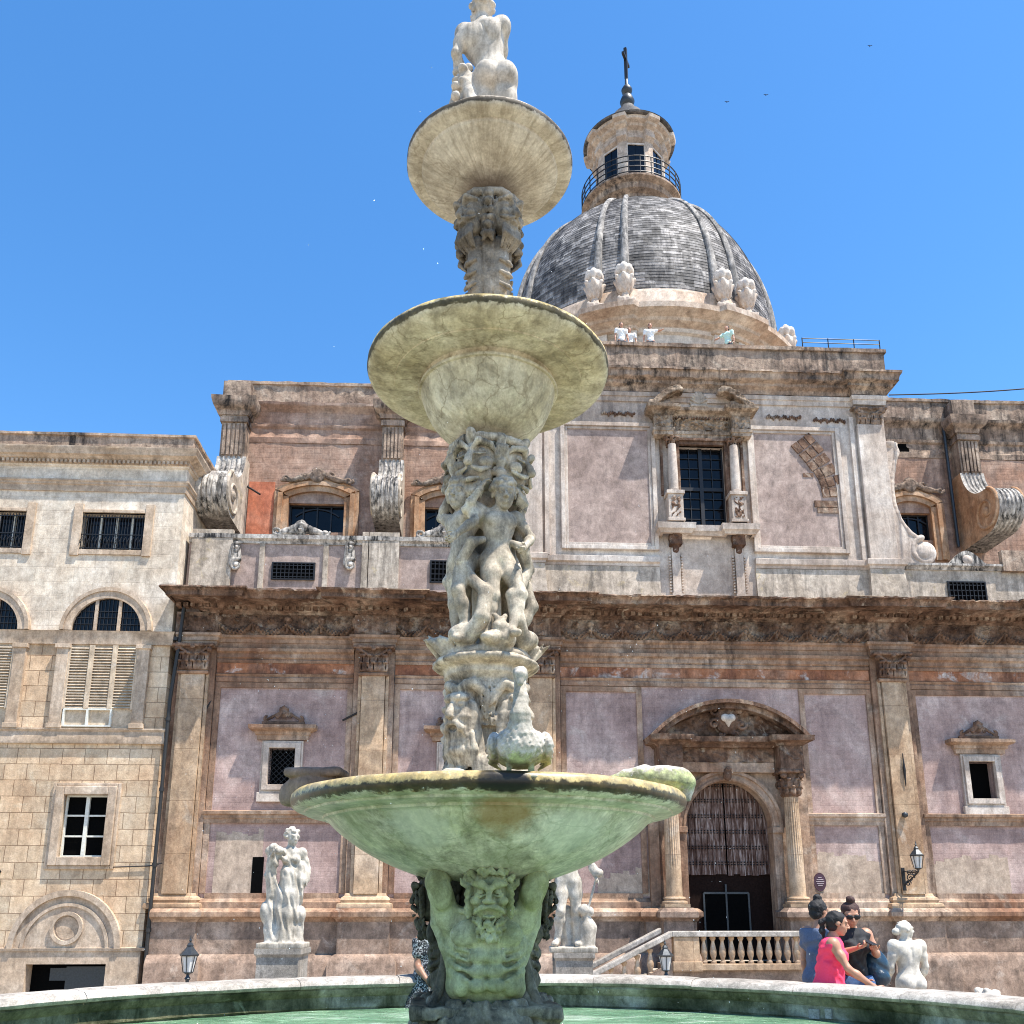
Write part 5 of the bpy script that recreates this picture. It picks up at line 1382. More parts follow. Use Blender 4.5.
# arched windows with shutters
ar0 = (uf(139,625)-uf(70,625))/2; ar1 = (uf(149,625)-uf(60,625))/2
pm([(-.05,zBand0-.02),(.08,zBand0),(.1,zBand1-.06),(.14,zBand1),(-.05,zBand1+.03)], 'impost_band', M['pal_trim'])
pm([(-.05,zS0),(.1,zS0),(.12,zS0+.1),(.08,zS1-.1),(.14,zS1-.04),(.14,zS1),(-.05,zS1+.02)], 'string_course', M['pal_trim'], .012)
for c in ctrs:
    kz = (zf(599)-zBand1)/ar0
    m = MB(); m.arch(c, zBand1+.02, ar0, ar1, PW-.14, PW+.3, n=28, kz=kz*.97); m.arch(c, zBand1+.02, ar1-.07, ar1+.04, PW-.18, PW, n=28, kz=kz*.97)
    o = m.build('arched_window', M['pal_trim'], PA)
    g = MB(); pts = [(c+ar0*math.cos(R(180*i/24)), zBand1+.02+ar0*kz*math.sin(R(180*i/24))) for i in range(25)]
    g.prism(pts, PW-.035, PW-.02); g.build('pane', M['glass'], o)
    g = MB()
    for k in (-.34,.34): g.box(c+k*ar0-.045, c+k*ar0+.045, PW-.1, PW-.04, zBand1+.02, zBand1+.02+ar0*kz*.93)
    g.build('mullion', M['pal_trim'], o)
    g = MB()
    for k in range(-8,9): x = c+k*ar0/9; g.box(x-.01, x+.01, PW-.06, PW-.042, zBand1+.02, zBand1+.02+kz*math.sqrt(max(0,ar0**2-(x-c)**2)))
    for k in (1,2,3): z = zBand1+.02+.2*k; h = math.sqrt(max(0,ar0**2-((z-zBand1)/kz)**2)); g.box(c-h, c+h, PW-.075, PW-.06, z-.01, z+.01)
    g.build('grille', M['black'], o)
    jw = ar0
    for sx in (-1,1):
        m = MB(); x = c+sx*(jw+.16); m.box(x-.17, x+.17, PW-.13, PW, zS1, zBand0-.02); m.box(x-.22, x+.22, PW-.18, PW, zBand0-.14, zBand0-.02); m.box(x-.21, x+.21, PW-.17, PW, zS1, zS1+.14)
        m.build('pilaster', M['pal_trim'], o, bevel=.01)
    m = MB(); m.box(c-jw, c+jw, PW-.01, PW+.0, zS1, zBand0); m.build('shutter_back', M['cream_shutter'], o)
    m = MB(); zlo = zf(710)
    for k in range(3):
        a, b_ = c-jw+2*jw*k/3+.04, c-jw+2*jw*(k+1)/3-.04
        m.box(a-.04, a+.03, PW-.1, PW-.01, zlo, zBand0-.03); m.box(b_-.03, b_+.04, PW-.102, PW-.01, zlo, zBand0-.03)
        z = zlo+.04
        while z < zBand0-.1:
            m.add([(a+.03,PW-.085,z),(b_-.03,PW-.085,z),(b_-.03,PW-.02,z+.06),(a+.03,PW-.02,z+.06),(a+.03,PW-.085,z+.012),(b_-.03,PW-.085,z+.012),(b_-.03,PW-.02,z+.072),(a+.03,PW-.02,z+.072)], [(0,1,5,4),(4,5,6,7),(1,2,6,5),(3,0,4,7),(3,2,1,0)])
            z += .085
    sh = m.build('shutter', M['cream_shutter'], o)
    m = MB(); x0_, x1_ = c-jw+.04, c+jw*.42
    m.frame(x0_+.05, x1_-.05, zS1+.1, zlo-.02, .05, PW-.1, PW-.01); m.box((x0_+x1_)/2-.03, (x0_+x1_)/2+.03, PW-.1, PW-.01, zS1+.1, zlo-.02); m.build('window_sash', M['whitepaint'], o)
# ground-floor windows
for c in (wc-per, wc):
    m = MB(); m.frame(c-whw2, c+whw2, wzz0, wzz1, .24, PW-.13, PW+.1); m.frame(c-whw2-.24, c+whw2+.24, wzz0-.24, wzz1+.24, .1, PW-.07, PW+.05)
    o = m.build('window_frame', M['pal_trim'], PA, bevel=.02)
    g = MB(); g.box(c-whw2, c+whw2, PW+.2, PW+.22, wzz0, wzz1); g.build('pane', M['dark'], o)
    g = MB(); g.frame(c-whw2+.05, c+whw2-.05, wzz0+.05, wzz1-.05, .05, PW+.1, PW+.16); g.box(c-.05, c+.05, PW+.09, PW+.17, wzz0, wzz1)
    for k in (1,2): z = wzz0+(wzz1-wzz0)*k/3; g.box(c-whw2, c+whw2, PW+.11, PW+.15, z-.025, z+.025)
    g.build('window_sash', M['whitepaint'], o)
# relieving arch over the door
lc = uf(67, 930); lr1 = (uf(123,930)-uf(10,930))/2; lz = zf(949)
m = MB(); kz = (zf(890)-lz)/lr1
m.arch(lc, lz, lr1-.16, lr1, PW-.14, PW, n=36, kz=kz); m.arch(lc, lz, lr1-.42, lr1-.34, PW-.1, PW, n=36, kz=kz)
o = m.build('lunette', M['pal_trim'], PA, smooth=30)
m = MB(); m.prism([(lc+(lr1-.14)*math.cos(R(180*i/30)), lz+kz*(lr1-.14)*math.sin(R(180*i/30))) for i in range(31)], PW-.05, PW); m.build('lunette_panel', M['orange'] if False else M['pal_trim'], o)
m = MB(); z = zf(928,70); m.arch(lc+.02, z, .34, .44, PW-.13, PW-.04, 0, 360, 28); m.build('ring', M['pal_trim'], o)
m = MB(); m.lathe([(0,-.05),(.2,-.03),(.3,.0)], (0,0,0), 20); d_ = m.build('disc', M['pal_trim'], o, smooth=60, loc=(lc+.02,PW-.06,z)); d_.rotation_euler=(R(90),0,0)
pm([(-.05,zf(951)),(.1,zf(951)),(.12,zf(951)+.08),(-.05,zf(951)+.1)], 'base_moulding', M['pal_trim'])
# downpipe in the angle between the buildings
ux = fu(163, 780, PW-.1)
m = MB(); m.tube([(ux+.16,PW-.14,zf(603,178)),(ux+.12,PW-.14,zf(640,176)),(ux,PW-.14,zf(700,168)),(ux,PW-.14,zf(960,145))], .055, 8)
for y in (640,720,790,865,930): m.lathe([(.075,-.05),(.075,.05)], (ux,PW-.14,zf(y,150)), 10)
m.build('downpipe', M['pipe'], PA, smooth=50)
m = MB(); z = zf(866,150); m.tube([(uf(55,866),PW-.05,zf(866,55)-.02),(uf(90,868),PW-.05,zf(868,90)),(uf(150,865),PW-.05,z),(uf(163,862),PW-.05,z+.08)], .018, 5); m.build('cable', M['pipe'], PA)
p = fp(-2,872,PW-.3); m = MB(); m.tube([(p[0]-.1,PW,p[1]),(p[0]-.02,PW-.3,p[1]+.1),(p[0]+.12,PW-.42,p[1])], .03, 6); m.tube([(p[0]-.1,PW,p[1]-.3),(p[0],PW-.2,p[1]-.22),(p[0]+.1,PW-.4,p[1]-.02)], .02, 6); m.build('lamp_bracket', M['black'], PA)
# ------------------------------------------------------------------ figures
BASE = dict(head=(0,-.01,.935), neck=(0,.005,.845), shL=(-.112,.005,.815), shR=(.112,.005,.815), chest=(0,-.005,.735), waist=(0,0,.635),
    pelvis=(0,.005,.55), hipL=(-.055,0,.515), hipR=(.055,0,.515), knL=(-.06,-.005,.285), knR=(.06,-.005,.285), anL=(-.062,.015,.045), anR=(.062,.015,.045),
    toL=(-.075,-.085,.018), toR=(.075,-.085,.018), elL=(-.150,.01,.645), elR=(.150,.01,.645), wrL=(-.165,-.02,.50), wrR=(.165,-.02,.50))
def v3(a): return np.array(a, float)
def head(S, c, Rh, g, feats=True, k=.05, beard=False):
    P = lambda x, y, z: c + Rh @ (v3((x,y,z))*g)
    E = lambda p, r, kk=k, op='u': S.ell(P(*p), v3(r)*g, Rh, kk*g, op)
    E((0,.06,.12),(.355,.44,.38)); E((0,-.12,-.16),(.275,.30,.37)); E((0,-.27,-.42),(.12,.1,.09))
    for s in (-1,1): E((s*.17,-.22,-.12),(.12,.12,.13))
    if feats:
        S.cap(P(-.2,-.36,.13), P(.2,-.36,.13), .055*g, k=.05*g)
        for s in (-1,1):
            E((s*.15,-.44,.04),(.085,.09,.055),.03,'s'); E((s*.15,-.345,.03),(.075,.06,.05),.01)
            E((s*.06,-.47,-.13),(.05,.05,.04),.03); E((s*.36,.03,-.02),(.05,.09,.13),.02)
        S.cap(P(0,-.38,.08), P(0,-.51,-.11), .04*g, .06*g, .03*g)
        S.cap(P(-.09,-.395,-.235), P(.09,-.395,-.235), .035*g, k=.02*g); S.cap(P(-.07,-.39,-.305), P(.07,-.39,-.305), .04*g, k=.02*g)
        S.cap(P(-.09,-.44,-.268), P(.09,-.44,-.268), .012*g, k=.01*g, op='s')
def curls(S, c, Rh, g, n=46, r=.1, seed=0, low=-.15, grow=1.0):
    rr = random.Random(seed)
    for i in range(n):
        z = rr.uniform(low, 1); a = rr.uniform(0, 2*math.pi); q = math.sqrt(max(0,1-z*z))
        x, y = q*math.cos(a), q*math.sin(a)
        if y < -.45 and z < .45: continue
        S.ell(c + Rh @ (v3((x*.37*grow, .06+y*.45*grow, .12+z*.40*grow))*g), v3((r,r,r*.8))*g*rr.uniform(.8,1.3), None, .03*g)
def hand(S, wr, fore, palm_n, size, curl=.5, side=1):
    """palm, four unequal fingers and a thumb; fore = direction of the forearm, palm_n = direction the palm faces"""
    f = v3(fore); f /= np.linalg.norm(f); n = v3(palm_n); n = n - f*(n@f); n /= max(1e-6, np.linalg.norm(n)); s = np.cross(f, n)*side
    Rm = np.stack([s, n, f], 1)
    S.ell(v3(wr)+f*size*.28, v3((.24,.12,.3))*size, Rm, .08*size)
    for i, (o, L) in enumerate(((-.2,.40),(-.07,.46),(.07,.43),(.19,.33))):
        b = v3(wr)+f*size*.5+s*o*size
        d1 = f*math.cos(curl*.6)+n*math.sin(curl*.6); d2 = f*math.cos(curl*1.6)+n*math.sin(curl*1.6)
        m = b+d1*L*.5*size; e = m+d2*L*.5*size
        S.cap(b, m, .062*size, .055*size, .02*size); S.cap(m, e, .055*size, .042*size, .02*size)
    b = v3(wr)+f*size*.15-s*.2*size; m = b+(f*.5-s*.55+n*.35)*size*.3; e = m+(f*.8-s*.1+n*.4)*size*.22
    S.cap(b, m, .08*size, .065*size, .04*size); S.cap(m, e, .065*size, .05*size, .02*size)
def figure(S, T, rz, H, J=None, kind='man', hrot=(0,0,0), only=None, infl=0.0, hh=None, hands=True, curl=.6, hair=None, seed=0, hair_low=-.15, fat=1.0, feats=True, palm=None):
    j = {k: v3(v) for k, v in BASE.items()}
    if J: j.update({k: v3(v) for k, v in J.items()})
    S.place(T, rz, H); I = infl
    child = kind == 'putto'
    f = fat*(1.28 if child else 1.0)
    hh = hh or (.185 if child else .135)
    on = lambda x: only is None or x in only
    Rh = rotm(*hrot)
    torso_rot = None
    sh = (j['shL']+j['shR'])/2; up = sh-j['pelvis']; up /= np.linalg.norm(up)
    sx = j['shR']-j['shL']; sx /= np.linalg.norm(sx); fy = np.cross(up, sx); fy /= np.linalg.norm(fy); sx2 = np.cross(fy, up)
    RT = np.stack([sx2, fy, up], 1)
    if on('torso'):
        w = {'man':1.0,'woman':.92,'putto':.95}[kind]
        S.ell(j['pelvis'], v3((.088*w+.008*(kind=='woman')+I, .066+I, .075+I))*f, None, .03)
        S.ell(j['waist'], v3((.070*w+I, .052+I, .085+I))*f, RT, .04)
        S.ell(j['chest'], v3((.096*w+I, .066+I, .095+I))*f, RT, .04)
        S.cap(j['shL']+(0,0,-.012), j['shR']+(0,0,-.012), .036*f+I, k=.04)
        S.cap(sh+up*-.02, j['neck']+(0,0,.0), .045*f+I, .032*f+I, .04)
        if kind == 'woman':
            for s in (-1,1): S.ell(j['chest']+RT@v3((s*.042,-.052,.0)), v3((.038+I,.036+I,.036+I)), RT, .02)
        else:
            for s in (-1,1): S.ell(j['chest']+RT@v3((s*.045,-.045,.025)), v3((.05+I,.028+I,.04+I))*f, RT, .02)
        for s in (-1,1):
            S.ell(j['pelvis']+v3((s*.045,.045,-.03)), v3((.052+I,.05+I,.058+I))*f, None, .015)
            S.ell(j['chest']+RT@v3((s*.05,.045,.03)), v3((.045+I,.03+I,.055+I))*f, RT, .025)
        if I == 0: S.cap(j['pelvis']+v3((0,.075,.03)), sh+RT@v3((0,.068,-.03)), .004, k=.014, op='s')
    if on('neck'): S.cap(j['neck']-(0,0,.01), j['head']-Rh@v3((0,-.01,.03)), .031*f+I, .03*f+I, .02)
    if on('arms') or on('sleeves'):
        for s, sd in (('L',-1),('R',1)):
            a, e, w_ = j['sh'+s], j['el'+s], j['wr'+s]
            S.ell(a+(0,0,-.006), v3((.04+I,.04+I,.042+I))*f, None, .025)
            if on('sleeves') and not on('arms'): S.cap(a, a+(e-a)*.5, .034*f+I, .033*f+I, .02); continue
            S.cap(a, a+(e-a)*.5, .031*f+I, .030*f+I, .025); S.cap(a+(e-a)*.5, e, .030*f+I, .022*f+I, .02)
            m = e+(w_-e)*.32; S.cap(e, m, .022*f+I, .026*f+I, .015); S.cap(m, w_, .026*f+I, .0155*f+I, .015)
            if hands:
                fd = w_-e; pn = palm[s] if palm and s in palm else (-sd,0,0)
                hand(S, w_, fd, pn, .088*(1.1 if child else 1), curl, sd)
    if on('legs') or on('trousers'):
        for s in ('L','R'):
            h_, k_, a_, t_ = j['hip'+s], j['kn'+s], j['an'+s], j['to'+s]
            S.cap(h_, h_+(k_-h_)*.4, .056*f+I, .052*f+I, .03); S.cap(h_+(k_-h_)*.4, k_, .052*f+I, .034*f+I, .02)
            m = k_+(a_-k_)*.3+v3((0,.012,0)); S.cap(k_, m, .033*f+I, .037*f+I, .02); S.cap(m, a_, .037*f+I, .021*f+I, .02)
            if on('legs'): S.cap(a_, t_, .024*f, .018*f, .015); S.ell(a_+(t_-a_)*.75, v3((.026,.045,.016))*f, None, .015); S.ell(a_+v3((0,.02,-.015)), v3((.02,.025,.02))*f, None, .01)
    if on('head'): head(S, j['head'], Rh, hh, feats)
    if hair and on('hair'):
        if hair == 'curly': curls(S, j['head'], Rh, hh, 60, .11, seed, hair_low)
        if hair == 'bun' or hair == 'tail':
            P = lambda x, y, z: j['head'] + Rh @ (v3((x,y,z))*hh)
            S.ell(P(0,.10,.16), v3((.40,.44,.40))*hh, Rh, .03*hh); S.ell(P(0,.2,-.08), v3((.33,.3,.33))*hh, Rh, .05*hh)
            S.ell(P(0,-.42,-.12), v3((.26,.22,.34))*hh, Rh, .03*hh, 's')
            if hair == 'bun': S.ell(P(0,.12,.62), v3((.2,.2,.17))*hh, Rh, .04*hh)
            else: S.chain([P(0,.45,.1),P(.0,.68,-.1),P(0,.62,-.5),P(0,.5,-.85)], [.13*hh,.14*hh,.12*hh,.05*hh], .04*hh)
    S.place()
    return j
# ------------------------------------------------------------------ ground, pool, fountain
sq = MB(); sq.box(-700, 700, -600, 900, GZ-.5, GZ); tag(sq.build('ground', M['paving']), kind='structure')
FXC, FYC = -.155, 5.2
pf = MB(); pf.lathe([(0,GZ),(10.2,GZ),(10.2,GZ+.33),(9.7,GZ+.34),(9.7,GZ+.66),(9.2,GZ+.67),(9.2,0.0),(0,0.001)], (FXC,FYC,0), 96)
tag(pf.build('paving_terrace', M['paving'], smooth=30), kind='structure')
wt = MB(); nr, na = 60, 160; vs = [(FXC,FYC,.6)]; fs = []
for k in range(1, nr+1):
    for i in range(na):
        a = 2*math.pi*i/na; r = 4.5*k/nr; x, y = FXC+r*math.cos(a), FYC+r*math.sin(a)
        vs.append((x, y, .6+.012*noise.noise(Vector((x*2.2,y*2.2,0)))+.006*noise.noise(Vector((x*6,y*6,3)))))
for i in range(na):
    j = (i+1) % na; fs.append((0, 1+i, 1+j))
    for k in range(nr-1): a = 1+k*na; fs.append((a+i, a+na+i, a+na+j, a+j))
wt.add(vs, fs); tag(wt.build('water', M['water'], smooth=179), kind='structure')

PB = empty('pool_basin', (FXC,FYC,0)); tag(PB, 'wide round marble pool basin with pale rim and mossy green inner wall', 'pool basin')
m = MB(); nseg = 28
prof = [(4.40,.80),(4.335,.815),(4.315,.84),(4.33,.87),(4.37,.893),(4.5,.905),(4.68,.9),(4.76,.885),(4.79,.85),(4.78,.81),(4.70,.79)]
vs = []; fs = []
for s_ in range(nseg):
    a0 = 2*math.pi*s_/nseg+.0006; a1 = 2*math.pi*(s_+1)/nseg-.0006; n = 10; b = len(vs); dz = random.uniform(-.004,.004)
    for i in range(n+1):
        a = a0+(a1-a0)*i/n
        for kk, (r, z) in enumerate(prof):
            w_ = noise.noise(Vector((a*14,kk*.7,s_*3.1)))*.006
            e = .006 if i in (0,n) else 0
            vs.append(((r+w_)*math.cos(a), (r+w_)*math.sin(a), z+dz+w_*.7-e*(2 < kk < 9)))
    L = len(prof)
    for i in range(n):
        for k in range(L-1): fs.append((b+i*L+k, b+(i+1)*L+k, b+(i+1)*L+k+1, b+i*L+k+1))
    fs.append(tuple(b+k for k in range(L))); fs.append(tuple(b+n*L+k for k in range(L-1,-1,-1)))
m.add(vs, fs); m.build('rim', M['rim'], PB, smooth=50)
m = MB(); m.lathe([(4.42,.3),(4.42,.6),(4.40,.62),(4.41,.72),(4.385,.74),(4.36,.79),(4.37,.81)], (0,0,0), 160, cap=False); m.build('inner_wall', M['moss'], PB, smooth=50)
m = MB(); m.lathe([(4.78,0),(4.78,.12),(4.7,.16),(4.68,.7),(4.72,.74),(4.74,.82)], (0,0,0), 128, cap=False); m.build('outer_wall', M['rim'], PB, smooth=50)
for px_, hw in ((814.5,.05),(829,.032)):
    r = ray(px_, 1014); # meet the inner wall
    A_ = r[0]**2+r[1]**2; B_ = -2*(r[0]*FXC+r[1]*FYC); C_ = FXC**2+FYC**2-4.40**2
    t = (-B_+math.sqrt(B_*B_-4*A_*C_))/(2*A_); x, y, z = r[0]*t-FXC, r[1]*t-FYC, EYE+r[2]*t
    a = math.atan2(y, x); g = MB(); g.box(-hw, hw, -.02, .03, -.042, .042); o = g.build('outlet_plate', M['rim'], PB, loc=(x,y,z), bevel=.006); o.rotation_euler = (0,0,a-R(90))

FO = empty('fountain', (FXC,FYC,0)); tag(FO, 'tall three-bowled marble fountain with carved satyrs, children and goose in the pool', 'fountain')
# --- bowls
def bowl(name, prof, mat, n=128, jit=.004, lobes=0):
    m = MB(); vs = []; fs = []; L = len(prof)
    for i in range(n):
        a = 2*math.pi*i/n
        for k, (r, z) in enumerate(prof):
            w_ = noise.noise(Vector((math.cos(a)*r*5, math.sin(a)*r*5, z*7)))*jit
            vs.append(((r+w_)*math.cos(a), (r+w_)*math.sin(a), z+w_*.5))
    for i in range(n):
        j = (i+1) % n
        for k in range(L-1): fs.append((i*L+k, j*L+k, j*L+k+1, i*L+k+1))
    m.add(vs, fs); return m.build(name, mat, FO, smooth=50)
def arcp(r0, z0, r1, z1, n, bulge):
    """points from (r0,z0) to (r1,z1) bulging outward/downward"""
    out = []
    for i in range(n+1):
        t = i/n; r = r0+(r1-r0)*t; z = z0+(z1-z0)*t; b = bulge*math.sin(math.pi*t)
        out.append((r+b*.5, z-b)); 
    return out
def spline(P, n=6):
    out = []; Q = [P[0]]+P+[P[-1]]
    for i in range(1, len(Q)-2):
        for k in range(n):
            t = k/n; p0, p1, p2, p3 = [v3(q) for q in Q[i-1:i+3]]
            out.append(tuple(.5*((2*p1)+(-p0+p2)*t+(2*p0-5*p1+4*p2-p3)*t*t+(-p0+3*p1-3*p2+p3)*t**3)))
    out.append(P[-1]); return out
low = spline([(0,1.70),(.25,1.712),(.43,1.762),(.6,1.828),(.745,1.905),(.86,1.985),(.925,2.045)], 4)
low += [(.94,2.055),(.955,2.057),(.96,2.07),(.99,2.078),(1.03,2.08),(1.06,2.086),(1.065,2.098),(1.11,2.106),(1.135,2.122),(1.142,2.15),(1.138,2.18),(1.12,2.198),(1.08,2.205),(1.0,2.19),(.9,2.12),(.5,2.02),(0,2.0)]
lb = bowl('lower_bowl', low, M['bowl_low'], 160); lb.location = (.025,0,0); lb.scale = (.978,.978,1)
mid = [(0,4.40),(.12,4.40)]+spline([(.15,4.44),(.26,4.495),(.35,4.59),(.408,4.71),(.432,4.795)], 4)
mid += [(.446,4.797),(.450,4.806),(.446,4.816),(.428,4.82),(.424,4.845),(.432,4.858),(.50,4.866),(.57,4.862),(.60,4.858),(.603,4.866),(.68,4.872),(.745,4.893),(.768,4.91),(.777,4.935),(.775,4.965),(.755,4.98),(.72,4.975),(.6,4.93),(.3,4.9),(0,4.9)]
bowl('middle_bowl', mid, M['bowl_mid'], 144)
top = spline([(0,6.325),(.12,6.335),(.25,6.375),(.37,6.425),(.455,6.475)], 5)
top += [(.465,6.482),(.468,6.50),(.48,6.503),(.53,6.508),(.558,6.515),(.57,6.535),(.572,6.56),(.56,6.575),(.53,6.572),(.45,6.54),(.2,6.52),(0,6.52)]
bowl('upper_bowl', top, M['bowl_top'], 128)

# --- base with four satyrs under the lower bowl
def satyr_mesh():
    """half-figure facing -y, arms raised under the bowl; z is world height, y=0 on the fountain axis"""
    S = Sdf((-.34,-.60,1.04),(.34,.02,1.86),.0058)
    yb = -.27
    S.ell((0,yb+.03,1.20),(.19,.12,.15),k=.05); S.ell((0,yb,1.40),(.20,.12,.15),k=.05); S.cap((-.15,yb,1.52),(.15,yb,1.52),.07,k=.04)
    for i,z in enumerate((1.335,1.265,1.195)): S.cap((-.07,yb-.155,z-.034),(.07,yb-.155,z-.034),.014,k=.03,op='s')
    for s in (-1,1):
        S.ell((s*.092,yb-.10,1.455),(.098,.05,.070),rotm(0,s*12,0),k=.018)          # chest
        for i,z in enumerate((1.34,1.27,1.20)): S.ell((s*.046,yb-.105,z),(.05,.036,.036),k=.02)
        for i in range(4): S.chain([(s*.10,yb-.115,1.37-.048*i),(s*.15,yb-.085,1.385-.048*i),(s*.19,yb-.03,1.41-.048*i)],[.010,.013,.012],.018)
        S.ell((s*.125,yb-.06,1.20),(.05,.055,.06),k=.015)
        S.chain([(s*.03,yb-.10,1.555),(s*.11,yb-.085,1.565),(s*.17,yb-.05,1.575)],[.014,.016,.014],.01)   # collar bone
        S.ell((s*.195,yb,1.53),(.072,.075,.08),k=.03)
        S.cap((s*.205,yb-.01,1.55),(s*.262,yb-.05,1.71),.066,.066,k=.02)
        S.ell((s*.235,yb-.085,1.655),(.055,.05,.085),k=.015)
        S.cap((s*.262,yb-.05,1.74),(s*.20,yb+.14,1.76),.062,.05,k=.02)
        S.cap((s*.15,yb+.02,1.46),(s*.155,yb,1.18),.055,.05,k=.04)
        S.chain([(s*.27,yb+.05,1.64),(s*.26,yb+.02,1.5),(s*.20,yb-.0,1.30)],[.035,.03,.016],.015)
    S.ell((0,yb+.02,1.02),(.2,.15,.08),k=.04)
    # head
    c = v3((.012,yb-.12,1.655)); Rh = rotm(6,0,-4); q = 1.19
    P = lambda x,y,z: c+Rh@(v3((x,y,z))*q)
    E = lambda p,r,k=.015,op='u': S.ell(P(*p),v3(r)*q,Rh,k,op)
    C = lambda pts,rs,k=.008,op='u': S.chain([P(*p) for p in pts],[x*q for x in rs],k,op)
    E((0,.02,.02),(.088,.10,.11),.02); E((0,-.03,-.05),(.07,.07,.07),.03)
    for s in (-1,1):
        C([(s*.065,-.075,.050),(s*.035,-.100,.052),(s*.010,-.102,.030)],[.012,.017,.012],.012)      # knitted brow
        E((s*.036,-.100,.018),(.021,.020,.014),.006,'s'); E((s*.036,-.084,.016),(.016,.015,.012),.003)
        C([(s*.018,-.098,.004),(s*.038,-.104,-.001),(s*.058,-.088,.008)],[.004,.0055,.004],.003)      # lower lid
        E((s*.055,-.078,-.022),(.027,.024,.021),.012); E((s*.017,-.117,-.022),(.013,.012,.011),.006)
        C([(s*.09,.0,.03),(s*.118,.0,.045),(s*.128,.0,.065)],[.018,.012,.005])                            # pointed ear
        C([(s*.004,-.118,-.044),(s*.030,-.118,-.046),(s*.055,-.100,-.060),(s*.068,-.085,-.082)],[.009,.013,.011,.004],.005)
    C([(0,-.094,.030),(0,-.112,.0),(0,-.126,-.018)],[.011,.012,.016],.01)
    E((0,-.112,-.066),(.027,.022,.011),.004,'s'); C([(-.024,-.108,-.082),(0,-.118,-.084),(.024,-.108,-.082)],[.007,.009,.007],.004)
    rr = random.Random(4)
    for i in range(64):                                                                               # beard locks
        a = rr.uniform(-1,1); t = rr.uniform(0,1)
        x = a*(.078-.035*t); z = -.088-.085*t; y = -.098+.05*abs(a)+.015*t
        x2 = x*.8+rr.uniform(-.016,.016)
        C([(x,y,z),(x+(x2-x)*.5+.006*math.sin(i),y-.012,z-.014),(x2,y-.002,z-.030)],[.009,.010,.004],.003)
    for s in (-1,1):
        for i in range(9): z = .03-.014*i; C([(s*.085,-.045,z),(s*(.094+.006*(i%2)),-.06,z-.012)],[.013,.010],.004)
    for i in range(95):                                                                               # curls
        a = rr.uniform(0,2*math.pi); z = rr.uniform(.05,1); w_ = math.sqrt(1-z*z)
        x, y = w_*math.cos(a), w_*math.sin(a)
        if y < -.35 and z < .5: continue
        p = (x*.098,.015+y*.108,.03+z*.108); d = .014
        C([(p[0]-d*math.cos(i),p[1],p[2]-d*math.sin(i)),(p[0]+d*math.sin(i*2.),p[1]-.008,p[2]+d),(p[0]+d*math.cos(i),p[1],p[2])],[.010,.012,.007],.002)
    S.folds((0,yb,1.4),(.3,.3,.3),.003,60,(0,0,1)); S.rough(.0022, 38, 2)
    S.cap((0,yb-.16,1.40),(0,yb-.155,1.18),.008,k=.02,op='s'); S.ell((0,yb-.14,1.165),(.012,.03,.015),k=.01,op='s')
    S.clip(z0=1.08)
    return S.mesh('satyr')
sat = satyr_mesh()
def skirt_mesh():
    S = Sdf((-.36,-.68,.45),(.36,.05,1.16),.009)
    yb = -.27
    S.ell((0,yb,1.06),(.215,.15,.07),k=.03); S.ell((0,yb+.06,.95),(.2,.18,.14),k=.04)
    for i in range(9):
        x = -.18+.045*i; S.chain([(x,yb-.11+abs(x)*.3,1.10),(x*1.15,yb-.14+abs(x)*.3,1.02),(x*.9,yb-.09+abs(x)*.2,.93)],[.03,.034,.012],.012)
    for s in (-1,1):
        S.chain([(s*.1,yb-.04,.97),(s*.17,yb-.14,.86),(s*.13,yb-.16,.70),(s*.15,yb-.1,.52)],[.11,.115,.10,.08],.04)
        for i in range(5): S.cap((s*(.08+.04*i),yb-.24+.02*i,.88),(s*(.06+.045*i),yb-.24,.6),.014,.02,k=.01)
        scroll_sdf(S,(s*.30,yb+.06,1.0),.06,1.2,.02,.05,0,s)
    S.ell((0,yb-.14,.98),(.06,.05,.05),k=.02); S.cap((-.03,yb-.19,.99),(.03,yb-.19,.99),.01,k=.0,op='s')
    S.folds((0,yb,.9),(.35,.3,.35),.010,90,(1,.3,.1),1.4); S.rough(.006, 45, 9); return S.mesh('skirt')
skm = skirt_mesh()
for k, a in enumerate((4, 94, 184, 274)):
    o = link_mesh('satyr', sat, None, FO); o.rotation_euler = (0,0,R(a)); o.scale = (1,1,1) if k % 2 == 0 else (.8,.76,1)
    o2 = link_mesh('pelt', skm, None, FO); o2.rotation_euler = (0,0,R(a)); o2.scale = (1,1,1) if k % 2 == 0 else (.85,.85,1)
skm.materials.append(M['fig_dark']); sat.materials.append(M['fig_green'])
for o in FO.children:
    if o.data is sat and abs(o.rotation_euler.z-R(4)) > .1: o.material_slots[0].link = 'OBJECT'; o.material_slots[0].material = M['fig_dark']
S = Sdf((-.5,-.5,.4),(.5,.5,1.8),.013)
S.cap((0,0,.4),(0,0,1.8),.2,.2,k=0); S.box((0,0,1.065),(.385,.385,.035),rotm(0,0,4),rad=.012); S.box((0,0,.72),(.42,.42,.10),rotm(0,0,49),rad=.03)
for a in (45,135,225,315):
    ca, sa = math.cos(R(a+4)), math.sin(R(a+4))
    S.chain([(.24*ca,.24*sa,1.76),(.30*ca,.30*sa,1.6),(.25*ca,.25*sa,1.35),(.28*ca,.28*sa,1.15),(.41*ca,.41*sa,.98)],[.07,.055,.045,.05,.07],.03)
    for z, rr_ in ((1.05,.34),(1.2,.27),(1.5,.28)): S.ell((rr_*ca,rr_*sa,z),(.06,.06,.05),k=.02)
S.rough(.008, 26, 5)
S.build('stem', M['fig_dark'], FO)
m = MB()
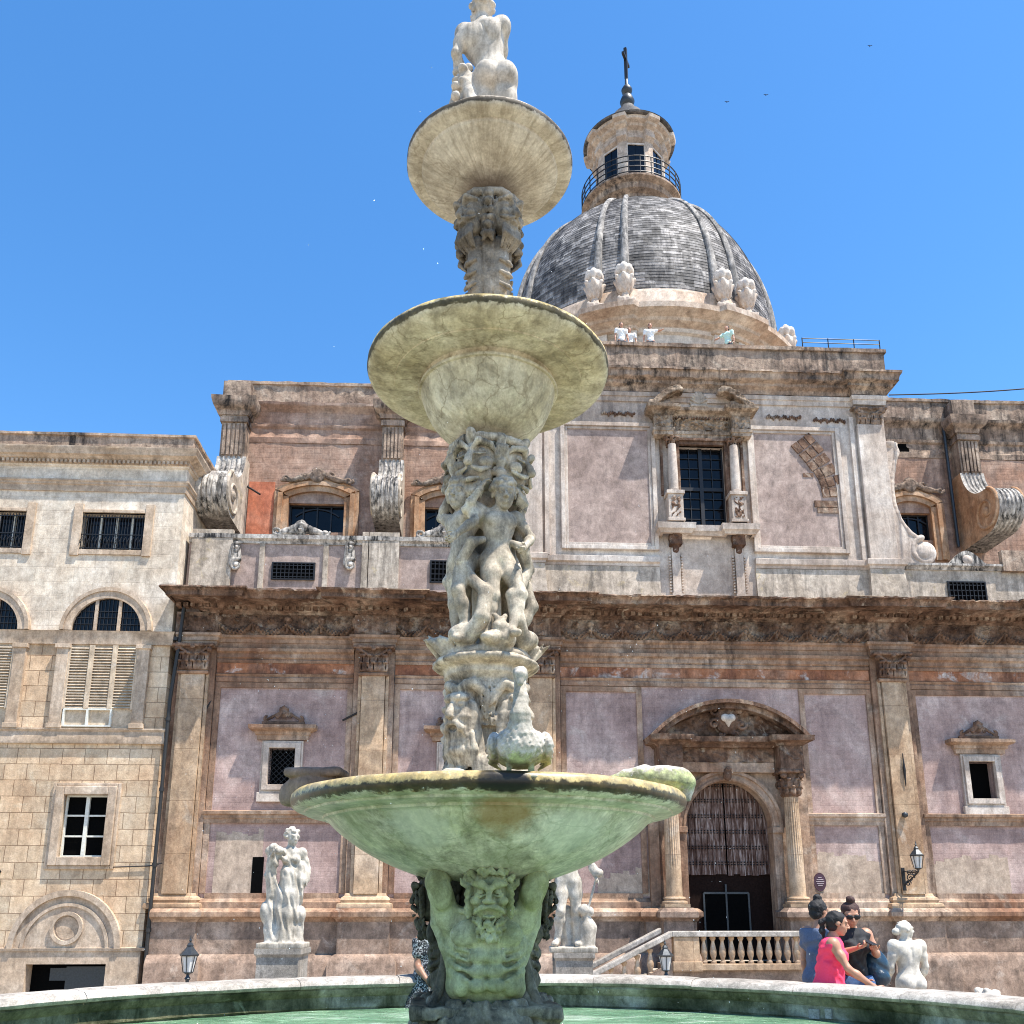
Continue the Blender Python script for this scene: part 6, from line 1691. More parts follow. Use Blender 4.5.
for a in (45,135,225,315):
    ca, sa = math.cos(R(a+4)), math.sin(R(a+4)); 
    pts = [(.46*ca,.46*sa,.97),(.41*ca,.41*sa,1.05),(.34*ca,.34*sa,1.17),(.30*ca,.30*sa,1.30),(.29*ca,.29*sa,1.5),(.31*ca,.31*sa,1.7)]
    m.tube(pts, [.03,.032,.03,.028,.03,.035], 8)
m.build('bracket', M['fig_dark'], FO, smooth=60)
m = MB(); m.lathe([(.66,.2),(.66,.55),(.6,.6),(.56,.66),(.3,.68)], (0,0,0), 48); m.build('foot', M['fig_dark'], FO, smooth=40)

# --- drum with grotesque masks above the lower bowl
S = Sdf((-.36,-.36,2.02),(.36,.36,3.06),.008)
S.cap((0,0,2.05),(0,0,2.9),.17,.15,k=0); S.cap((0,0,2.02),(0,0,2.22),.27,.2,k=.03)
S.ell((0,0,2.975),(.318,.318,.062),k=.004); S.cap((0,0,2.86),(0,0,2.9),.22,.25,k=.02)
for a in (10,100,190,280):
    Rz = rotm(0,0,a)
    Q = lambda x,y,z: Rz@v3((x,y,z))
    # big mask at the corner, looking outwards (-y before turning by 45)
for a in (52,142,232,322):
    Rz = rotm(0,0,a); Q = lambda x,y,z: Rz@v3((x*1.18,y*1.1,z)); E = lambda p,r,k=.012,op='u': S.ell(Q(*p),v3(r)*1.15,Rz,k,op)
    E((0,-.17,2.62),(.09,.10,.17)); E((0,-.235,2.74),(.075,.04,.03),.015)
    for s in (-1,1):
        E((s*.035,-.262,2.70),(.02,.02,.016),.008,'s'); E((s*.035,-.245,2.70),(.017,.014,.014),.004); E((s*.05,-.235,2.63),(.03,.03,.03),.015)
        S.chain([Q(s*.02,-.22,2.8),Q(s*.08,-.2,2.83),Q(s*.11,-.14,2.76),Q(s*.1,-.13,2.6)],[.03,.03,.03,.02],.01)
        S.chain([Q(s*.015,-.265,2.595),Q(s*.05,-.255,2.56),Q(s*.06,-.22,2.5)],[.016,.018,.01],.008)
        for i in range(4): S.chain([Q(s*(.01+.022*i),-.235+.01*i,2.53),Q(s*(.012+.026*i),-.24+.015*i,2.44),Q(s*(.01+.02*i),-.19,2.34+.01*i)],[.02,.02,.01],.008)
    S.cap(Q(0,-.25,2.73),Q(0,-.295,2.635),.016,.026,k=.01)
    E((0,-.27,2.565),(.035,.03,.016),.006,'s')
    # dolphin head at the foot
    E((0,-.24,2.24),(.095,.12,.085),.04); E((0,-.33,2.20),(.05,.06,.035),.03); E((.06,-.28,2.28),(.02,.02,.02),.01); E((-.06,-.28,2.28),(.02,.02,.02),.01)
for a in (10,100,190,280):
    Rz = rotm(0,0,a-3); Q = lambda x,y,z: Rz@v3((x,y,z))
    for s in (-1,1): S.chain([Q(s*.02,-.17,2.3),Q(s*.06,-.185,2.5),Q(s*.1,-.2,2.7)],[.025,.03,.035],.01)
    S.ell(Q(0,-.19,2.76),(.06,.045,.07),Rz,.02); S.ell(Q(-.09,-.2,2.83),(.06,.04,.03),Rz,.01); S.ell(Q(0,-.20,2.30),(.1,.06,.12),Rz,.03)
    for i in range(3): S.cap(Q(-.03+.03*i,-.22,2.80),Q(-.02+.02*i,-.19,2.6),.01,k=.005,op='s')
S.rough(.003, 60, 6)
S.build('mask_drum', M['fig_grey'], FO)
# boulders / shell feet around the drum
for i, (x_, y_, r_, mt) in enumerate(((-.33,-.33,.075,'fig_dark'),(-.16,-.42,.095,'fig_grey'),(.02,-.42,.08,'fig_grey'),(.33,-.42,.085,'fig_grey'),(-.42,.2,.09,'fig_grey'),(.42,.2,.09,'fig_grey'))):
    S = Sdf((-.15,-.15,-.02),(.15,.15,.25),.01); S.ell((0,0,.08),(r_,r_*.85,r_*1.25),rotm(0,20*(-1)**i,0)); S.ell((.03,-.02,.04),(r_*.8,r_,r_*.7),k=.02); S.rough(.004,30,i)
    S.build('carved_shell', M[mt], FO, (x_,y_,2.09))
# --- goose on the lower bowl, facing out
S = Sdf((-.2,-.22,-.05),(.24,.3,.62),.0065)
S.ell((0,.01,.155),(.128,.155,.115),rotm(-12,0,0),k=.02); S.ell((0,-.08,.15),(.10,.085,.10),k=.03)
for s_ in (-1,1):
    S.ell((s_*.112,.05,.165),(.034,.15,.085),rotm(4,0,s_*10),k=.006)
    for t in range(4): S.chain([(s_*(.135-.004*t),-.06,.20-.03*t),(s_*(.148-.004*t),.04,.17-.03*t),(s_*(.12-.01*t),.17,.15-.03*t)],[.010,.014,.006],.004)
    S.chain([(s_*.1,.12,.17),(s_*.10,.2,.15),(s_*.06,.26,.15)],[.04,.03,.012],.02)
    S.cap((s_*.05,-.03,.06),(s_*.055,-.05,-.02),.015,.012,k=.01); S.ell((s_*.06,-.075,-.02),(.03,.045,.012),k=.008)
S.chain([(0,-.10,.22),(0,-.125,.31),(.004,-.10,.42),(.0,-.085,.52)],[.066,.044,.030,.027],.02)
S.ell((0,-.10,.55),(.034,.05,.040),k=.008); S.chain([(0,-.14,.552),(0,-.185,.515),(0,-.192,.465)],[.026,.024,.014],.006)
S.folds((0,-.08,.16),(.22,.22,.15),.0022,230,(1,0,.45),1.0); S.folds((0,-.08,.16),(.22,.22,.15),.0022,230,(-.8,0,.8),1.2)
S.rough(.002, 60, 3)
gm = S.mesh('goose'); 
gx, gy, gz = at(520, 768, 4.22)
M['goose'] = stone('pale_goose_marble', [(.40,.385,.34),(.56,.54,.49),(.70,.68,.64)], 4, dark=(.10,.10,.07), dark_amt=.4, streak=.4, bump=.5, bd=.008, seed=40, tex=4, zstain=[(-.03,.10,(.30,.33,.14),.75)])
o = link_mesh('goose', gm, M['goose'], FO, (gx-FXC, gy-FYC, 2.19)); o.scale = (1.02,1,.86)
# lying geese / spouts on the sides of the rim
S = Sdf((-.16,-.3,-.1),(.16,.34,.2),.007)
S.ell((0,.12,.06),(.09,.17,.075),k=.02); S.ell((0,.24,.04),(.07,.08,.08),k=.03); S.chain([(0,0,.08),(0,-.12,.07),(0,-.22,.04)],[.06,.035,.022],.02); S.chain([(0,-.22,.04),(0,-.27,.035)],[.02,.016],.01)
S.cap((0,.28,.02),(0,.27,-.07),.05,.035,k=.03)
S.folds((0,.1,.06),(.2,.3,.14),.004,150,(1,0,.2)); S.rough(.002,50,2)
sm = S.mesh('goose')
o = link_mesh('goose', sm, M['goose'], FO, (.93,.08,2.275)); o.rotation_euler = (0,R(3),R(-88)); o.scale = (.92,.92,.92)
S = Sdf((-.2,-.3,-.14),(.2,.3,.16),.008)
S.ell((0,0,-.01),(.13,.2,.10),k=.02); S.box((0,-.01,.075),(.12,.19,.022),rad=.02,k=.0)
S.ell((0,.17,-.04),(.08,.08,.06),k=.03); S.rough(.005,35,4)
o = link_mesh('shell_spout', S.mesh('shell_spout'), M['plinth'], FO, (-1.01,.12,2.275)); o.rotation_euler = (0,0,R(84)); o.scale = (.9,.88,1.1)

# --- children and masks carrying the middle bowl
S = Sdf((-.44,-.44,2.98),(.44,.44,4.50),.0072)
S.cap((0,0,2.98),(0,0,4.45),.085,.10,k=0)
S.ell((0,0,3.02),(.27,.27,.07),k=.02)
A = dict
putti = [ # angle, radius, height, joints, head rotation
 (24, .175, 1.03, A(elL=(-.21,-.02,.80), wrL=(-.14,-.07,.93), elR=(.20,-.03,.69), wrR=(.11,-.13,.58), knR=(.10,-.10,.30), anR=(.03,-.13,.07), toR=(.02,-.22,.03), knL=(-.05,-.05,.29), anL=(-.09,-.03,.05), toL=(-.12,-.13,.02), head=(.015,-.05,.925), neck=(0,-.01,.835)), (14,0,-14)),
 (-52, .185, 1.05, A(elL=(-.20,-.02,.86), wrL=(-.14,0,1.0), elR=(.19,-.05,.70), wrR=(.18,-.16,.60), knR=(.09,-.09,.31), anR=(.10,-.02,.06), toR=(.12,-.11,.02), head=(.02,-.03,.93), waist=(.02,-.01,.635), pelvis=(.0,.0,.55)), (6,10,25)),
 (112, .165, 1.02, A(elR=(.2,0,.86), wrR=(.12,-.02,1.0), knL=(-.1,-.09,.3)), (0,0,20)),
 (-150, .165, 1.02, A(elL=(-.2,0,.84), wrL=(-.1,-.03,.97)), (0,0,-20)),
]
for i, (a, r_, H, J, hr) in enumerate(putti):
    T = rotm(0,0,a)@v3((0,-r_,0))+v3((0,0,3.05))
    figure(S, T, a, H, J, 'putto', hr, hair='curly', seed=i, curl=.9, hair_low=.1, fat=.84)
# four large masks below the bowl
for a in (-22,68,158,248):
    Rz = rotm(0,0,a); Q = lambda x,y,z: Rz@v3((x,y,z)); E = lambda p,r,k=.012,op='u': S.ell(Q(*p),r,Rz,k,op)
    E((0,-.14,4.27),(.13,.12,.12),.03); E((0,-.15,4.15),(.10,.10,.09),.02)
    for s in (-1,1):
        S.chain([Q(s*.012,-.262,4.285),Q(s*.06,-.275,4.325),Q(s*.12,-.225,4.31),Q(s*.14,-.19,4.27)],[.014,.022,.018,.01],.006)
        E((s*.062,-.262,4.268),(.036,.03,.024),.005,'s'); E((s*.062,-.235,4.266),(.029,.024,.021),.003)
        S.chain([Q(s*.025,-.262,4.252),Q(s*.062,-.270,4.238),Q(s*.105,-.235,4.252)],[.006,.009,.006],.004)
        E((s*.085,-.225,4.195),(.045,.04,.036),.012)
        S.chain([Q(s*.02,-.275,4.155),Q(s*.07,-.262,4.135),Q(s*.115,-.215,4.16)],[.012,.017,.009],.005)
        # ringlets framing the face
        for t in range(5):
            zz = 4.36-.075*t; xx = .155+.02*math.sin(t*1.9)
            S.chain([Q(s*(xx-.03),-.16,zz+.02),Q(s*(xx+.012),-.165,zz+.01),Q(s*(xx+.01),-.15,zz-.035),Q(s*(xx-.025),-.16,zz-.03)],[.022,.026,.022,.012],.004)
        S.chain([Q(s*.05,-.235,4.375),Q(s*.11,-.205,4.37),Q(s*.165,-.15,4.39)],[.028,.026,.02],.006)
    S.chain([Q(0,-.25,4.29),Q(0,-.285,4.22),Q(0,-.295,4.185)],[.014,.022,.028],.008)
    E((0,-.268,4.115),(.05,.035,.016),.004,'s'); S.chain([Q(-.045,-.25,4.09),Q(0,-.265,4.082),Q(.045,-.25,4.09)],[.012,.016,.012],.005)
    for t in range(6):
        x = -.05+.02*t; S.chain([Q(x,-.225,4.07),Q(x*1.2+.008,-.235,4.02),Q(x*.9,-.21,3.975)],[.014,.014,.005],.003)
    S.chain([Q(-.02,-.235,4.35),Q(0,-.26,4.40),Q(.02,-.235,4.35)],[.02,.028,.02],.006)
# coiling dolphins, rocks and reeds
for a, fl in ((-22,1),(60,-1),(150,1),(235,-1)):
    Rz = rotm(0,0,a); Q = lambda x,y,z: Rz@v3((x,y,z))
    S.chain([Q(0,-.25,3.10),Q(fl*.09,-.27,3.20),Q(fl*.10,-.24,3.36),Q(0,-.24,3.46),Q(-fl*.05,-.27,3.56),Q(fl*.02,-.27,3.67),Q(fl*.07,-.22,3.70)],[.05,.045,.04,.036,.03,.035,.02],.012)
    S.ell(Q(-fl*.05,-.24,3.12),(.08,.08,.06),k=.03); S.ell(Q(fl*.14,-.22,3.08),(.06,.07,.05),k=.02)
    S.chain([Q(fl*.17,-.20,3.05),Q(fl*.19,-.2,3.15),Q(fl*.15,-.22,3.22)],[.03,.035,.015],.01)
    for i in range(5): S.chain([Q(-fl*(.10+.02*i),-.2,3.02),Q(-fl*(.13+.03*i),-.24,3.09+.01*(i%3)),Q(-fl*(.17+.035*i),-.22,3.12+.02*(i%2))],[.022,.016,.005],.004)
S.rough(.001, 55, 8)
S.build('children_and_masks', M['fig_grey'], FO)
# --- grotesques carrying the upper bowl
S = Sdf((-.34,-.34,4.86),(.34,.34,6.36),.0062)
S.cap((0,0,4.9),(0,0,6.36),.06,.075,k=0); S.cap((0,0,4.86),(0,0,4.96),.24,.2,k=.02)
for a in (-46,44,134,224):
    Rz = rotm(0,0,a); Q = lambda x,y,z: Rz@v3((x,y,z)); E = lambda p,r,k=.01,op='u': S.ell(Q(*p),r,Rz,k,op)
    E((0,-.15,6.08),(.105,.10,.12),.02); E((0,-.17,5.97),(.08,.085,.07),.015)
    for s in (-1,1):
        S.chain([Q(s*.01,-.245,6.10),Q(s*.05,-.255,6.13),Q(s*.095,-.205,6.11)],[.012,.019,.012],.005)
        E((s*.048,-.245,6.075),(.030,.026,.021),.004,'s'); E((s*.048,-.222,6.073),(.024,.02,.018),.003)
        E((s*.062,-.215,6.01),(.036,.036,.03),.01)
        S.chain([Q(s*.015,-.258,5.985),Q(s*.06,-.245,5.965),Q(s*.09,-.205,5.985)],[.010,.015,.007],.004)
        for t in range(6):
            zz = 6.17-.062*t; xx = .12+.014*math.sin(t*1.9)
            S.chain([Q(s*(xx-.02),-.14,zz+.02),Q(s*(xx+.012),-.15,zz),Q(s*(xx-.015),-.145,zz-.03)],[.022,.024,.012],.004)
        S.chain([Q(s*.02,-.2,6.19),Q(s*.07,-.19,6.19),Q(s*.12,-.13,6.21)],[.03,.03,.022],.006)
    S.chain([Q(0,-.23,6.10),Q(0,-.26,6.045),Q(0,-.27,6.01)],[.012,.018,.024],.006)
    E((0,-.25,5.945),(.04,.03,.015),.004,'s')
    for t in range(7):
        x = -.06+.02*t; S.chain([Q(x,-.215,5.925),Q(x*1.15+.008*math.sin(t*2),-.225,5.86),Q(x*.8,-.17,5.79+.01*(t%2))],[.016,.016,.006],.003)
    # tapering scaled body ending in a coil
    S.chain([Q(0,-.10,5.86),Q(0,-.115,5.62),Q(0,-.10,5.42),Q(0,-.115,5.24),Q(0,-.16,5.08),Q(0,-.19,4.98)],[.065,.06,.038,.045,.07,.085],.010)
    S.chain([Q(.055,-.19,5.30),Q(.0,-.225,5.24),Q(-.06,-.21,5.17),Q(-.03,-.25,5.08),Q(.05,-.24,5.03),Q(.08,-.2,5.1)],[.022,.032,.034,.034,.028,.015],.005)
    for t in range(3): S.chain([Q(-.05,-.165,5.70-.09*t),Q(0,-.19,5.68-.09*t),Q(.05,-.165,5.70-.09*t)],[.012,.016,.012],.004)
for a in (0,90,180,270):
    Rz = rotm(0,0,a); Q = lambda x,y,z: Rz@v3((x,y,z))
    for t in range(3): S.chain([Q(-.03+.03*t,-.12,6.22),Q(-.028+.028*t,-.15,5.95),Q(-.02+.02*t,-.11,5.6),Q(-.015+.015*t,-.08,5.3)],[.018,.02,.016,.008],.003)
S.rough(.001, 60, 4)
M['fig_mid'] = stone('dark_grey_marble', [(.14,.125,.105),(.32,.295,.25),(.54,.50,.43)], 3.4, dark=(.03,.027,.024), dark_amt=.5, streak=.6, bump=.5, bd=.012, grain=.3, seed=52, rough=.7, tex=3, mott=.5)  # darker grey marble tone for the carving under the upper bowl
S.build('mask_column', M['fig_mid'], FO)
m = MB(); m.tube([(-.25,-.2,5.0),(-.30,-.22,5.1)], .012, 6); m.build('water_pipe', M['black'], FO)

# --- crowning statue
S = Sdf((-.42,-.34,0),(.42,.34,1.62),.0072)
J = dict(head=(-.045,-.02,.945), neck=(-.035,0,.85), shL=(-.122,-.01,.812), shR=(.055,.025,.828), waist=(.0,.0,.635), chest=(-.03,0,.735), pelvis=(.03,.0,.55),
    elL=(-.16,.015,.66), wrL=(-.11,-.11,.545), elR=(.055,-.13,.70), wrR=(-.02,-.21,.66), hipL=(-.035,0,.515), hipR=(.075,0,.515), knL=(-.06,-.05,.29), anL=(-.07,.02,.05), knR=(.07,.0,.285), anR=(.06,.02,.045))
Jm = {k: (-v[0], v[1], v[2]) for k, v in J.items()}; sw = {}
for k, v in Jm.items(): sw[k[:-1]+('R' if k[-1] == 'L' else 'L') if k[-1] in 'LR' and k[:-1] in ('sh','el','wr','hip','kn','an') else k] = v
figure(S, (0,0,.0), 183, 1.5, sw, 'man', (0,0,30), hair='curly', seed=3, fat=1.04, curl=1.0)
# the jug-bearing side support at the figure's hand
S.chain([(-.17,.02,.0),(-.19,.03,.3),(-.20,.05,.6),(-.19,.04,.80)],[.13,.10,.085,.075],.03)
for i in range(12): S.ell((-.19+.05*math.sin(i*2.1),.0+.05*math.cos(i*1.7)-.03,.5+.035*i),(.035,.035,.03),k=.008)
S.chain([(-.17,-.03,.78),(-.13,-.06,.60),(-.09,-.08,.4),(-.08,-.1,.2)],[.05,.045,.05,.07],.02)
S.box((0,0,.02),(.3,.26,.03),rad=.02,k=.01)
S.folds((-.14,-.03,.45),(.15,.2,.45),.006,60,(1,.4,0)); S.rough(.0015, 30, 1)
cs = S.build('statue', M['marble'], None, (FXC-.005,FYC,6.515)); tag(cs, 'white marble nude seen from behind, crowning the topmost bowl of the fountain', 'statue')

# --- falling drops
m = MB(); rr = random.Random(11)
def drop(x, y, z, r):
    m.add([(x+r,y,z),(x-r*.6,y+r*.8,z),(x-r*.6,y-r*.8,z),(x,y,z+r*1.7),(x,y,z-r*1.4)], [(0,1,3),(1,2,3),(2,0,3),(1,0,4),(2,1,4),(0,2,4)])
for i in range(300):
    a = rr.uniform(0,2*math.pi); lay = rr.random()
    if lay < .08: R0, z1, z0 = .6, 6.55, 4.9
    elif lay < .35: R0, z1, z0 = .82, 4.95, 2.2
    else: R0, z1, z0 = 1.2, 2.9, .65
    r_ = R0+abs(rr.gauss(0,.3)); drop(FXC+r_*math.cos(a), FYC+r_*math.sin(a), rr.uniform(z0,z1), rr.uniform(.001,.0022))
tag(m.build('falling_drops', M['drop']), 'water drops falling around the fountain', kind='stuff')
# ------------------------------------------------------------------ stair and balustrade before the portal
BW = -2.7
ST = empty('stair', (OF[0], OF[1], 0), AF); tag(ST, 'stone stair and landing with a baluster railing before the church door', 'stair')
u0, u1 = fu(676,950,BW), fu(834,950,BW); zr = fz(740,931,BW); zf_ = .06
m = MB(); m.box(u0-.1, u1+.1, BW-.05, -.3, GZ, zf_); m.build('landing', M['plinth'], ST)
ul = fu(590,972,BW); zl = fz(590,973,BW)
m = MB(); ns = 7
for i in range(ns):
    a = u0-.1-(u0-ul)*i/ns; b_ = u0-.1-(u0-ul)*(i+1)/ns; m.box(b_, a, BW+.1, -1.0, GZ, zf_-(zf_-GZ)*(i+1)/(ns+.6))
m.build('step', M['paving'], ST)
bal = MB(); bal.lathe([(.075,0),(.075,.05),(.045,.07),(.05,.1),(.085,.2),(.09,.27),(.06,.4),(.04,.48),(.05,.52),(.075,.55),(.075,.6)], (0,0,0), 14); balm = bal.mesh('baluster', 40); balm.materials.append(M['pilaster'])
hrail = .14
def rail(ua, za, ub, zb, y, name='handrail'):
    m = MB(); d = .17
    m.add([(ua,y-d,za-hrail),(ub,y-d,zb-hrail),(ub,y+d,zb-hrail),(ua,y+d,za-hrail),(ua,y-d,za),(ub,y-d,zb),(ub,y+d,zb),(ua,y+d,za)], [(3,2,1,0),(4,5,6,7),(0,1,5,4),(1,2,6,5),(2,3,7,6),(3,0,4,7)])
    m.build(name, M['rim'], ST, bevel=.02)
rail(u0-.12, zr, u1+.12, zr, BW); rail(ul, zl, u0-.121, zr, BW); rail(ul, zl+.05, u0-.121, zr+.05, BW+1.3)
for u in (u0+.25, u1-.05):
    m = MB(); m.box(u-.33, u+.33, BW-.14, BW+.14, zf_+.0, zr-hrail-.002); m.box(u-.38, u+.38, BW-.2, BW+.2, zf_-.1, zf_+.14); m.build('pier', M['pilaster'], ST, bevel=.015)
m = MB(); m.box(u0-.1, u1+.1, BW-.18, BW+.18, zf_-.08, zf_+.08); m.build('bottom_rail', M['pilaster'], ST, bevel=.015)
n = 13; x0_, x1_ = u0+.72, u1-.5
sc_ = (zr-hrail-zf_-.08)/.6
for i in range(n):
    o = bpy.data.objects.new('baluster', balm); COL.objects.link(o); o.parent = ST; o.location = (x0_+(x1_-x0_)*i/(n-1), BW, zf_+.08); o.scale = (1,1,sc_)
for i in range(6):
    t = (i+.6)/6.6; o = bpy.data.objects.new('baluster', balm); COL.objects.link(o); o.parent = ST; z = zl+(zr-zl)*t-hrail; o.location = (ul+(u0-ul)*t, BW, z-.62); o.scale = (1,1,1.05)
m = MB(); a, b_ = ul, u0-.12; m.add([(a,BW-.1,GZ),(b_,BW-.1,GZ),(b_,BW+.1,GZ),(a,BW+.1,GZ),(a,BW-.1,zl-.76),(b_,BW-.1,zr-.76),(b_,BW+.1,zr-.76),(a,BW+.1,zl-.76)], [(3,2,1,0),(4,5,6,7),(0,1,5,4),(1,2,6,5),(2,3,7,6),(3,0,4,7)]); m.build('string_wall', M['plinth'], ST)

# ------------------------------------------------------------------ lanterns
def lantern_parts(par, z, s=1.0, y=0.0, x=0.0, hang=False):
    m = MB(); q = .21*s; b = .115*s; h = .42*s
    m.lathe([(.02*s,-.12*s),(.05*s,-.06*s),(b*1.1,-.02*s),(b*1.25,0)], (x,y,z), 6)
    for k in range(6):
        a = R(60*k+30); m.tube([(x+b*math.cos(a)*1.1,y+b*math.sin(a)*1.1,z),(x+q*math.cos(a),y+q*math.sin(a),z+h)], .013*s, 5)
    m.build('lantern_frame', M['bluish'], par)
    g = MB(); g.lathe([(b,.0),(q*.95,h)], (x,y,z), 6); g.build('lantern_glass', M['lampglass'], par)
    c = MB(); c.lathe([(q*1.15,h-.02*s),(q*1.25,h+.02*s),(q*1.1,h+.04*s),(q*.75,h+.13*s),(q*.45,h+.2*s),(q*.4,h+.22*s),(q*.45,h+.25*s),(.05*s,h+.31*s),(.02*s,h+.33*s),(.045*s,h+.37*s),(.02*s,h+.41*s),(.008*s,h+.5*s),(0,h+.52*s)], (x,y,z), 6); c.build('lantern_cap', M['bluish'], par)
def street_lamp(px, py_base, py_top, D, label):
    x, _, zb = at(px, py_base, D); _, _, zt = at(px, py_top, D); s = (zt-zb)/.98
    o = empty('street_lamp', (x,D,GZ)); tag(o, label, 'street lamp', 'lanterns on posts before the church')
    m = MB(); H = zb-GZ-.08*s; m.lathe([(.14,0),(.14,.06),(.1,.1),(.06,.2),(.045,.3),(.035,.5),(.035,H-.1),(.06,H-.06),(.03,H-.02),(.03,H+.02)], (0,0,0), 14); m.build('post', M['bluish'], o, smooth=40)
    lantern_parts(o, zb-GZ, s)
street_lamp(188, 972, 933, 18, 'lantern on a post beside the left pilaster plinth, near the draped statue')
street_lamp(666, 970, 937, 18, 'lantern on a post beside the sloping stair handrail')
# wall lantern
WLx, WLy = fu(917,850,-1.0), -1.0
o = empty('wall_lantern', (OF[0]+UF[0]*0, OF[1], 0), AF)
p0 = fp(904,880,-.3); zb = fz(917,868,-.95); s = (fz(917,838,-.95)-zb)/1.02
tag(o, 'iron wall lantern on a scrolled bracket fixed to the tall pilaster right of the door', 'wall lantern')
m = MB(); pz = p0[1]
m.tube([(p0[0],-.28,pz-.15),(p0[0]+.05,-.45,pz-.05),(p0[0]+.15,-.7,pz+.12),(WLx,-.95,zb-.1)], .022, 6); m.tube([(p0[0],-.28,pz+.25),(p0[0]+.1,-.6,pz+.2),(WLx,-.95,zb-.1)], .018, 6)
for (cx, cz, r_) in ((p0[0]+.1,pz+.05,.13),(p0[0]+.22,pz+.2,.09),(p0[0]+.08,pz+.2,.08),(p0[0]+.02,pz-.1,.09)):
    m.tube([(cx+r_*(1-i/22)*math.cos(i*.5), -.5, cz+r_*(1-i/22)*math.sin(i*.5)) for i in range(20)], .017, 5)
m.box(p0[0]-.05, p0[0]+.05, -.3, -.27, pz-.3, pz+.35)
m.build('bracket', M['black'], o); lantern_parts(o, zb, s, -.95, WLx)
# plaque
x, z = fp(820.5,882,-.1)
o = empty('wall_plaque', (OF[0], OF[1], 0), AF); tag(o, 'small oval dark plaque on the lower wall right of the church door', 'plaque')
m = MB(); m.lathe([(0,-.05),(.15,-.05),(.17,-.045),(.19,-.05),(.2,-.02),(.2,0)], (0,0,0), 32)
M['plaque'] = plain('plaque_enamel', (.05,.018,.03), .4); M['plaque_pale'] = plain('plaque_lettering', (.5,.4,.42), .5)
d = m.build('plate', M['plaque'], o, smooth=40, loc=(x,-.02,z)); d.rotation_euler = (R(90),0,0); d.scale = (.95,1.35,1); d.rotation_euler = (R(-90),0,0)
m = MB()
for i, w_ in enumerate((.05,.10,.12,.10,.07)): m.box(x-w_, x+w_, -.078, -.072, z+.12-.055*i, z+.135-.055*i)
m.build('lettering', M['plaque_pale'], o)

# ------------------------------------------------------------------ statues on pedestals around the pool
def pedestal(px0, px1, pyt, D, label, ztop_off=0, zbot=None):
    x0, _, zt = at(px0, pyt, D); x1 = at(px1, pyt, D)[0]; hw = (x1-x0)/2; xc = (x0+x1)/2
    zb = 0.0 if D < 14 else GZ
    o = empty('pedestal', (xc,D+hw,zb)); h = zt-zb
    m = MB(); m.moulding([(-hw*.8,0),(.0,0),(.0,.12),(-.04,.18),(-.06,.2),(-.06,h-.12),(-.03,h-.1),(0,h-.06),(0,h),(-hw*.8,h)], [(-hw,hw),(-hw,-hw),(hw,-hw),(hw,hw),(-hw,hw)], step=5, caps=False)
    m.box(-hw*.9,hw*.9,-hw*.9,hw*.9,.02,h-.004)
    m.build('die', M['rim'], o); tag(o, label, 'pedestal', 'stone pedestals of the pool statues')
    return xc, D+hw, zt
D = 11.2
xc, yc, zt = pedestal(254, 301, 949, D-.3, 'low marble pedestal beneath the draped statue on the left')
S = Sdf((-.36,-.32,-.02),(.36,.32,1.62),.0115)
sA = .93*(at(280,830,D)[2]-zt)/1.5*1.5; H = (at(280,829,yc)[2]-zt-.06)
J = dict(head=(.0,-.0,.935), neck=(0,.005,.845), chest=(.01,0,.735), waist=(.015,0,.635), pelvis=(.01,.01,.55), shL=(-.085,.0,.805), shR=(.098,.0,.805), elL=(-.17,-.04,.70), wrL=(-.15,-.14,.78), elR=(.16,.02,.65), wrR=(.155,-.05,.53), knL=(-.05,-.05,.29), knR=(.07,0,.285), anL=(-.07,-.02,.05), anR=(.06,.02,.05))
figure(S, (.03,0,.05), 10, H, J, 'woman', (10,0,35), hair='curly', seed=8, fat=.96, curl=1.0, hair_low=-.5, hh=.155)
S.box((0,0,.03),(.27,.22,.035),rad=.015)
S.chain([(-.16,-.06,1.10),(-.17,-.08,1.0),(-.2,-.06,.85),(-.16,-.02,.62)],[.07,.07,.06,.07],.03); S.ell((-.16,-.1,1.17),(.06,.06,.06),k=.02); S.ell((-.22,-.08,1.13),(.05,.05,.06),k=.02); S.ell((-.1,-.1,1.14),(.06,.06,.05),k=.02)
S.chain([(-.14,0,.66),(-.16,0,.55)],[.085,.07],.02); S.ell((-.18,0,.42),(.12,.11,.16),k=.03); S.chain([(-.18,0,.4),(-.14,-.02,.2),(-.1,-.02,.05)],[.1,.09,.12],.03)
S.chain([(.03,-.02,.85),(.05,-.02,.6),(.04,-.03,.4),(.02,-.03,.1)],[.12,.13,.13,.14],.04); S.chain([(.14,0,.95),(.17,0,.78),(.16,-.02,.62)],[.07,.08,.05],.03)
S.ell((.17,-.02,.38),(.08,.09,.1),k=.03); S.chain([(.19,-.02,.34),(.18,-.02,.15),(.2,-.02,.0)],[.05,.05,.06],.02)
S.folds((.02,0,.5),(.40,.40,.62),.017,62,(1,.4,.12),1.2); S.folds((-.15,0,.9),(.2,.25,.4),.012,80,(1,.5,.1),1.2); S.folds((0,0,1.0),(.3,.3,.3),.006,60,(.7,.3,1),1); S.rough(.002,24,2)
tag(S.build('statue', M['marble'], None, (xc,yc,zt)), 'white marble draped statue with curly head standing left of the fountain', 'statue')

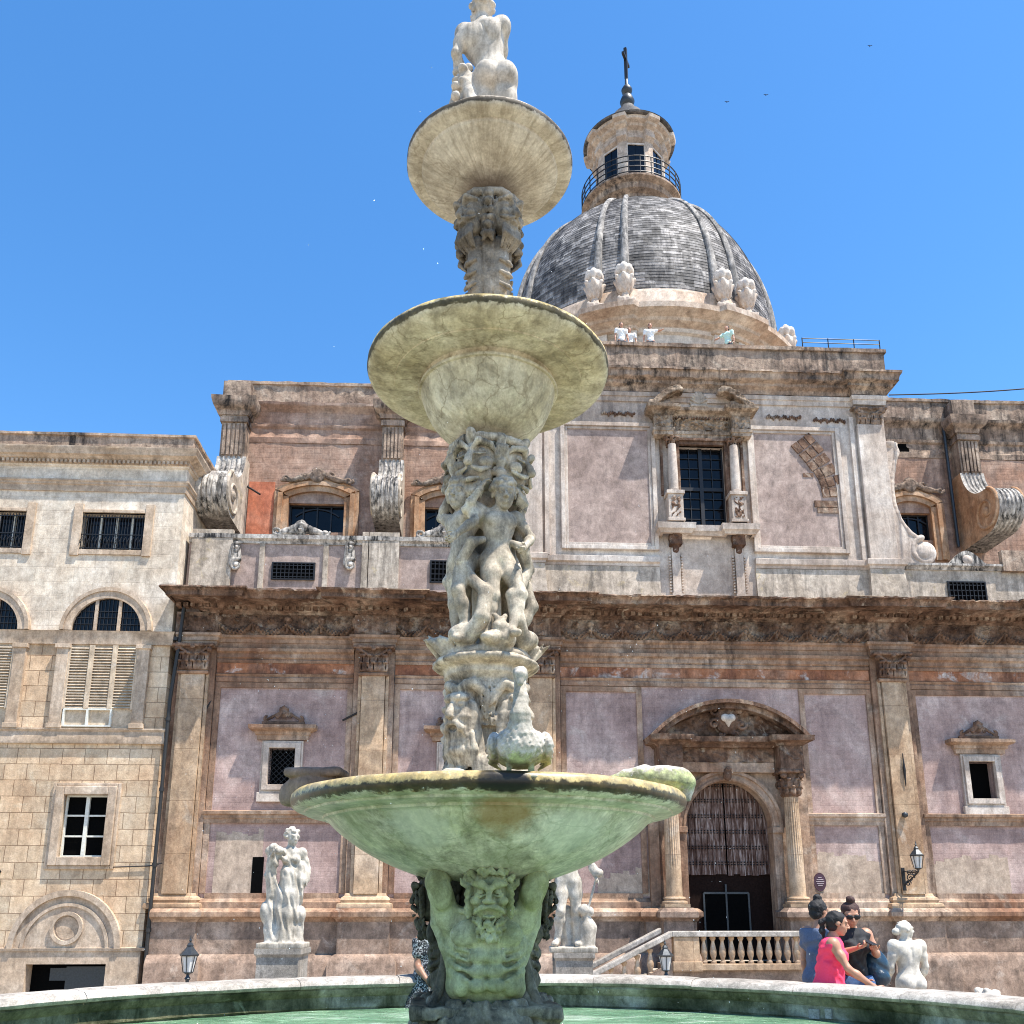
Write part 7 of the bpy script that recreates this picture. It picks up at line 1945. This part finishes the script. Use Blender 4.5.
D = 12.0
xc, yc, zt = pedestal(554, 595, 953, D-.3, 'low marble pedestal beneath the statue with a staff, half behind the fountain')
S = Sdf((-.40,-.32,-.02),(.46,.32,1.72),.0115)
J = dict(elR=(.19,-.03,.66), wrR=(.23,-.08,.55), knL=(-.07,-.06,.29), anL=(-.10,-.01,.05), toL=(-.13,-.1,.02))
figure(S, (-.05,0,.06), 0, 1.55, J, 'man', (0,0,-20), hair='curly', seed=9, fat=1.1)
S.box((0,0,.03),(.30,.22,.035),rad=.015); S.chain([(-.05,.1,0),(-.06,.1,.5)],[.1,.08],.03)
S.chain([(.16,-.02,.1),(.19,-.03,.3),(.17,-.05,.42)],[.12,.11,.06],.03); S.ell((.15,-.08,.52),(.075,.07,.075),k=.02); S.ell((.22,-.07,.5),(.05,.05,.06),k=.02)
S.cap((.33,-.12,1.0),(.12,-.1,.28),.017,.015,k=.01); S.ell((.34,-.12,.98),(.06,.05,.06),k=.02); S.chain([(.34,-.1,.98),(.24,-.06,1.12),(.14,-.02,1.2)],[.04,.035,.05],.02)
S.folds((-.15,0,.3),(.2,.2,.3),.008,60,(1,0,0)); S.rough(.002,24,5)
tag(S.build('statue', M['marble'], None, (xc,yc,zt)), 'white marble statue with a staff and dog, half under the lowest bowl', 'statue')

x, y, z = at(904, 922, 10.6)
S = Sdf((-.30,-.30,-.02),(.30,.30,1.5),.0105)
figure(S, (0,0,.04), 186, 1.38, dict(elL=(-.145,.0,.645), wrL=(-.12,-.07,.52), elR=(.15,.0,.645), wrR=(.13,-.09,.55), neck=(0,.0,.845), head=(0,.01,.935)), 'woman', (0,0,-88), seed=5, fat=1.18, curl=.8)
c = v3((0,0,.04+.935*1.38)); Rh = rotm(0,0,98)
S.place(); curls(S, c, Rh, .175, 60, .085, 5, -.05, 1.0); S.ell(c+Rh@v3((0,.11,-.02)),(.045,.045,.04),k=.02)
S.box((0,0,.02),(.24,.24,.03),rad=.015); S.chain([(.0,0,.05),(0,0,.55)],[.2,.13],.05); S.folds((0,0,.3),(.3,.3,.35),.01,50,(1,.3,0)); S.rough(.0015,24,6)
S.cap((.18,-.02,.55),(.5,-.05,.42),.015,k=.005)
M['marble_clean'] = stone('clean_marble', [(.64,.62,.55),(.70,.68,.62),(.74,.72,.68)], 1.6, dark=(.4,.38,.3), dark_amt=.15, streak=.2, bump=.2, bd=.006, grain=.1, seed=45, rough=.55, tex=2)
tag(S.build('statue', M['marble_clean'], None, (x,10.6,z-1.415)), 'clean white marble nude seen from behind, right of the women behind the pool rim', 'statue')
m = MB(); m.box(-.28,.28,-.28,.28,0,z-1.415+.002); pd = m.build('pedestal', M['rim'], None, (0,0,0) and None, (x,10.6,0), bevel=.02); tag(pd, 'low square pedestal beneath the clean white nude on the right', 'pedestal', 'stone pedestals of the pool statues')

x, y, z = at(986, 987, 10.2)
S = Sdf((-.3,-.35,-.02),(.3,.35,.95),.012)
S.ell((0,-.02,.62),(.11,.13,.12),k=.03); S.ell((0,-.14,.57),(.06,.08,.06),k=.03); S.ell((0,.05,.35),(.13,.2,.2),k=.04)
for s in (-1,1): S.cap((s*.08,-.06,.3),(s*.09,-.14,.03),.05,.045,k=.03); S.ell((s*.08,0,.71),(.03,.02,.03),k=.01); S.ell((s*.1,.15,.12),(.07,.14,.11),k=.03)
c = v3((0,-.02,.60)); rr = random.Random(2)
for i in range(60): S.ell(c+v3((rr.uniform(-.13,.13),rr.uniform(-.04,.14),rr.uniform(-.16,.13))), v3((.035,.035,.03)), k=.008)
S.rough(.003,24)
hz_ = z-.76
o = empty('lion_statue', (x,10.2,0)); tag(o, 'small white marble lion whose curly head shows over the pool rim at far right', 'lion statue')
link_mesh('body', S.mesh('body'), M['marble_clean'], o, (0,0,hz_)); m = MB(); m.box(-.25,.25,-.35,.35,0,max(.02,hz_+.01)); m.build('base', M['rim'], o)

# ------------------------------------------------------------------ people
def cloth(name, col, rough=.8, pat=None, sc=30):
    m, nt, b = new_mat(name); N = NT(nt)
    if pat is None: c = N.mix(.2, col, N.ramp(N.noise(N.obj(), 60, 3), [(.3,.2),(.7,.9)]), 'OVERLAY')
    else: c = N.ramp(N.noise(N.obj(), sc, 3, .7, 1.0), [(.53,col),(.57,pat)], 'LINEAR')
    N.l(c, b.inputs['Base Color']); b.inputs['Roughness'].default_value = rough
    N.l(N.bump(N.noise(N.obj(), 14, 3), .5, .02), b.inputs['Normal']); return m
def skin(name, col):
    m, nt, b = new_mat(name); N = NT(nt)
    N.l(N.mix(.15, col, N.ramp(N.noise(N.obj(), 18, 4), [(.3,.3),(.7,.8)]), 'OVERLAY'), b.inputs['Base Color']); b.inputs['Roughness'].default_value = .5
    b.inputs['Subsurface Weight'].default_value = .08; b.inputs['Subsurface Radius'].default_value = (.02,.008,.004); return m
SK = skin('tanned_skin', (.42,.21,.13)); SK2 = skin('brown_skin', (.30,.15,.09))
HB = cloth('black_hair', (.012,.010,.010), .75); HR = cloth('dark_auburn_hair', (.04,.014,.010), .75)
PINK = cloth('coral_pink_cotton', (.95,.05,.13)); BLK = cloth('black_cotton', (.012,.012,.014)); BLU = cloth('grey_blue_cotton', (.10,.13,.20)); DEN = cloth('denim', (.045,.10,.22)); WHT = cloth('white_cotton', (.75,.75,.74)); GRN = cloth('pale_green_cotton', (.5,.7,.62)); PAT = cloth('black_white_print', (.008,.008,.01), .8, (.5,.5,.5), 60); LEG = cloth('dark_trousers', (.03,.03,.04))
def person(x, y, z, rz, H, label, J, kind='woman', hrot=(0,0,0), top=None, topz=(0,1), sleeves=False, bottom=None, botz=(0,.5), hair='bun', haircol=None, skinm=None, vs=.0095, group=None, palm=None, curl=.8, extra=None, loose=0.0):
    o = empty('person', (x,y,z)); tag(o, label, 'person', group)
    if kind == 'woman': J = dict(dict(shL=(-.094,.005,.81), shR=(.094,.005,.81), elL=(-.13,.01,.65), elR=(.13,.01,.65)), **J)
    lo, hi = (-.52,-.52,-.02), (.52,.52,H+.12)
    S = Sdf(lo, hi, vs); figure(S, (0,0,0), rz, H, J, kind, hrot, curl=curl, palm=palm, fat=.86); S.build('body', skinm or SK, o)
    S = Sdf(lo, hi, vs); figure(S, (0,0,0), rz, H, J, kind, hrot, only={'torso'}|({'sleeves'} if sleeves else set()), infl=.009, fat=.90)
    if loose: S.place((0,0,0), rz, H); S.ell((0,-.005,.62),(.088+loose,.068+loose,.13),k=.05); S.ell((0,0,.52),(.095+loose,.078+loose,.09),k=.05); S.place()
    S.folds((0,0,H*.62),(.4,.4,.4),.008,34,(.7,.35,1),2.2); S.folds((0,0,H*.7),(.4,.4,.3),.005,75,(1,.2,-.6),2.0); S.clip(topz[0]*H, topz[1]*H); S.build('top', top, o)
    S = Sdf(lo, hi, vs); figure(S, (0,0,0), rz, H, J, kind, hrot, only={'trousers','torso'}, infl=.008)
    S.clip(botz[0]*H, botz[1]*H); S.build('shorts' if botz[0] > .2 else 'trousers', bottom, o)
    S = Sdf(lo, hi, vs); figure(S, (0,0,0), rz, H, J, kind, hrot, only={'hair'}, hair=hair); S.folds((0,0,H*.93),(.24,.24,.28),.006,230,(1,.6,.3),2.5); S.rough(.003, 60); S.build('hair', haircol or HB, o)
    if extra: extra(o)
    return o
# woman with the phone
x, y, z = at(851, 927, 9.25)
JC = dict(head=(-.01,-.03,.925), neck=(0,0,.842), elL=(-.138,-.02,.69), wrL=(-.05,-.15,.735), elR=(.138,-.02,.69), wrR=(.05,-.155,.725))
def exC(o):
    Rz = rotm(0,0,8)
    m = MB(); m.box(-.035,.035,-.005,.005,-.065,.065); p = m.build('phone', M['black'], o, bevel=.004); q = Rz@v3((0,-.34,1.25)); p.location = q; p.rotation_euler = (R(-72),0,R(20))
    S = Sdf((-.12,-.2,-.06),(.12,.1,.06),.006)
    for s in (-1,1): S.ell((s*.034,-.0,0),(.033,.012,.026),k=.004); S.chain([(s*.065,.0,.005),(s*.078,.09,.005)],[.006,.005],.003)
    S.cap((-.02,-.005,.006),(.02,-.005,.006),.006,k=.003)
    g = link_mesh('sunglasses', S.mesh('sunglasses'), M['black'], o); Rh = rotm(0,0,8)@rotm(22,0,-14)
    hc = Rz@(v3(JC['head'])*1.63); g.location = hc + Rh@v3((0,-.092,.008)); g.rotation_euler = (R(22),0,R(-6))
    S = Sdf((-.2,-.16,-.32),(.2,.16,.26),.01); S.ell((0,0,-.04),(.14,.11,.2),k=.03); S.ell((.02,-.06,-.12),(.1,.08,.09),k=.02); S.chain([(-.03,-.02,.1),(-.08,-.06,.22)],[.03,.025],.02); S.folds((0,0,-.05),(.2,.2,.28),.008,40,(.4,0,1),1.5)
    link_mesh('backpack', S.mesh('backpack'), BAG, o, (.25,.13,1.02))
BAG = cloth('navy_nylon_bag', (.012,.03,.05), .35)
person(x, 9.25, 0, 8, 1.63, 'woman in black tank top and sunglasses looking at her phone behind the pool', JC, hrot=(22,0,-14), top=BLK, topz=(.5,.845), bottom=DEN, botz=(.42,.57), hair='bun', haircol=HR, extra=exC, palm={'L':(.3,-.4,.8),'R':(-.3,-.4,.8)}, curl=1.0)
# girl in pink
x, y, z = at(828, 927, 8.95)
JB = dict(head=(.0,-.075,.915), neck=(0,-.04,.835), shL=(-.10,-.045,.80), shR=(.10,-.03,.805), chest=(0,-.03,.73), waist=(0,-.01,.635), elL=(-.14,-.12,.66), wrL=(-.11,-.26,.555), elR=(.12,-.07,.655), wrR=(.12,-.2,.57))
person(x-.03, 8.95, 0, 68, 1.56, 'girl in bright pink sleeveless top with black ponytail reaching down to the rim', {k:v for k,v in JB.items()}, hrot=(10,0,10), top=PINK, topz=(.40,.835), bottom=LEG, botz=(.05,.5), hair='tail', haircol=HB, loose=.008)
x, y, z = at(819, 927, 9.75)
person(x, 9.75, 0, 120, 1.64, 'woman in grey-blue T-shirt with dark bun standing behind the girl in pink', dict(elL=(-.14,-.03,.66), wrL=(-.1,-.12,.58)), hrot=(8,0,0), top=BLU, topz=(.48,.83), sleeves=True, bottom=LEG, botz=(.05,.5), hair='bun', haircol=HB, loose=.014)
# figure in black and white print behind the fountain
x, y, z = at(437, 940, 9.6)
o = empty('person', (x,9.6,0)); tag(o, 'person in flowing black and white printed dress, half behind the fountain stem', 'person')
Jd = dict(elL=(-.14,-.03,.66), wrL=(-.1,-.12,.58), elR=(.14,-.03,.66), wrR=(.1,-.12,.58))
S = Sdf((-.5,-.45,-.02),(.5,.45,1.75),.011); figure(S,(0,0,0),20,1.52,Jd,'woman'); S.build('body', SK2, o)
S = Sdf((-.5,-.45,-.02),(.5,.45,1.75),.011); figure(S,(0,0,0),20,1.52,Jd,'woman',only={'torso','sleeves'},infl=.012); S.chain([(0,0,1.2),(0,0,.9),(-.03,0,.5),(-.05,0,.2)],[.15,.22,.30,.34],.05); S.folds((0,0,.6),(.5,.5,.7),.015,28,(1,.5,0),1); S.clip(.12,1.27); S.build('dress', PAT, o)
S = Sdf((-.5,-.45,-.02),(.5,.45,1.75),.011); figure(S,(0,0,0),20,1.52,Jd,'woman',only={'hair'},hair='bun'); S.build('hair', HB, o)
# people on the roof terrace
TER = fz(650, 324, 4.5)-1.66
m = MB(); m.box(UC-6.5, UC+6.5, 4.0, 9.5, aP-.2, TER); m.build('gallery', M['paving'], CH)
for (px, py, t_, hc, lab, J, rz, wv) in ((621,322,WHT,HB,'tiny person in white leaning at the church parapet, leftmost on the roof',{},10,4.5),(629,321,WHT,HB,'tiny person in white with a raised collar on the roof, second from the left',{},-10,4.8),
      (650,328,WHT,HR,'tiny person pointing right over the roof parapet',dict(elR=(.2,-.04,.78),wrR=(.32,-.1,.8)),0,4.5),(727,330,GRN,HB,'tiny person in pale green top leaning on the roof parapet under the dome',dict(elL=(-.2,-.1,.7),wrL=(-.3,-.16,.66)),-40,4.5)):
    u, z = fp(px, py, wv); X = OF[0]+u*UF[0]+wv*NF[0]; Y = OF[1]+u*UF[1]+wv*NF[1]
    person(X, Y, TER, rz, 1.66, lab, J, kind='man', top=t_, topz=(.48,.84), sleeves=True, bottom=LEG, botz=(.05,.5), hair='bun' if False else 'tail', haircol=hc, vs=.022, group='visitors on the church roof')

# ------------------------------------------------------------------ cable and birds
a = fp(889,395,.4); A3 = (OF[0]+a[0]*UF[0]+.4*NF[0], OF[1]+a[0]*UF[1]+.4*NF[1], a[1]); B3 = at(1120, 379, 24)
m = MB(); pts = [tuple(A3[i]+(B3[i]-A3[i])*t for i in range(2))+(A3[2]+(B3[2]-A3[2])*t-.12*math.sin(math.pi*t),) for t in np.linspace(0,1,20)]
m.tube(pts, .022, 5); tag(m.build('cable', M['black']), 'thin dark overhead cable running to the right from the church parapet', 'cable')
for (px, py, lab) in ((727,102,'tiny dark bird in the sky, lower of the two by the dome cross'),(766,95,'tiny dark bird in the sky farther right from the dome cross'),(870,46,'tiny dark bird alone high in the right-hand sky')):
    x, y, z = at(px, py, 45); m = MB(); s = .055
    m.add([(-3*s,.0,.6*s),(-1.2*s,-.3*s,1.0*s),(0,-.5*s,0),(1.2*s,-.3*s,1.0*s),(3*s,0,.6*s),(1.2*s,.5*s,.8*s),(0,.9*s,-.2*s),(-1.2*s,.5*s,.8*s),(0,0,-.5*s),(0,2*s,0)], [(0,1,7),(1,2,6,7),(2,3,5,6),(3,4,5),(2,8,6),(2,6,8),(6,9,8)])
    tag(m.build('bird', M['black'], None, loc=(x,y,z)), lab, 'bird', 'birds in the sky')
# ------------------------------------------------------------------ camera, light, world
cam = bpy.data.cameras.new('camera'); co = bpy.data.objects.new('camera', cam); COL.objects.link(co)
co.location = (0,0,EYE); co.rotation_euler = (R(90)+TH, 0, 0)
cam.sensor_width = 36; cam.lens = 36*FPX/1024; cam.shift_y = (CYP-512)/1024; cam.clip_end = 3000; cam.clip_start = .05
scene.camera = co
SUN_DIR = Vector((1.8, -1.05, 4.6)).normalized()      # towards the sun
sl = bpy.data.lights.new('sun', 'SUN'); sl.energy = 4.9; sl.angle = R(.53); sl.color = (1.0, .955, .88)
so_ = bpy.data.objects.new('sun', sl); COL.objects.link(so_); so_.rotation_euler = SUN_DIR.to_track_quat('Z','Y').to_euler()
w = bpy.data.worlds.new('World'); scene.world = w; w.use_nodes = True
nt = w.node_tree; bg = nt.nodes['Background']; sky = nt.nodes.new('ShaderNodeTexSky'); sky.sky_type = 'NISHITA'; sky.sun_disc = False
sky.sun_elevation = math.asin(SUN_DIR.z); sky.sun_rotation = math.atan2(SUN_DIR.x, SUN_DIR.y)
sky.air_density = 1.0; sky.dust_density = .25; sky.ozone_density = 1.5; sky.altitude = 50
hs = nt.nodes.new('ShaderNodeHueSaturation'); hs.inputs['Saturation'].default_value = 1.3; nt.links.new(sky.outputs[0], hs.inputs['Color']); nt.links.new(hs.outputs[0], bg.inputs[0]); bg.inputs[1].default_value = .15
scene.view_settings.view_transform = 'Standard'; scene.view_settings.look = 'None'; scene.view_settings.exposure = .95; scene.view_settings.gamma = 1
scene.cycles.filter_width = 1.05; scene.cycles.max_bounces = 8; scene.cycles.diffuse_bounces = 4; scene.cycles.use_denoising = True
